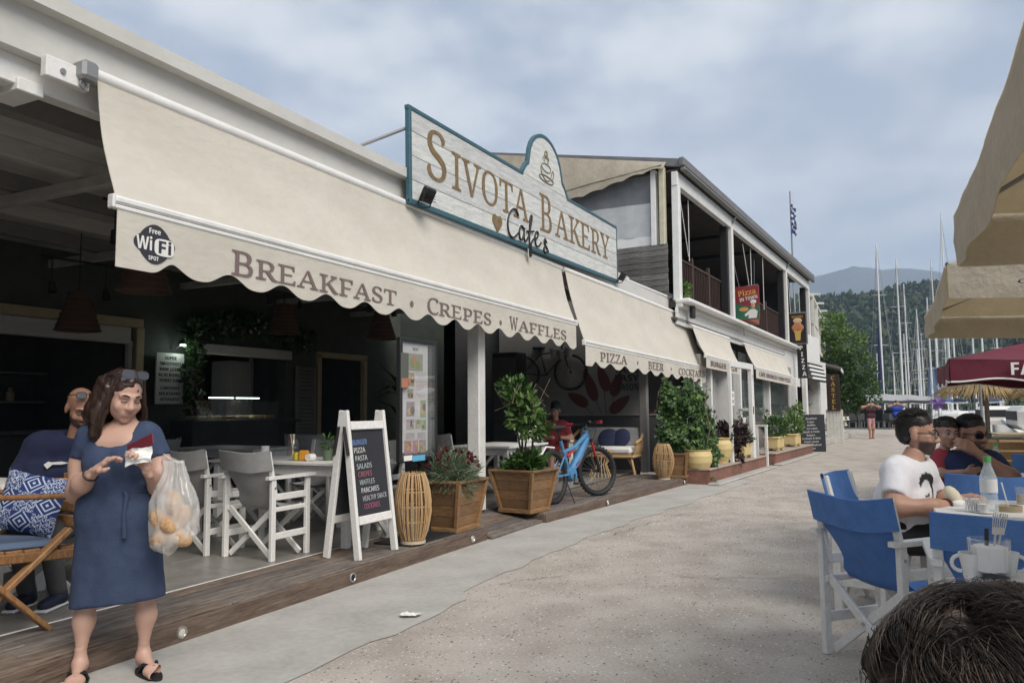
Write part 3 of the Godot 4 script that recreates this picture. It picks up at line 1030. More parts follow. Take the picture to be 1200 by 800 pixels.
func build_awnings() -> void:
	# first awning
	var a := thing("awning", "long cream awning reading BREAKFAST, CREPES, WAFFLES with a wifi badge", "awning", Vector3(-4.45, 3.5, -7), 0.0, "cream shop awnings")
	a.position = Vector3.ZERO
	awning(a, Vector3(-4.44, 3.53, -3.09), Vector3(-4.44, 3.545, -10.83), Vector3(-4.21, 2.68, -3.09), Vector3(-4.21, 2.68, -10.80), 0.36, -3.471, 0.53, 0.34)
	var f := func(z0: float, z1: float, y: float, h: float, t: String, big: String) -> void:
		# small capitals after a tall first letter
		var hb := h * 1.22
		var wb := (absf(z1 - z0)) / (t.length() + 0.95 * 1.25) * 1.0
		words(big, "serif", hb, M.brown_letter, a, Transform3D(Basis(Vector3.UP, PI / 2), Vector3(-4.1885, y + (hb - h) * 0.3, z0 - wb * 0.5)), wb * 0.92)
		words(t, "serif", h, M.brown_letter, a, Transform3D(Basis(Vector3.UP, PI / 2), Vector3(-4.1885, y, (z0 - wb * 1.06 + z1) * 0.5)), absf(z1 - z0) - wb * 1.06)
	f.call(-4.0, -6.06, 2.435, 0.145, "REAKFAST", "B")
	f.call(-6.6, -8.02, 2.43, 0.138, "REPES", "C")
	f.call(-8.5, -10.4, 2.435, 0.135, "AFFLES", "W")
	for z in [-6.33, -8.27]:
		var dot := MB.new()
		dot.lathe([Vector2(0.0, 0.002), Vector2(0.032, 0.0)], 12, Transform3D(Basis(Vector3.BACK, -PI / 2), Vector3(-4.190, 2.42, z)))
		put("dot", dot.mesh(), M.brown_letter, a)
	# wifi badge
	var badge := plain(C(0.028, 0.028, 0.038), 0.7)
	var bb := Transform3D(Basis(Vector3.UP, PI / 2), Vector3(-4.190, 2.45, -3.36))
	var dark := PackedVector2Array()
	for i in 48:
		var an := TAU * i / 48
		var p := Vector2(cos(an) * 0.155, sin(an) * 0.075)
		if absf(cos(an)) < 0.62:
			p.y = signf(sin(an)) * (0.078 + 0.055 * pow(cos(an * 1.0) / 0.62 * 1.0, 2.0) * -1.0 + 0.05)
		dark.append(p)
	var bm := MB.new()
	bm.prism(dark, 0.002, bb)
	put("badge", bm.mesh(), badge, a)
	var lite := PackedVector2Array()
	for i in 32:
		var an := TAU * i / 32
		lite.append(Vector2(0.07 + signf(cos(an)) * pow(absf(cos(an)), 0.55) * 0.075, -0.012 + signf(sin(an)) * pow(absf(sin(an)), 0.55) * 0.056))
	var lm := MB.new()
	lm.prism(lite, 0.002, bb.translated_local(Vector3(0, 0, 0.003)))
	put("badge", lm.mesh(), M.screen_white, a)
	words("Wi", "sans_bold", 0.085, M.screen_white, a, bb.translated_local(Vector3(-0.078, -0.004, 0.003)), 0.115)
	words("Fi", "sans_bold", 0.08, badge, a, bb.translated_local(Vector3(0.072, -0.012, 0.006)), 0.095)
	words("Free", "sans_bold", 0.034, M.screen_white, a, bb.translated_local(Vector3(-0.005, 0.083, 0.003)), 0.085)
	words("SPOT", "sans_bold", 0.026, M.screen_white, a, bb.translated_local(Vector3(-0.01, -0.092, 0.003)), 0.075)
	# motor and bracket at the near end
	pbox("bracket", Vector3(-4.46, 3.455, -2.90), Vector3(0.06, 0.13, 0.28), M.white, a, 0.006)
	var mo := pbox("motor", Vector3(-4.42, 3.50, -3.0), Vector3(0.13, 0.12, 0.11), M.grey_metal, a, 0.02)
	ptube("crank_eye", [Vector3(0, -0.05, 0.02), Vector3(0, -0.09, 0.035), Vector3(0, -0.115, 0.01), Vector3(0, -0.09, -0.015), Vector3(0, -0.06, 0.0)], 0.008, M.grey_metal, mo, 6)
	ptube("bolt", [Vector3(-4.43, 3.45, -2.86), Vector3(-4.42, 3.45, -2.86)], 0.018, M.grey_metal, a, 10)
	pbox("bracket", Vector3(-4.70, 3.33, -2.75), Vector3(0.30, 0.08, 0.16), M.white, a, 0.006)

	# second awning, bending with the street
	var c := thing("awning", "cream awning reading PIZZA, BEER, COCKTAILS above the blue bicycle and sofa", "awning", Vector3.ZERO, 0.0, "cream shop awnings")
	var f0 := Vector3(-4.10, 2.385, -10.90)
	var f1 := Vector3(-3.75, 2.285, -17.75)
	awning(c, Vector3(-4.42, 3.535, -10.93), Vector3(-4.08, 3.45, -17.75), f0, f1, 0.31, 0.35, 0.66, 0.30)
	var u := (f1 - f0).normalized()
	var turn := atan2(-u.z, u.x)
	var put_word := func(t: String, l0: float, l1: float, h: float) -> void:
		var p := f0 + u * (l0 + l1) * 0.5 + Vector3(0.0225, -0.185, 0)
		words(t, "serif", h, M.brown_letter, c, Transform3D(Basis(Vector3.UP, turn), p), l1 - l0)
	put_word.call("PIZZA", 0.55, 1.75, 0.145)
	put_word.call("BEER", 2.85, 3.75, 0.14)
	put_word.call("COCKTAILS", 4.75, 6.75, 0.135)
	for l in [2.3, 4.25]:
		var dot := MB.new()
		dot.lathe([Vector2(0.0, 0.002), Vector2(0.03, 0.0)], 10, Transform3D(Basis(Vector3.BACK, -PI / 2), f0 + u * l + Vector3(0.021, -0.18, 0)))
		put("dot", dot.mesh(), M.brown_letter, c)

# fabric from the roller r0-r1 to the front bar f0-f1, bar, end caps, scalloped valance
func awning(a: Node3D, r0: Vector3, r1: Vector3, f0: Vector3, f1: Vector3, drop: float, first: float, period: float, flat_until: float, fabric: Material = null, scallop := 0.085) -> void:
	var fab: Material = fabric if fabric else M.fabric
	var len := (f1 - f0).length()
	var noise := FastNoiseLite.new()
	noise.seed = int(len * 100)
	noise.frequency = 0.35
	var out := (Vector3(f0.x - r0.x, 0, f0.z - r0.z)).normalized()
	var cl := MB.new()
	cl.sheet(48, 10, func(i: float, j: float) -> Vector3:
		var p := r0.lerp(r1, i).lerp(f0.lerp(f1, i), j)
		var sag := sin(j * PI)
		return p - out * sag * (0.035 + 0.02 * noise.get_noise_2d(i * len * 1.2, j * 1.5)) + Vector3(0, -0.012 * sag * noise.get_noise_1d(i * len * 3.0), 0), 0.004)
	put("canopy", cl.mesh(), fab, a)
	for k in range(1, int(len / 1.1)):
		var i := float(k) / int(len / 1.1) + 0.004 * sin(k * 5.0)
		var pp := []
		for q in 11:
			var j := q / 10.0
			var sag := sin(j * PI)
			pp.append(r0.lerp(r1, i).lerp(f0.lerp(f1, i), j) - out * sag * (0.035 + 0.02 * noise.get_noise_2d(i * len * 1.2, j * 1.5)) + Vector3(0, -0.012 * sag * noise.get_noise_1d(i * len * 3.0), 0))
		ptube("seam", pp, 0.0045, fab, a, 5)
	ptube("roller", [r0 + Vector3(-0.02, -0.01, 0.04), r1 + Vector3(-0.02, -0.01, -0.02)], 0.045, M.white, a, 12)
	var bar := MB.new()
	var u := (f1 - f0).normalized()
	bar.beam(f0 - u * 0.02 + Vector3(0, 0.0, 0), f1 + u * 0.02, 0.055, 0.05, 0.014)
	bar.beam(f0 - u * 0.02 + Vector3(0, -0.045, 0), f1 + u * 0.02 + Vector3(0, -0.045, 0), 0.045, 0.03, 0.008)
	put("front_bar", bar.mesh(), M.white, a)
	for e in [f0 - u * 0.03, f1 + u * 0.03]:
		pbox("end_cap", e + Vector3(0, -0.015, 0), Vector3(0.06, 0.09, 0.022), M.white, a, 0.008)
	# folding arms under the cloth
	for k in ([0.06, 0.94] if len > 3.0 else [0.1, 0.9]):
		var p0 := r0.lerp(r1, k) + Vector3(-0.02, -0.10, 0)
		var p1 := f0.lerp(f1, k) + Vector3(-0.04, 0.0, 0)
		ptube("folding_arm", [p0, (p0 + p1) * 0.5 - out * 0.10 + u * 0.05, p1], 0.018, M.white, a, 8)
	# valance
	var n := int(len / 0.02)
	var va := MB.new()
	va.sheet(n, 4, func(i: float, j: float) -> Vector3:
		var l := i * len
		var edge := 0.0
		if l > flat_until - 0.1:
			var ph := (f0.z - first) if first < 0.0 else first
			edge = pow(0.5 + 0.5 * cos(TAU * (l - ph) / period), 1.35) * scallop
			edge *= smoothstep(flat_until - 0.1, flat_until + 0.1, l)
		edge += -0.02 * smoothstep(0.0, 1.0, 1.0 - absf(l - len) / 0.3)
		var y := -0.055 - (drop - edge) * j
		var wav := 0.002 * sin(l * 5.0) * j + 0.005 * noise.get_noise_1d(l * 4.0) * j
		return f0.lerp(f1, i) + Vector3(0, y, 0) + out * (0.012 + wav), 0.004)
	put("valance", va.mesh(), fab, a)

func build_sign() -> void:
	var g := thing("bakery_sign", "big white plank sign with teal border reading SIVOTA BAKERY Cafe on the roof edge", "sign", Vector3(-4.39, 3.52, -6.55))
	var tilt := atan(0.15 / 6.75)
	g.basis = Basis(Vector3.UP, PI / 2) * Basis(Vector3.BACK, tilt)
	# local: x along the sign (0..6.86), y up from its lower edge, z out to the street
	var L := 6.86
	var H := 1.03
	var planks := mottled(C(0.50, 0.51, 0.48), C(0.70, 0.71, 0.68), 0.7, 81, Vector3(0.45, 2.5, 1.0), 0.012, 0.07, 0.5, 2.2, M.bump_wood, 0.3, false)
	var teal := mottled(C(0.028, 0.085, 0.115), C(0.05, 0.13, 0.16), 0.6, 82, Vector3(1, 1, 1), 0.02, 0.08, 0.4, 1.6, null, 0.5, false)
	# cut the outline: a long board with a stepped arch over its middle
	var arch := PackedVector2Array([Vector2(2.78, H)])
	for i in 25:
		var t := i / 24.0
		var x := 2.78 + 1.66 * t
		var w := absf(t - 0.5) * 2.0
		var y := H + 0.10 * smoothstep(1.0, 0.86, w) + 0.585 * (sqrt(maxf(0.0, 1.0 - pow(w / 0.72, 2.0))) if w < 0.72 else 0.0) * 0.86 + 0.12 * smoothstep(0.98, 0.62, w)
		arch.append(Vector2(x, y))
	arch.append(Vector2(4.44, H))
	var rows := [0.0, 0.255, 0.515, 0.775, H]
	for i in 4:
		pbox("plank", Vector3(L * 0.5, (rows[i] + rows[i + 1]) * 0.5, 0), Vector3(L - 0.02, rows[i + 1] - rows[i] - 0.006, 0.035 + 0.002 * (i % 2)), planks if i % 2 == 0 else tinted(planks, Color(0.95, 0.95, 0.96)), g, 0.003)
	var am := MB.new()
	am.prism(arch, 0.036, Transform3D(Basis.IDENTITY, Vector3(0, 0.003, 0)))
	put("arch_panel", am.mesh(), planks, g)
	# border
	var bw := 0.06
	for r in [[Vector3(L * 0.5, bw * 0.5 - 0.01, 0), Vector3(L, bw, 0.056)], [Vector3(bw * 0.4, H * 0.5, 0), Vector3(bw * 0.8, H, 0.058)], [Vector3(L - bw * 0.25, H * 0.5, 0), Vector3(bw * 0.5, H, 0.058)], [Vector3(1.40, H - 0.012, 0), Vector3(2.82, bw * 0.8, 0.057)], [Vector3(5.63, H - 0.012, 0), Vector3(2.44, bw * 0.8, 0.057)]]:
		pbox("border", r[0], r[1], teal, g, 0.006)
	var pts := []
	for i in range(1, arch.size() - 1):
		pts.append(Vector3(arch[i].x, arch[i].y + 0.0, 0))
	for i in pts.size() - 1:
		pbeam("border", pts[i], pts[i + 1] + (pts[i + 1] - pts[i]).normalized() * 0.012, 0.057 - 0.0004 * (i % 3), 0.05, teal, g, 0.004, Vector3(0, 0, 1).cross(pts[i + 1] - pts[i]).normalized())
	# letters
	var base := Transform3D(Basis.IDENTITY, Vector3(0, 0, 0.0215))
	words("S", "serif", 0.56, M.gold_letter, g, base.translated_local(Vector3(0.55, 0.62, 0)), 0.40, "lettering", 0.006)
	words("IVOTA", "serif", 0.43, M.gold_letter, g, base.translated_local(Vector3(1.91, 0.56, 0)), 2.08, "lettering", 0.006)
	words("B", "serif", 0.54, M.gold_letter, g, base.translated_local(Vector3(3.58, 0.59, 0)), 0.42, "lettering", 0.006)
	words("AKERY", "serif", 0.42, M.gold_letter, g, base.translated_local(Vector3(5.16, 0.55, 0)), 2.52, "lettering", 0.006)
	script_word(g, base.translated_local(Vector3(2.24, 0.02, 0.004)))
	# heart and cup emblem
	var hp := PackedVector2Array()
	for i in 40:
		var t := TAU * i / 40
		hp.append(Vector2(16.0 * pow(sin(t), 3.0), 13.0 * cos(t) - 5.0 * cos(2 * t) - 2.0 * cos(3 * t) - cos(4 * t)) * 0.0085)
	var hm := MB.new()
	hm.prism(hp, 0.012, base.translated_local(Vector3(2.0, 0.17, 0)))
	put("heart", hm.mesh(), M.gold_letter, g)
	var ink := plain(C(0.24, 0.21, 0.15), 0.7)
	var cup := MB.new()
	var ec := Vector3(3.62, 1.30, 0.022)
	for ring in [[0.20, 0.17, -0.02, PI, TAU, 0.010], [0.26, 0.05, -0.17, 0.0, TAU, 0.010], [0.17, 0.06, 0.0, 0.0, TAU, 0.008], [0.07, 0.09, 0.10, -0.6, 3.4, 0.009], [0.05, 0.05, 0.20, 0.0, TAU, 0.012], [0.12, 0.10, 0.09, 0.4, 3.0, 0.006], [0.06, 0.06, -0.05, -1.4, 1.4, 0.010]]:
		var pp := []
		var sx: float = 0.22 if ring[0] == 0.06 else 0.0
		for i in 19:
			var an: float = lerpf(ring[3], ring[4], i / 18.0)
			pp.append(ec + Vector3(cos(an) * ring[0] + sx, sin(an) * ring[1] + ring[2], 0))
		cup.tube(pp, ring[5], 5)
	put("cup_emblem", cup.mesh(), ink, g)
	# floodlights at both lower corners, back strut
	for x in [0.18, 6.80]:
		var fl := Node3D.new()
		fl.name = "floodlight"
		g.add_child(fl, true)
		fl.position = Vector3(x, 0.10, 0.13)
		pbox("housing", Vector3(0, 0, 0), Vector3(0.20, 0.17, 0.06), M.dark_metal, fl, 0.015, Basis(Vector3.RIGHT, 0.5))
		for k in 5:
			pbox("cooling_fin", Vector3(0, -0.06 + 0.03 * k, 0.035), Vector3(0.17, 0.006, 0.03), M.dark_metal, fl, 0.0, Basis(Vector3.RIGHT, 0.5))
		ptube("bracket", [Vector3(-0.11, 0, 0), Vector3(-0.11, -0.1, -0.05), Vector3(0, -0.12, -0.10), Vector3(0.11, -0.1, -0.05), Vector3(0.11, 0, 0)], 0.008, M.dark_metal, fl, 6)
	ptube("strut", [Vector3(0.06, 0.82, -0.03), Vector3(-0.55, 0.36, -0.9)], 0.018, M.grey_metal, g)
	ptube("strut", [Vector3(3.6, 0.9, -0.03), Vector3(3.6, 0.30, -0.9)], 0.018, M.grey_metal, g)
	ptube("strut", [Vector3(6.7, 0.9, -0.03), Vector3(6.7, 0.30, -0.9)], 0.018, M.grey_metal, g)

# «Cafe» in a round hand, with a pale edge round the strokes, and a small ampersand curl
func script_word(g: Node3D, xf: Transform3D) -> void:
	var strokes := [
		[[0.36, 0.36], [0.30, 0.42], [0.20, 0.42], [0.08, 0.32], [0.03, 0.18], [0.08, 0.06], [0.20, 0.04], [0.34, 0.12]],
		[[0.52, 0.22], [0.44, 0.24], [0.38, 0.15], [0.40, 0.06], [0.47, 0.06], [0.53, 0.16], [0.54, 0.23], [0.53, 0.09], [0.57, 0.05], [0.66, 0.12]],
		[[0.66, 0.12], [0.76, 0.30], [0.80, 0.43], [0.76, 0.44], [0.72, 0.30], [0.70, 0.05], [0.71, -0.12], [0.76, -0.10], [0.76, 0.05], [0.86, 0.14]],
		[[0.62, 0.20], [0.86, 0.24]],
		[[0.88, 0.13], [0.98, 0.18], [1.00, 0.24], [0.94, 0.25], [0.89, 0.16], [0.92, 0.06], [1.00, 0.05], [1.10, 0.12]],
		[[1.30, 0.15], [1.24, 0.20], [1.22, 0.14], [1.32, 0.06], [1.26, 0.0], [1.19, 0.04], [1.26, 0.10], [1.36, 0.03]]]
	var dark := MB.new()
	var pale := MB.new()
	for st in strokes:
		var cu := Curve3D.new()
		for i in st.size():
			var p := Vector3(st[i][0], st[i][1], 0)
			var a := Vector3(st[maxi(i - 1, 0)][0], st[maxi(i - 1, 0)][1], 0)
			var b := Vector3(st[mini(i + 1, st.size() - 1)][0], st[mini(i + 1, st.size() - 1)][1], 0)
			var t := (b - a) * 0.17
			cu.add_point(p, -t, t)
		cu.bake_interval = 0.02
		var pp := []
		var qq := []
		for p in cu.get_baked_points():
			pp.append(xf * (p + Vector3(0, 0, 0.012)))
			qq.append(xf * (p - Vector3(0, 0, xf.origin.z)))
		dark.tube(pp, 0.014, 6)
		pale.tube(qq, 0.026, 6)
	put("script_edge", pale.mesh(), M.screen_white, g, Transform3D(Basis.from_scale(Vector3(1, 1, 0.15)), Vector3(0, 0, 0.0215)))
	put("script_lettering", dark.mesh(), M.dark_metal, g)

# ---------------------------------------------------------------- second building
func build_second_building() -> void:
	var tilt := Basis(Vector3.RIGHT, -0.0225)
	var b := thing2("restaurant_building", "two-storey restaurant with open upper terrace, grey roof edge and weathered plank side", "building", 0, 0, 0)
	b.transform = B2 * Transform3D(tilt, Vector3.ZERO)
	var sl := mottled(C(0.13, 0.13, 0.135), C(0.20, 0.20, 0.205), 0.7, 91, Vector3(0.6, 0.6, 0.6))
	var old := mottled(C(0.085, 0.078, 0.07), C(0.26, 0.245, 0.225), 0.85, 92, Vector3(0.3, 6.0, 2.0), 0.012, 0.06, 0.5, 2.2, M.bump_wood, 0.8, false)
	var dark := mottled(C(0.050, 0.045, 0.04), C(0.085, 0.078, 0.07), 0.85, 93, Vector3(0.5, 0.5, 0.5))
	var brown := plain(C(0.055, 0.030, 0.022), 0.6)
	var at := func(off: float, y: float, s0: float) -> Vector3: return Vector3(off, y, -s0)
	# roof: dark fascia, gutter, beam
	var rf := MB.new()
	rf.prism(PackedVector2Array([Vector2(-1.18, 6.70), Vector2(-1.18, 6.88), Vector2(-6.2, 7.95), Vector2(-11.0, 6.88), Vector2(-11.0, 6.70), Vector2(-6.2, 7.77)]), 15.6, Transform3D(Basis.IDENTITY, Vector3(0, 0, -8.85)))
	put("roof", rf.mesh(), sl, b)
	pbeam("roof_edge", at.call(-1.16, 6.80, 0.98), at.call(-1.16, 6.80, 16.75), 0.12, 0.20, sl, b, 0.02)
	pbeam("gutter", at.call(-1.14, 6.64, 1.02), at.call(-1.14, 6.64, 16.7), 0.13, 0.10, M.grey_wall, b, 0.03)
	pbeam("front_beam", at.call(-1.33, 6.44, 1.0), at.call(-1.33, 6.44, 16.5), 0.14, 0.32, M.white, b, 0.01)
	for s0 in [5.4, 12.25]:
		ptube("gutter_bracket", [at.call(-1.12, 6.62, s0), at.call(-1.2, 6.50, s0), at.call(-1.25, 6.40, s0)], 0.03, M.grey_metal, b, 6)
	# columns with dark roll-up blinds beside them
	for s0 in [1.10, 5.40, 12.25, 16.35]:
		pbeam("column", at.call(-1.33, 3.72, s0), at.call(-1.33, 6.3, s0), 0.16, 0.16, M.white, b, 0.012, Vector3.RIGHT)
	for s0 in [5.16, 11.98, 15.95]:
		pbeam("dark_post", at.call(-1.42, 3.72, s0), at.call(-1.42, 6.3, s0), 0.14, 0.20, M.black, b, 0.01, Vector3.RIGHT)
	pbeam("corner_post", at.call(-1.62, 4.98, 1.04), at.call(-1.62, 6.75, 1.04), 0.16, 0.12, mottled(C(0.45, 0.42, 0.30), C(0.6, 0.57, 0.42), 0.7, 94, Vector3(1, 1, 1)), b, 0.01, Vector3.RIGHT)
	pbeam("corner_post", at.call(-1.82, 4.98, 1.06), at.call(-1.82, 6.7, 1.06), 0.18, 0.12, M.white, b, 0.01, Vector3.RIGHT)
	# upper floor and dark depth behind
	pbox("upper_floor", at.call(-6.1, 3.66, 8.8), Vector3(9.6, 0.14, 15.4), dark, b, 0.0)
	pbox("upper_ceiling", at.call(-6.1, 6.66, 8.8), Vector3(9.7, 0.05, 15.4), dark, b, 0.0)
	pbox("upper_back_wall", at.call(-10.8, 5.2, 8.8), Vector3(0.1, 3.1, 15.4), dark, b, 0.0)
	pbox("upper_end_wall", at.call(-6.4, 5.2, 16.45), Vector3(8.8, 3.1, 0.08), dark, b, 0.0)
	for s0 in [3.2, 7.0, 9.6]:
		pbeam("ceiling_beam", at.call(-1.5, 6.5, s0), at.call(-10.0, 6.5, s0), 0.08, 0.10, M.black, b, 0.005)
	# weathered plank side wall
	for k in 9:
		var y := 3.80 + 0.134 * k
		pbox("plank", at.call(-3.80 + rr(-0.01, 0.01), y + 0.065, 1.0 - rr(0.0, 0.012)), Vector3(4.6, 0.128, 0.03), tinted(old, Color(1, 1, 1).darkened(rr(0.0, 0.28))), b, 0.006)
	pbox("side_wall_lower", at.call(-6.0, 1.8, 1.15), Vector3(9.0, 4.0, 0.1), dark, b, 0.0)
	# clear and grey plastic blind over the planks
	var clear := mottled(C(0.42, 0.43, 0.43), C(0.52, 0.53, 0.53), 0.35, 95, Vector3(0.8, 0.8, 0.8))
	var smoke := mottled(C(0.13, 0.135, 0.14), C(0.18, 0.185, 0.19), 0.4, 96, Vector3(0.8, 0.8, 0.8))
	for r in [[4.98, 5.22, M.white, "blind_hem", 0.0], [5.22, 5.98, clear, "clear_blind", 0.03], [5.98, 6.62, smoke, "grey_blind", 0.03]]:
		var m := MB.new()
		m.sheet(40, 4, func(i: float, j: float) -> Vector3:
			return at.call(lerpf(-1.92, -6.1, i), lerpf(r[0], r[1], j) + 0.14 * i * (1.0 - i), 1.07 + r[4] * sin(i * 38.0) * 0.4), 0.008)
		put(r[3], m.mesh(), r[2], b)
	# tan gable cloth with a scalloped hem
	var tan_cloth := mottled(C(0.30, 0.265, 0.20), C(0.40, 0.36, 0.285), 0.9, 97, Vector3(0.4, 0.4, 0.4), 0.01, 0.05, 0.4, 1.7, M.bump_fine, 0.2)
	var gm := MB.new()
	gm.sheet(120, 6, func(i: float, j: float) -> Vector3:
		var off := lerpf(-1.5, -6.2, i)
		var top := 6.83 + (off + 1.5) * -0.222
		var hem := 6.63 - 0.38 * smoothstep(0.0, 0.55, i) + 0.045 * absf(sin(i * 30.0))
		var bulge := 0.16 * sin(j * PI * 0.5)
		return at.call(off, lerpf(top, hem, j), 0.98 - bulge), 0.006)
	put("gable_cloth", gm.mesh(), tan_cloth, b)
	ptube("cloth_seam", [at.call(-1.55, 6.74, 0.83), at.call(-3.2, 6.60, 0.82), at.call(-4.6, 6.45, 0.82), at.call(-6.1, 6.42, 0.82)], 0.012, tan_cloth, b, 5)
	# balcony railing: posts, rail, balusters
	for seg in [[1.3, 5.0], [5.6, 11.9], [12.4, 16.2]]:
		pbeam("handrail", at.call(-1.50, 4.78, seg[0]), at.call(-1.50, 4.78, seg[1]), 0.06, 0.05, brown, b, 0.006)
		pbeam("bottom_rail", at.call(-1.50, 3.86, seg[0]), at.call(-1.50, 3.86, seg[1]), 0.05, 0.04, brown, b, 0.004)
		var n := int((seg[1] - seg[0]) / 0.13)
		for k in n:
			var s0: float = seg[0] + 0.07 + 0.13 * k
			pbeam("baluster", at.call(-1.50, 3.86, s0), at.call(-1.50, 4.76, s0), 0.022, 0.022, brown, b, 0.0, Vector3.RIGHT)
		for s0 in ([2.6, 3.9] if seg[0] < 2.0 else [8.0, 10.0] if seg[0] < 6.0 else [14.3]):
			pbeam("rail_post", at.call(-1.50, 3.75, s0), at.call(-1.50, 4.95, s0), 0.08, 0.08, brown, b, 0.006, Vector3.RIGHT)
	# ropes that hold the rolled blinds
	for r in [[1.55, 6.2, 2.1, 4.9], [2.15, 6.25, 2.15, 4.8], [7.0, 6.2, 7.7, 4.9], [7.9, 6.25, 7.9, 4.7], [9.4, 6.25, 9.4, 4.6], [13.2, 6.2, 13.5, 4.5], [14.1, 6.2, 14.3, 4.5], [15.0, 6.2, 15.2, 4.5]]:
		ptube("blind_rope", [at.call(-1.40, r[1], r[0]), at.call(-1.40, r[3], r[2])], 0.012, M.screen_white, b, 5)
	# white scalloped hem of the far blind seen through the opening
	var hm := MB.new()
	hm.sheet(60, 2, func(i: float, j: float) -> Vector3:
		return at.call(-4.2, 5.25 - j * (0.26 + 0.06 * absf(sin(i * 14.0))), lerpf(8.5, 14.5, i)), 0.006)
	put("far_blind_hem", hm.mesh(), M.white, b)
	# gutter cornice and siding boards over the ground floor
	pbeam("cornice", at.call(-1.20, 3.70, 1.0), at.call(-1.20, 3.70, 13.6), 0.34, 0.11, M.white, b, 0.03)
	pbeam("cornice", at.call(-1.28, 3.60, 1.0), at.call(-1.28, 3.60, 13.6), 0.16, 0.10, M.fascia, b, 0.02)
	for k in 3:
		pbeam("siding_board", at.call(-1.33, 3.50 - 0.125 * k, 0.95), at.call(-1.33, 3.50 - 0.125 * k, 13.4), 0.05, 0.118, M.white, b, 0.006, Vector3(0.12, 1, 0).normalized())
	for k in 9:
		pbeam("siding_board", at.call(-1.30, 3.48 - 0.13 * k, 11.6), at.call(-1.30, 3.48 - 0.13 * k, 14.3), 0.05, 0.124, M.white, b, 0.006, Vector3(0.12, 1, 0).normalized())
	pbox("lantern", at.call(-1.16, 3.52, 1.55), Vector3(0.10, 0.30, 0.16), M.dark_metal, b, 0.02)
	pbeam("pipe", at.call(-1.1, 3.40, 5.75), at.call(-1.1, 3.62, 5.75), 0.05, 0.05, M.grey_metal, b, 0.01, Vector3.RIGHT)
	# ground floor: dark dining room behind white posts and panes
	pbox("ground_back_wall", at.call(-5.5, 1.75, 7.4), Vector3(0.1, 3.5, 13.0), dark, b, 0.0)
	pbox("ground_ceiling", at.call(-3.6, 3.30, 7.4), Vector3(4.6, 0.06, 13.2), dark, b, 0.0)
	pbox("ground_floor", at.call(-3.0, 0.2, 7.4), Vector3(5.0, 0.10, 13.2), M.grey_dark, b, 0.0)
	for r in [[2.0, 0.22], [2.65, 0.30], [3.75, 0.55], [5.35, 0.24], [8.65, 0.22], [12.45, 0.30]]:
		pbeam("window_post", at.call(-1.24, 0.28, r[0]), at.call(-1.24, 2.62, r[0]), 0.10, r[1], M.white, b, 0.01, Vector3.RIGHT)
	for r in [[2.15, 2.45], [2.85, 3.4], [4.1, 5.2], [5.5, 8.5], [8.8, 12.2]]:
		pbox("pane", at.call(-1.22, 1.95, (r[0] + r[1]) * 0.5), Vector3(0.012, 2.0, r[1] - r[0]), M.glass, b, 0.0)
	pbeam("window_rail", at.call(-1.2, 0.98, 1.9), at.call(-1.2, 0.98, 12.4), 0.08, 0.06, M.grey_wall, b, 0.006)
	pbeam("lower_panel", at.call(-1.2, 0.62, 1.9), at.call(-1.2, 0.62, 12.4), 0.05, 0.66, M.grey_wall, b, 0.006)
	pbox("door_notice", at.call(-1.18, 1.70, 4.7), Vector3(0.006, 0.36, 0.30), M.paper, b, 0.0)
	for y in [1.73, 1.58]:
		words("OO", "sans_bold", 0.09, M.brown_letter, b, Transform3D(Basis(Vector3.UP, PI / 2), at.call(-1.174, y + 0.04, 4.7)), 0.16)
	for y in [1.5, 2.05]:
		pbox("back_shelf", at.call(-5.3, y, 7.0), Vector3(0.3, 0.03, 8.0), M.grey_wall, b, 0.004)
	# counter ledge behind the flower pots
	var ledge := thing2("window_counter", "brown wooden counter ledge behind the yellow flower pots", "counter", -0.62, 0.28, 0.6)
	pbox("counter_top", Vector3(0, 0.70, -1.9), Vector3(0.32, 0.05, 4.6), M.deck_fascia, ledge, 0.006)
	for s0 in [0.2, 2.1, 4.0]:
		pbox("leg", Vector3(0, 0.34, -s0), Vector3(0.06, 0.66, 0.06), M.deck_fascia, ledge, 0.006)

	# awnings of the restaurant
	var g := "cream shop awnings"
	var a3 := thing2("awning", "cream awning reading BURGER PIZZA over the glazed restaurant front", "awning", 0, 0, 0, g)
	a3.transform = B2 * Transform3D(tilt, Vector3.ZERO)
	awning(a3, at.call(-1.24, 3.24, 1.75), at.call(-1.24, 3.24, 4.75), at.call(-0.95, 2.56, 1.75), at.call(-0.95, 2.56, 4.55), 0.22, 9.0, 0.5, 99.0)
	words("BURGER PIZZA", "sans_bold", 0.12, M.brown_letter, a3, Transform3D(Basis(Vector3.UP, PI / 2), at.call(-0.925, 2.40, 3.15)), 2.2)
	var a4 := thing2("awning", "cream awning above the black dining room windows, lettered SOUVLAKI", "awning", 0, 0, 0, g)
	a4.set_meta("label", "far cream awning with a line of small lettering beside the white gate post")
	a4.transform = B2 * Transform3D(tilt, Vector3.ZERO)
	awning(a4, at.call(-1.24, 3.25, 6.2), at.call(-1.24, 3.25, 11.4), at.call(-0.95, 2.58, 6.2), at.call(-0.95, 2.58, 10.9), 0.24, 9.0, 0.5, 99.0)
	words("CAFE BRUNCH FOOD PIZZA", "sans_bold", 0.12, M.brown_letter, a4, Transform3D(Basis(Vector3.UP, PI / 2), at.call(-0.925, 2.42, 8.55)), 4.1)

	# hanging and upright signs
	var ps := thing2("pizza_sign", "red and green hanging sign reading Pizza IN TOWN under the upper terrace", "sign", -1.04, 3.72, 6.0)
	var red := mottled(C(0.20, 0.022, 0.028), C(0.28, 0.04, 0.045), 0.5, 98, Vector3(2, 2, 2))
	var grn := plain(C(0.03, 0.14, 0.075), 0.5)
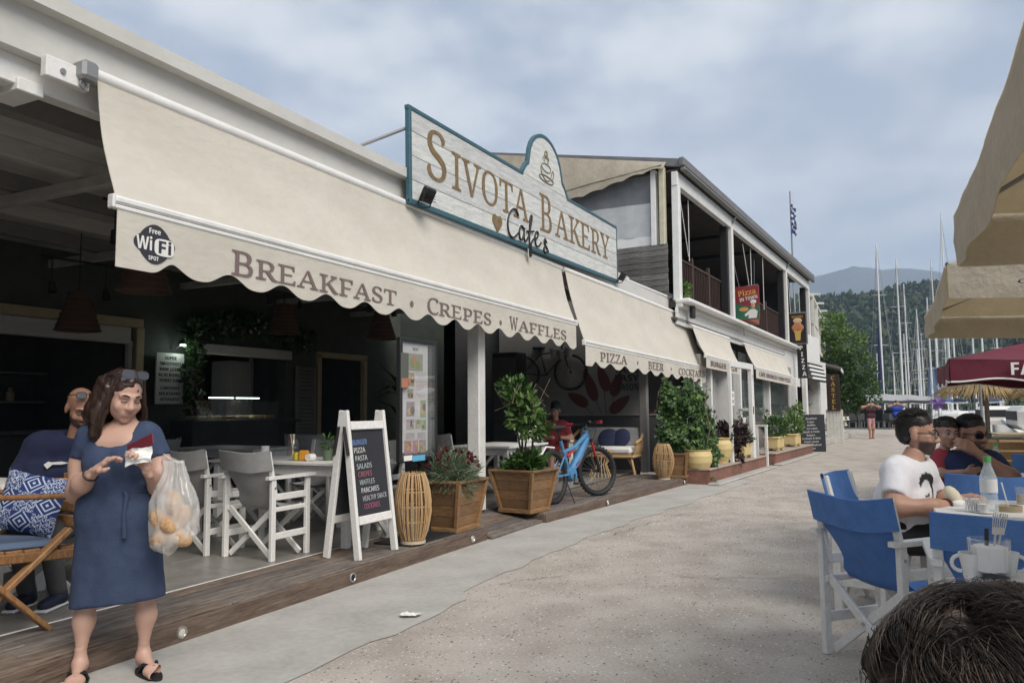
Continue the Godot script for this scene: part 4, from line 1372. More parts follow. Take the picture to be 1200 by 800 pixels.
	pbox("sign_board", Vector3(0, 0.45, 0), Vector3(0.64, 0.92, 0.04), red, ps, 0.006)
	var gp := MB.new()
	gp.prism(PackedVector2Array([Vector2(-0.31, 0.0), Vector2(0.31, 0.0), Vector2(0.31, 0.36), Vector2(0.0, 0.33), Vector2(-0.31, 0.46)]), 0.044, Transform3D(Basis.IDENTITY, Vector3(0, 0.01, 0.001)))
	put("green_field", gp.mesh(), grn, ps)
	words("Pizza", "serif_bold", 0.15, plain(C(0.75, 0.38, 0.06), 0.5), ps, Transform3D(Basis(Vector3.BACK, 0.12), Vector3(0.0, 0.73, 0.024)), 0.48)
	words("IN TOWN", "sans_bold", 0.095, M.screen_white, ps, Transform3D(Basis(Vector3.BACK, 0.16), Vector3(0.04, 0.57, 0.024)), 0.48)
	var pie := MB.new()
	pie.lathe([Vector2(0.0, 0.006), Vector2(0.11, 0.006), Vector2(0.13, 0.0)], 18, Transform3D(Basis(Vector3.RIGHT, PI / 2).scaled(Vector3(1, 0.45, 1)), Vector3(-0.10, 0.28, 0.026)))
	put("painted_pizza", pie.mesh(), plain(C(0.55, 0.33, 0.10), 0.6), ps)
	# a plain cook's jacket and hat, no face
	var ck := MB.new()
	ck.prism(PackedVector2Array([Vector2(0.02, 0.02), Vector2(0.24, 0.02), Vector2(0.27, 0.2), Vector2(0.20, 0.26), Vector2(0.08, 0.26), Vector2(-0.08, 0.12), Vector2(-0.05, 0.07), Vector2(0.04, 0.12)]), 0.05, Transform3D(Basis.IDENTITY, Vector3(0, 0.01, 0.002)))
	ck.ball(Vector3(0.16, 0.47, 0.02), Vector3(0.085, 0.055, 0.01))
	put("painted_cook", ck.mesh(), M.screen_white, ps)
	var hd := MB.new()
	hd.ball(Vector3(0.15, 0.36, 0.02), Vector3(0.06, 0.085, 0.012))
	put("painted_cook_head", hd.mesh(), plain(C(0.5, 0.30, 0.2), 0.7), ps)
	ptube("hanger", [Vector3(-0.2, 0.9, 0), Vector3(-0.32, 1.5, 0)], 0.006, M.grey_metal, ps, 5)
	ptube("hanger", [Vector3(0.2, 0.9, 0), Vector3(0.22, 1.6, 0)], 0.006, M.grey_metal, ps, 5)
	ptube("arm", [Vector3(-0.34, 0.88, 0), Vector3(0.3, 0.93, 0)], 0.012, M.grey_metal, ps, 6)

	var ic := thing2("ice_cream_sign", "black framed sign with a painted ice cream cone at the restaurant corner", "sign", -1.0, 3.50, 12.6)
	pbox("frame", Vector3(0, 0.54, 0), Vector3(0.62, 1.10, 0.06), M.grey_wall, ic, 0.01)
	pbox("sign_board", Vector3(0, 0.54, 0.012), Vector3(0.54, 1.02, 0.05), M.black, ic, 0.004)
	var cone := MB.new()
	cone.prism(PackedVector2Array([Vector2(-0.14, 0.46), Vector2(0.14, 0.46), Vector2(0.10, 0.38), Vector2(0.075, 0.12), Vector2(-0.075, 0.12), Vector2(-0.10, 0.38)]), 0.01, Transform3D(Basis.IDENTITY, Vector3(0, 0, 0.042)))
	put("painted_cone", cone.mesh(), plain(C(0.55, 0.36, 0.08), 0.6), ic)
	var sc := MB.new()
	for r in [[-0.09, 0.56, 0.11], [0.09, 0.56, 0.11], [0.0, 0.66, 0.13]]:
		sc.ball(Vector3(r[0], r[1], 0.04), Vector3(r[2], r[2], 0.012), Basis.IDENTITY, 14, 6)
	put("painted_scoop", sc.mesh(), plain(C(0.52, 0.20, 0.09), 0.6), ic)
	var sc2 := MB.new()
	sc2.ball(Vector3(0.0, 0.80, 0.042), Vector3(0.15, 0.09, 0.012), Basis.IDENTITY, 14, 6)
	put("painted_scoop", sc2.mesh(), plain(C(0.62, 0.46, 0.30), 0.6), ic)
	words("YOGURT", "serif_bold", 0.085, plain(C(0.6, 0.30, 0.04), 0.6), ic, Transform3D(Basis.IDENTITY, Vector3(0, 0.93, 0.04)), 0.38)

	var pv := thing2("vertical_pizza_sign", "narrow black upright sign with white letters PIZZA below the ice cream sign", "sign", -0.97, 2.36, 13.0)
	pbox("sign_board", Vector3(0, 0.58, 0), Vector3(0.32, 1.20, 0.05), M.black, pv, 0.005)
	for k in 5:
		words("PIZZA"[k], "sans_bold", 0.15, M.screen_white, pv, Transform3D(Basis.IDENTITY, Vector3(-0.02 + 0.02 * k, 1.03 - 0.225 * k, 0.027)))
	# plants on the terrace
	var tp := thing2("terrace_plant", "small bright green plant at the front corner of the upper terrace", "plant", -1.30, 3.62, 1.75)
	tp.transform = B2 * Transform3D(tilt, at.call(-1.32, 3.76, 1.55))
	bush(tp, Vector3(0, 0.2, 0), Vector3(0.14, 0.22, 0.30), 220, 0.10, 0.05, M.leaf_bright, "foliage")
	var tb := thing2("terracotta_trough", "terracotta trough standing behind the terrace rail under the pizza sign", "planter", 0, 0, 0)
	tb.transform = B2 * Transform3D(tilt, at.call(-1.28, 3.76, 7.3))
	pbox("trough", Vector3(0, 0.12, 0), Vector3(0.22, 0.24, 1.1), plain(C(0.24, 0.085, 0.05), 0.8), tb, 0.02)
	pbox("rim", Vector3(0, 0.25, 0), Vector3(0.26, 0.04, 1.15), plain(C(0.26, 0.095, 0.055), 0.8), tb, 0.01)

# a rough cloud of leaves round a centre; grows as many leaves as it is told
func bush(o: Node, ce: Vector3, r: Vector3, n: int, l: float, w: float, mat: Material, called := "foliage", up := 0.35, hollow := 0.35) -> MeshInstance3D:
	var m := MB.new()
	var nz := FastNoiseLite.new()
	nz.seed = n + int(ce.x * 100)
	nz.frequency = 1.4
	for i in n:
		var d := Vector3(rng.randfn(), rng.randfn(), rng.randfn()).normalized()
		var k := lerpf(hollow, 1.0, pow(rng.randf(), 0.5)) * (0.85 + 0.5 * nz.get_noise_3dv(d * 1.5))
		var p := ce + d * r * k
		var dir := (d + Vector3(rng.randfn() * 0.5, up + rng.randfn() * 0.4, rng.randfn() * 0.5)).normalized()
		var side := dir.cross(Vector3(rng.randfn(), rng.randfn(), rng.randfn())).normalized()
		var q := rr(0.7, 1.25)
		m.leaf(p, dir, side, l * q, w * q, rr(0.0, 0.4))
	var mi := put(called, m.mesh(), mat, o)
	stuff(mi)
	return mi

func rect_pot(called_label: String, off: float, s0: float, sz: Vector3, mat: Material) -> Node3D:
	var o := thing2("flower_pot", called_label, "planter", off, 0.285, s0, "yellow pots on the red kerb")
	var m := MB.new()
	m.box(Vector3(0, sz.y * 0.46 + 0.04, 0), Vector3(sz.x * 0.92, sz.y * 0.84, sz.z * 0.94), Basis.IDENTITY, 0.025)
	put("pot", m.mesh(), mat, o)
	pbox("rim", Vector3(0, sz.y * 0.90 + 0.02, 0), Vector3(sz.x, sz.y * 0.16, sz.z), mat, o, 0.015)
	pbox("soil", Vector3(0, sz.y * 0.985 + 0.016, 0), Vector3(sz.x * 0.86, 0.02, sz.z * 0.9), M.soil, o, 0.0)
	for sx in [-1, 1]:
		for sz2 in [-1, 1]:
			pbox("foot", Vector3(sx * sz.x * 0.34, 0.022, sz2 * sz.z * 0.36), Vector3(0.07, 0.045, 0.07), mat, o, 0.01)
	return o

# ---------------------------------------------------------------- kerbs, pots and the shops beyond
func build_street_front() -> void:
	for r in [[-1.30, 3.0, "red kerb"], [3.9, 8.75, "red kerb"]]:
		var k := structure("planter_kerb")
		k.transform = B2
		var n := 6
		var l: float = (r[1] - r[0]) / n
		for i in n:
			pbox("kerb_tile", Vector3(-0.01, 0.13, -(r[0] + l * (i + 0.5))), Vector3(0.03, 0.25, l - 0.006), tinted(M.kerb_red, Color(1, 1, 1).darkened(rr(0, 0.12))), k, 0.003)
		pbox("kerb_core", Vector3(-0.42, 0.12, -(r[0] + r[1]) * 0.5), Vector3(0.79, 0.24, r[1] - r[0] - 0.06), M.grout, k, 0.0)
		for e in [r[0], r[1]]:
			pbox("kerb_tile", Vector3(-0.42, 0.13, -e), Vector3(0.80, 0.25, 0.03), M.kerb_red, k, 0.003)
		pbox("coping", Vector3(-0.40, 0.268, -(r[0] + r[1]) * 0.5), Vector3(0.86, 0.03, r[1] - r[0] + 0.06), mottled(C(0.30, 0.24, 0.19), C(0.42, 0.35, 0.29), 0.8, 99, Vector3(1, 1, 1)), k, 0.006)
	var ft := structure("kerb_footing")
	ft.transform = B2
	pbox("footing", Vector3(0.10, 0.02, -0.9), Vector3(0.22, 0.04, 4.6), M.concrete, ft, 0.015)
	pbox("footing", Vector3(0.08, 0.02, -6.3), Vector3(0.2, 0.04, 5.0), M.concrete, ft, 0.015)
	# white gate frame at the kerb
	var gt := thing2("gate_frame", "white open door frame standing at the end of the first red kerb", "door frame", -0.06, 0, 0)
	pbox("post", Vector3(0, 1.28, -2.10), Vector3(0.09, 2.04, 0.17), M.white, gt, 0.008)
	pbox("post", Vector3(-0.02, 1.27, -0.50), Vector3(0.07, 2.0, 0.09), M.white, gt, 0.008)
	pbox("head", Vector3(0, 2.24, -1.26), Vector3(0.08, 0.13, 1.56), M.white, gt, 0.008)
	pbox("lock", Vector3(0.05, 1.30, -2.05), Vector3(0.02, 0.16, 0.03), M.dark_metal, gt, 0.004)
	words("IO", "sans_bold", 0.10, plain(C(0.03, 0.05, 0.15), 0.5), gt, Transform3D(Basis(Vector3.BACK, -PI / 2) * Basis(Vector3.UP, PI / 2), Vector3(0.047, 2.05, -2.1)))
	# low white frame beside it
	var lf := thing2("low_gate", "low white wooden gate frame between the two red kerbs", "gate", -0.12, 0.0, 3.4)
	for p in [[0.05, 0.0], [-0.17, -0.04], [-0.38, -0.08]]:
		pbox("post", Vector3(p[0], 0.46, p[1]), Vector3(0.06, 0.92, 0.06), M.white, lf, 0.006)
	pbeam("rail", Vector3(0.09, 0.935, 0.01), Vector3(-0.42, 0.935, -0.09), 0.05, 0.05, M.white, lf, 0.005)
	pbeam("rail", Vector3(0.05, 0.36, 0.0), Vector3(-0.38, 0.36, -0.08), 0.04, 0.05, M.white, lf, 0.005)
	# pots
	var ivyp := thing2("round_pot", "round pale yellow pot under the trailing ivy at the corner of the kerb", "planter", -0.25, 0.285, -1.15)
	var m := MB.new()
	m.lathe([Vector2(0.0, 0.0), Vector2(0.20, 0.0), Vector2(0.25, 0.10), Vector2(0.26, 0.22), Vector2(0.23, 0.30), Vector2(0.25, 0.33), Vector2(0.21, 0.33), Vector2(0.20, 0.27), Vector2(0.0, 0.27)], 22)
	put("pot", m.mesh(), M.yellow_pot, ivyp)
	var urn := thing2("urn", "tall pale yellow urn holding a dark purple shrub", "planter", -0.22, 0.285, 0.15)
	var um := MB.new()
	um.lathe([Vector2(0.0, 0.0), Vector2(0.15, 0.0), Vector2(0.16, 0.04), Vector2(0.21, 0.14), Vector2(0.25, 0.28), Vector2(0.24, 0.38), Vector2(0.19, 0.45), Vector2(0.22, 0.49), Vector2(0.18, 0.49), Vector2(0.16, 0.44), Vector2(0.0, 0.44)], 22)
	put("pot", um.mesh(), M.yellow_pot, urn)
	var pp := thing2("purple_shrub", "dark purple leafy shrub growing from the tall urn", "shrub", -0.15, 0.72, 0.75)
	bush(pp, Vector3(0, 0.06, 0), Vector3(0.33, 0.33, 0.42), 420, 0.13, 0.08, M.leaf_purple)
	bush(pp, Vector3(0.08, -0.32, -0.02), Vector3(0.12, 0.22, 0.16), 90, 0.11, 0.07, M.leaf_purple)
	ptube("stem", [Vector3(0, -0.27, 0.5), Vector3(0, 0.1, 0.1)], 0.015, M.bark, pp, 5)
	for r in [["first rectangular yellow pot with low green herbs by the gate frame post", 1.85, "green herbs in the yellow pot left of the white gate frame post"], ["rectangular yellow pot with a dark green bush on the second red kerb", 5.05, "dark green bush in the nearer pot of the second kerb"], ["rectangular yellow pot at the far end of the second red kerb", 7.2, "tall light green plant in the last pot by the blackboard"]]:
		rect_pot(r[0], -0.27, r[1], Vector3(0.40, 0.34, 0.62 if r[1] < 3.0 else 0.70), M.yellow_pot)
		var pl := thing2("potted_plant", r[2], "plant", -0.27, 0.62, r[1])
		if r[1] < 3.0:
			bush(pl, Vector3(0, 0.10, 0), Vector3(0.24, 0.22, 0.42), 380, 0.13, 0.028, M.leaf, "foliage", 0.7)
		elif r[1] < 6.0:
			bush(pl, Vector3(0, 0.22, -0.1), Vector3(0.30, 0.34, 0.62), 620, 0.11, 0.05, M.leaf, "foliage", 0.5)
		else:
			bush(pl, Vector3(0, 0.22, -0.2), Vector3(0.28, 0.36, 0.62), 420, 0.12, 0.06, M.leaf_bright, "foliage", 0.5)
			bush(pl, Vector3(0, 0.5, -0.9), Vector3(0.18, 0.42, 0.22), 160, 0.11, 0.05, M.leaf_bright, "foliage", 0.7)
	# white window box higher up, small pots on the ledges
	var wb := thing2("window_box", "white window box with small flowers under the dark dining room windows", "planter", -0.70, 0.92, 9.6)
	pbox("box", Vector3(0, 0.09, 0), Vector3(0.2, 0.18, 1.9), M.white, wb, 0.01)
	bush(wb, Vector3(0, 0.26, 0.2), Vector3(0.14, 0.16, 1.0), 260, 0.09, 0.04, M.leaf_grey)
	var i := 0
	for r in [[1.0, "small white pot on the brown ledge nearest the ivy"], [3.45, "small white pot on the brown ledge in front of the glass door"], [5.7, "little white pot on the ledge just past the gate frame"]]:
		var sp := thing2("small_pot", r[1], "flower pot", -0.62, 1.0, r[0])
		var sm := MB.new()
		sm.lathe([Vector2(0.0, 0.0), Vector2(0.07, 0.0), Vector2(0.095, 0.13), Vector2(0.08, 0.13), Vector2(0.0, 0.11)], 14)
		put("pot", sm.mesh(), M.white, sp)
		bush(sp, Vector3(0, 0.2, 0), Vector3(0.09, 0.12, 0.10), 50, 0.08, 0.03, M.leaf_grey)
		i += 1

	# ivy: a thick curtain of leaves from the awning down to the kerb
	var ivy := thing("ivy", "tall curtain of dark green ivy hanging at the end of the deck", "ivy", Vector3(-3.45, 0.1, -14.3))
	var nz := FastNoiseLite.new()
	nz.seed = 5
	nz.frequency = 0.9
	for pass_ in 3:
		var im := MB.new()
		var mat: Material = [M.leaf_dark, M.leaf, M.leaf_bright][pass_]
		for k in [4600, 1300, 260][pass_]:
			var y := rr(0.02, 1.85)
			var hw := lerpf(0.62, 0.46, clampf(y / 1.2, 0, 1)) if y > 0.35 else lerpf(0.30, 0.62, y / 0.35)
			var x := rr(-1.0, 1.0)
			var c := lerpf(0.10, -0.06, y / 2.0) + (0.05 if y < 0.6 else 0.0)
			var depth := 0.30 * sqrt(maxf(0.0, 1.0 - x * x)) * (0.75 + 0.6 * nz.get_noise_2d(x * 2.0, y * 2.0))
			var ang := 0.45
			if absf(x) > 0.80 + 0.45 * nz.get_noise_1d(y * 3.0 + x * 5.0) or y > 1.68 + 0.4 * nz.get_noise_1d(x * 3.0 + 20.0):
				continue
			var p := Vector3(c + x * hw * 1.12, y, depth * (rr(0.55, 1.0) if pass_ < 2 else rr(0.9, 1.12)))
			p = Basis(Vector3.UP, ang) * p
			var dir := Vector3(rng.randfn() * 0.5, -0.8 + rng.randfn() * 0.3, 0.5 + rng.randfn() * 0.35).normalized()
			var side := dir.cross(Vector3(rng.randfn() * 0.4, 0.4, 1.0 + rng.randfn() * 0.4)).normalized()
			var q := rr(0.75, 1.3)
			im.leaf(p, dir, side, 0.085 * q, 0.075 * q, rr(-0.1, 0.3))
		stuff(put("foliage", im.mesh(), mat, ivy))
	for k in 7:
		var x0 := -0.45 + 0.15 * k
		ptube("stem", [Vector3(x0 * 0.6, 0.0, 0.0), Vector3(x0 + 0.05, 0.9, 0.05), Vector3(x0 - 0.04, 1.3, 0.05), Vector3(x0, 1.6, 0.0)], 0.012, M.bark, ivy, 5)
	ptube("trailing_stem", [Vector3(0.42, 0.30, 0.15), Vector3(0.50, 0.12, 0.22), Vector3(0.52, -0.06, 0.26), Vector3(0.60, -0.085, 0.30)], 0.008, M.leaf, ivy, 5)
	bush(ivy, Vector3(0.55, -0.05, 0.28), Vector3(0.09, 0.07, 0.08), 60, 0.06, 0.035, M.leaf_bright)
	var crook := thing("awning_crank", "thin pale awning crank rod hanging in front of the ivy", "crank rod", Vector3(-3.2, 1.0, -14.2))
	ptube("rod", [Vector3(-0.02, 1.0, 0.0), Vector3(0.0, 0.28, 0.02), Vector3(-0.06, 0.22, 0.06), Vector3(-0.13, 0.18, 0.1), Vector3(-0.13, 0.08, 0.1)], 0.008, M.grey_wall, crook, 6)

	# narrow shop with striped awning after the restaurant
	var sh := thing2("corner_shop", "narrow white clapboard shop with a dark window under a striped awning", "building", -1.2, 0, 0)
	var ox := 0.0
	pbox("corner_board", Vector3(0.05, 1.75, -14.2), Vector3(0.16, 3.5, 0.26), M.white, sh, 0.01)
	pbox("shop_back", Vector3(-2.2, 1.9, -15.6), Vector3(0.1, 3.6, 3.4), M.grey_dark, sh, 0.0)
	pbox("shop_side", Vector3(-1.1, 1.9, -14.4), Vector3(2.2, 3.6, 0.08), M.grey_dark, sh, 0.0)
	pbox("shop_head", Vector3(0, 3.25, -15.9), Vector3(0.10, 1.6, 3.4), M.white, sh, 0.01)
	for y in [1.0, 1.5, 2.0]:
		pbox("shelf", Vector3(-0.5, y, -15.9), Vector3(0.5, 0.03, 3.0), M.grey_wall, sh, 0.004)
		for k in 9:
			pbox("shelf_goods", Vector3(-0.4 + rr(-0.1, 0.1), y + 0.1, -14.7 - 0.3 * k), Vector3(0.14, 0.14 + rr(0, 0.16), 0.16), [M.grey_wall, M.beige, M.leaf_purple, M.white][rng.randi() % 4], sh, 0.01)
	pbox("shop_ceiling", Vector3(-1.1, 3.0, -15.9), Vector3(2.2, 0.06, 3.2), M.grey_dark, sh, 0.0)
	for k in 20:
		pbox("clapboard", Vector3(0.02, 0.12 + 0.155 * k, -18.2), Vector3(0.05, 0.15, 1.5), M.white, sh, 0.006, Basis(Vector3.BACK, -0.10))
		pbox("clapboard", Vector3(-0.7, 0.12 + 0.155 * k, -17.45), Vector3(1.4, 0.15, 0.05), M.white, sh, 0.006)
	var stp := thing2("striped_awning", "small black and white striped awning over the dark shop window", "awning", -1.15, 2.3, 14.45)
	for k in 9:
		pbox("stripe", Vector3(0.26 - 0.02 * k, 0.02 + 0.075 * k, -1.5), Vector3(0.04, 0.078, 2.9), M.screen_white if k % 2 else M.black, stp, 0.0, Basis(Vector3.BACK, 0.25))
	var bo := thing2("chalkboard", "tall blackboard with white handwriting leaning at the corner shop", "chalkboard", -0.22, 0.0, 10.0)
	bo.transform = B2 * Transform3D(Basis(Vector3.UP, 0.35), Vector3(-0.20, 0.0, -10.0))
	pbox("board", Vector3(0, 0.56, 0), Vector3(0.66, 1.08, 0.04), plain(C(0.018, 0.022, 0.03), 0.7), bo, 0.004, Basis(Vector3.RIGHT, -0.06))
	pbox("frame", Vector3(0.0, 0.56, -0.012), Vector3(0.71, 1.13, 0.03), M.dark_metal, bo, 0.005, Basis(Vector3.RIGHT, -0.06))
	var lines := ["Breakfast", "Crepes", "Waffles", "Ice cream", "Salads & Pasta", "Burgers", "Cocktails & Beer", "Fresh juices", "Fish & seafood", "Meze"]
	for k in lines.size():
		words(lines[k], "sans", 0.055, M.screen_white, bo, Transform3D(Basis(Vector3.BACK, 0.05) * Basis(Vector3.RIGHT, -0.06), Vector3(-0.05 + rr(-0.03, 0.03), 1.0 - 0.1 * k, 0.026 - 0.06 * (0.44 - 0.1 * k))), 0.055 * 0.62 * lines[k].length())

# ---------------------------------------------------------------- balcony house, tree, far cafe and people's backdrop
func build_end_of_street() -> void:
	var yel := mottled(C(0.50, 0.47, 0.30), C(0.62, 0.59, 0.42), 0.8, 101, Vector3(0.5, 0.5, 0.5))
	var tim := mottled(C(0.58, 0.57, 0.50), C(0.68, 0.67, 0.61), 0.7, 102, Vector3(0.8, 0.8, 0.8))
	var h := thing2("balcony_house", "cream house with a white picket balcony, timber posts and a porch", "building", -1.5, 0, 18.4)
	h.rotation.y += 0.115
	pbox("wall", Vector3(-2.2, 2.9, -5), Vector3(0.3, 5.8, 10), yel, h, 0.0)
	pbox("end_wall", Vector3(-3.6, 2.9, 0.0), Vector3(3.0, 5.8, 0.2), yel, h, 0.0)
	pbox("balcony_slab", Vector3(-1.0, 3.75, -5), Vector3(2.2, 0.18, 10), tim, h, 0.01)
	for k in 4:
		var z := -0.2 - 3.1 * k
		pbox("porch_column", Vector3(-0.05, 1.85, z), Vector3(0.24, 3.7, 0.24), tim, h, 0.02)
		pbox("balcony_post", Vector3(0.0, 4.9, z), Vector3(0.14, 2.2, 0.14), tim, h, 0.01)
		pbeam("roof_rafter", Vector3(-0.4, 6.02, z), Vector3(0.35, 5.98, z), 0.08, 0.09, tim, h, 0.01)
	pbox("handrail", Vector3(0.02, 4.78, -5), Vector3(0.10, 0.07, 9.8), tim, h, 0.01)
	for k in 33:
		pbox("picket", Vector3(0.02, 4.30, -0.25 - 0.3 * k), Vector3(0.03, 0.92, 0.16), tim, h, 0.0)
	pbox("roof_beam", Vector3(0.0, 5.92, -5), Vector3(0.12, 0.12, 10), tim, h, 0.01)
	var rr_ := MB.new()
	rr_.prism(PackedVector2Array([Vector2(-1.4, 3.62), Vector2(0.75, 2.95), Vector2(0.75, 3.05), Vector2(-1.4, 3.74)]), 9.0, Transform3D(Basis.IDENTITY, Vector3(0.2, 0.0, -6.8)))
	put("porch_roof", rr_.mesh(), plain(C(0.15, 0.14, 0.135), 0.8), h)
	pbox("porch_roof_edge", Vector3(0.95, 2.93, -6.8), Vector3(0.05, 0.16, 9.0), M.white, h, 0.01)
	for k in 2:
		pbox("window", Vector3(-2.03, 4.9, -2.5 - 4.0 * k), Vector3(0.04, 1.6, 1.1), M.grey_dark, h, 0.004)
		pbox("window", Vector3(-2.03, 1.8, -2.5 - 4.0 * k), Vector3(0.04, 2.0, 1.4), M.grey_dark, h, 0.004)
	ptube("aerial", [Vector3(-2.4, 6.4, -1.2), Vector3(-2.4, 7.6, -1.2)], 0.03, M.grey_wall, h, 5)
	var gold := plain(C(0.5, 0.33, 0.06), 0.5)
	var vs := thing2("vertical_shop_sign", "upright dark brown sign with gold capital letters before the porch", "sign", -0.45, 1.25, 15.9)
	pbox("sign_board", Vector3(0, 0.62, 0), Vector3(0.46, 1.36, 0.05), plain(C(0.035, 0.018, 0.012), 0.5), vs, 0.006)
	for k in 6:
		words("CASTEL"[k], "serif_bold", 0.15, gold, vs, Transform3D(Basis.IDENTITY, Vector3(0, 1.17 - 0.22 * k, 0.027)))
	var sp := thing2("sign_panel", "narrow panel of cream planks below the upright gold lettered sign", "panel", -0.45, 0.0, 15.95)
	for k in 5:
		pbox("plank", Vector3(-0.24 + 0.12 * k, 0.62, 0), Vector3(0.11, 1.24, 0.04), tim, sp, 0.006)
	# stone kerb and steps of the porch
	var kb := structure("porch_kerb")
	kb.transform = B2
	for k in 7:
		pbox("kerb_stone", Vector3(-0.62 - 0.035 * k, 0.11, -14.0 - 1.4 * k), Vector3(0.35, 0.22, 1.36), M.concrete, kb, 0.02)
	pbox("porch_floor", Vector3(-1.6, 0.10, -19.0), Vector3(1.7, 0.2, 10.5), M.concrete, kb, 0.0)
	for k in 5:
		var ct := thing2("crate_display", ["pale wooden crate of goods nearest the porch post", "second pale crate of goods along the porch kerb", "middle pale crate of goods along the porch kerb", "fourth pale crate along the porch kerb beside the tree", "last pale crate of goods by the tree trunk"][k], "crate", -0.95, 0.2, 17.3 + 1.15 * k, "crates along the porch kerb")
		for t in 3:
			for q in 2:
				pbox("slat", Vector3(-0.05 + 0.1 * t, 0.10 + 0.24 * t + 0.09 * q, 0), Vector3(0.03, 0.07, 0.6), tim, ct, 0.004)
			pbox("tray", Vector3(-0.12 + 0.1 * t, 0.08 + 0.24 * t, 0), Vector3(0.24, 0.03, 0.6), tim, ct, 0.0)
			for q in 6:
				pbox("goods", Vector3(-0.12 + 0.1 * t, 0.16 + 0.24 * t, -0.24 + 0.09 * q), Vector3(0.16, 0.10 + rr(0, 0.06), 0.07), [M.yellow_pot, M.beige, M.leaf_bright, M.screen_white, M.petal_red][rng.randi() % 5], ct, 0.01)

	# tree at the bend
	var t := thing("street_tree", "leafy green tree rising over the porch where the street ends", "tree", Vector3(-2.1, 0, -40))
	ptube("trunk", [Vector3(0, 0, 0), Vector3(0.05, 1.0, 0), Vector3(-0.05, 2.0, 0.1), Vector3(0.1, 3.2, 0), Vector3(0.1, 5.0, 0)], [0.17, 0.14, 0.12, 0.09, 0.03], M.bark, t, 8)
	for k in 9:
		var an := TAU * k / 9.0
		var y0 := 1.6 + 0.35 * k
		ptube("limb", [Vector3(0, y0, 0), Vector3(cos(an) * 0.5, y0 + 0.5, sin(an) * 0.5), Vector3(cos(an) * 1.1, y0 + 0.8, sin(an) * 1.1)], [0.06, 0.04, 0.015], M.bark, t, 5)
	for r in [[-0.2, 5.2, 0.0, 0.95, 0.85, 1.3], [0.5, 4.4, 0.3, 1.0, 0.9, 1.2], [-0.6, 4.2, 0.2, 0.8, 0.8, 1.0], [0.9, 3.2, 0.3, 1.0, 1.0, 1.1], [0.0, 3.2, 0.6, 0.9, 0.9, 0.9], [1.2, 2.1, 0.5, 0.85, 0.9, 0.9], [0.3, 2.2, 0.6, 0.8, 0.7, 0.8], [0.5, 1.5, 0.6, 0.7, 0.55, 0.7]]:
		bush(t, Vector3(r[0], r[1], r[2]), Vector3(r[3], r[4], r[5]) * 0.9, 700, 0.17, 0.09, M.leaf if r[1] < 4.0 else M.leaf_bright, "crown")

	# grey cafe canopy across the end of the street
	var c := thing("cafe_canopy", "long low grey canopy on thin posts across the end of the street", "canopy", Vector3(-0.3, 0, -52))
	var cg := mottled(C(0.28, 0.28, 0.28), C(0.36, 0.36, 0.36), 0.7, 103, Vector3(0.5, 0.5, 0.5))
	var cm := MB.new()
	cm.sheet(24, 8, func(i: float, j: float) -> Vector3:
		var x := lerpf(-2.7, 2.6, i)
		return Vector3(x, 1.66 + 0.42 * sin(j * PI * 0.5) * (0.6 + 0.4 * sin(i * PI)) - 0.05 * absf(sin(i * 12.0)), lerpf(2.0, -1.5, j)), 0.05)
	put("canopy", cm.mesh(), cg, c)
	var ch := MB.new()
	ch.sheet(24, 2, func(i: float, j: float) -> Vector3: return Vector3(lerpf(-2.7, 2.6, i), 1.68 - 0.16 * j - 0.05 * absf(sin(i * 12.0)), 2.02), 0.02)
	put("hem", ch.mesh(), M.grey_dark, c)
	for x in [-2.6, -1.3, 0.0, 1.3, 2.5]:
		ptube("post", [Vector3(x, 0, 1.8), Vector3(x, 1.75, 1.8)], 0.035, M.grey_wall, c, 6)
	pbox("back_wall", Vector3(0, 0.55, -1.4), Vector3(5.2, 1.1, 0.1), M.grey_dark, c, 0.0)
	for k in 9:
		var q := thing("cafe_chair", "small dark cafe chair at place %s along the front of the grey canopy" % ["one", "two", "three", "four", "five", "six", "seven", "eight", "nine"][k], "chair", Vector3(-2.5 + 0.55 * k, 0, -49.6 + 0.3 * (k % 2)), rr(-0.6, 0.6), "dark cafe chairs under the grey canopy")
		pbox("seat", Vector3(0, 0.44, 0), Vector3(0.42, 0.04, 0.42), M.grey_dark, q, 0.01)
		pbox("backrest", Vector3(0, 0.72, -0.2), Vector3(0.42, 0.40, 0.03), M.grey_dark, q, 0.01)
		for sx in [-1, 1]:
			for sz in [-1, 1]:
				pbox("leg", Vector3(0.18 * sx, 0.21, 0.18 * sz), Vector3(0.03, 0.42, 0.03), M.grey_metal, q, 0.0)
	var st := MB.new()
	# flag pole over the restaurant roof
	var fp := thing2("flag_pole", "tall flagpole with a limp blue and white flag behind the restaurant roof", "flagpole", -2.2, 3.6, 18.5)
	ptube("pole", [Vector3(0, 0, 0), Vector3(0.0, 6.85, 0)], [0.05, 0.03], M.grey_metal, fp, 6)
	var fl := MB.new()
	var fw := MB.new()
	for k in 9:
		var mb := fl if k % 2 == 0 else fw
		mb.sheet(6, 2, func(i: float, j: float) -> Vector3:
			return Vector3(0.03 + 0.16 * i + 0.05 * sin(i * 9.0 + k), 6.3 - 0.13 * (k + j) - 0.25 * i, 0.10 * sin(i * 7.0)), 0.004)
	put("flag_stripe", fl.mesh(), plain(C(0.03, 0.07, 0.30), 0.8), fp)
	put("flag_stripe", fw.mesh(), M.screen_white, fp)

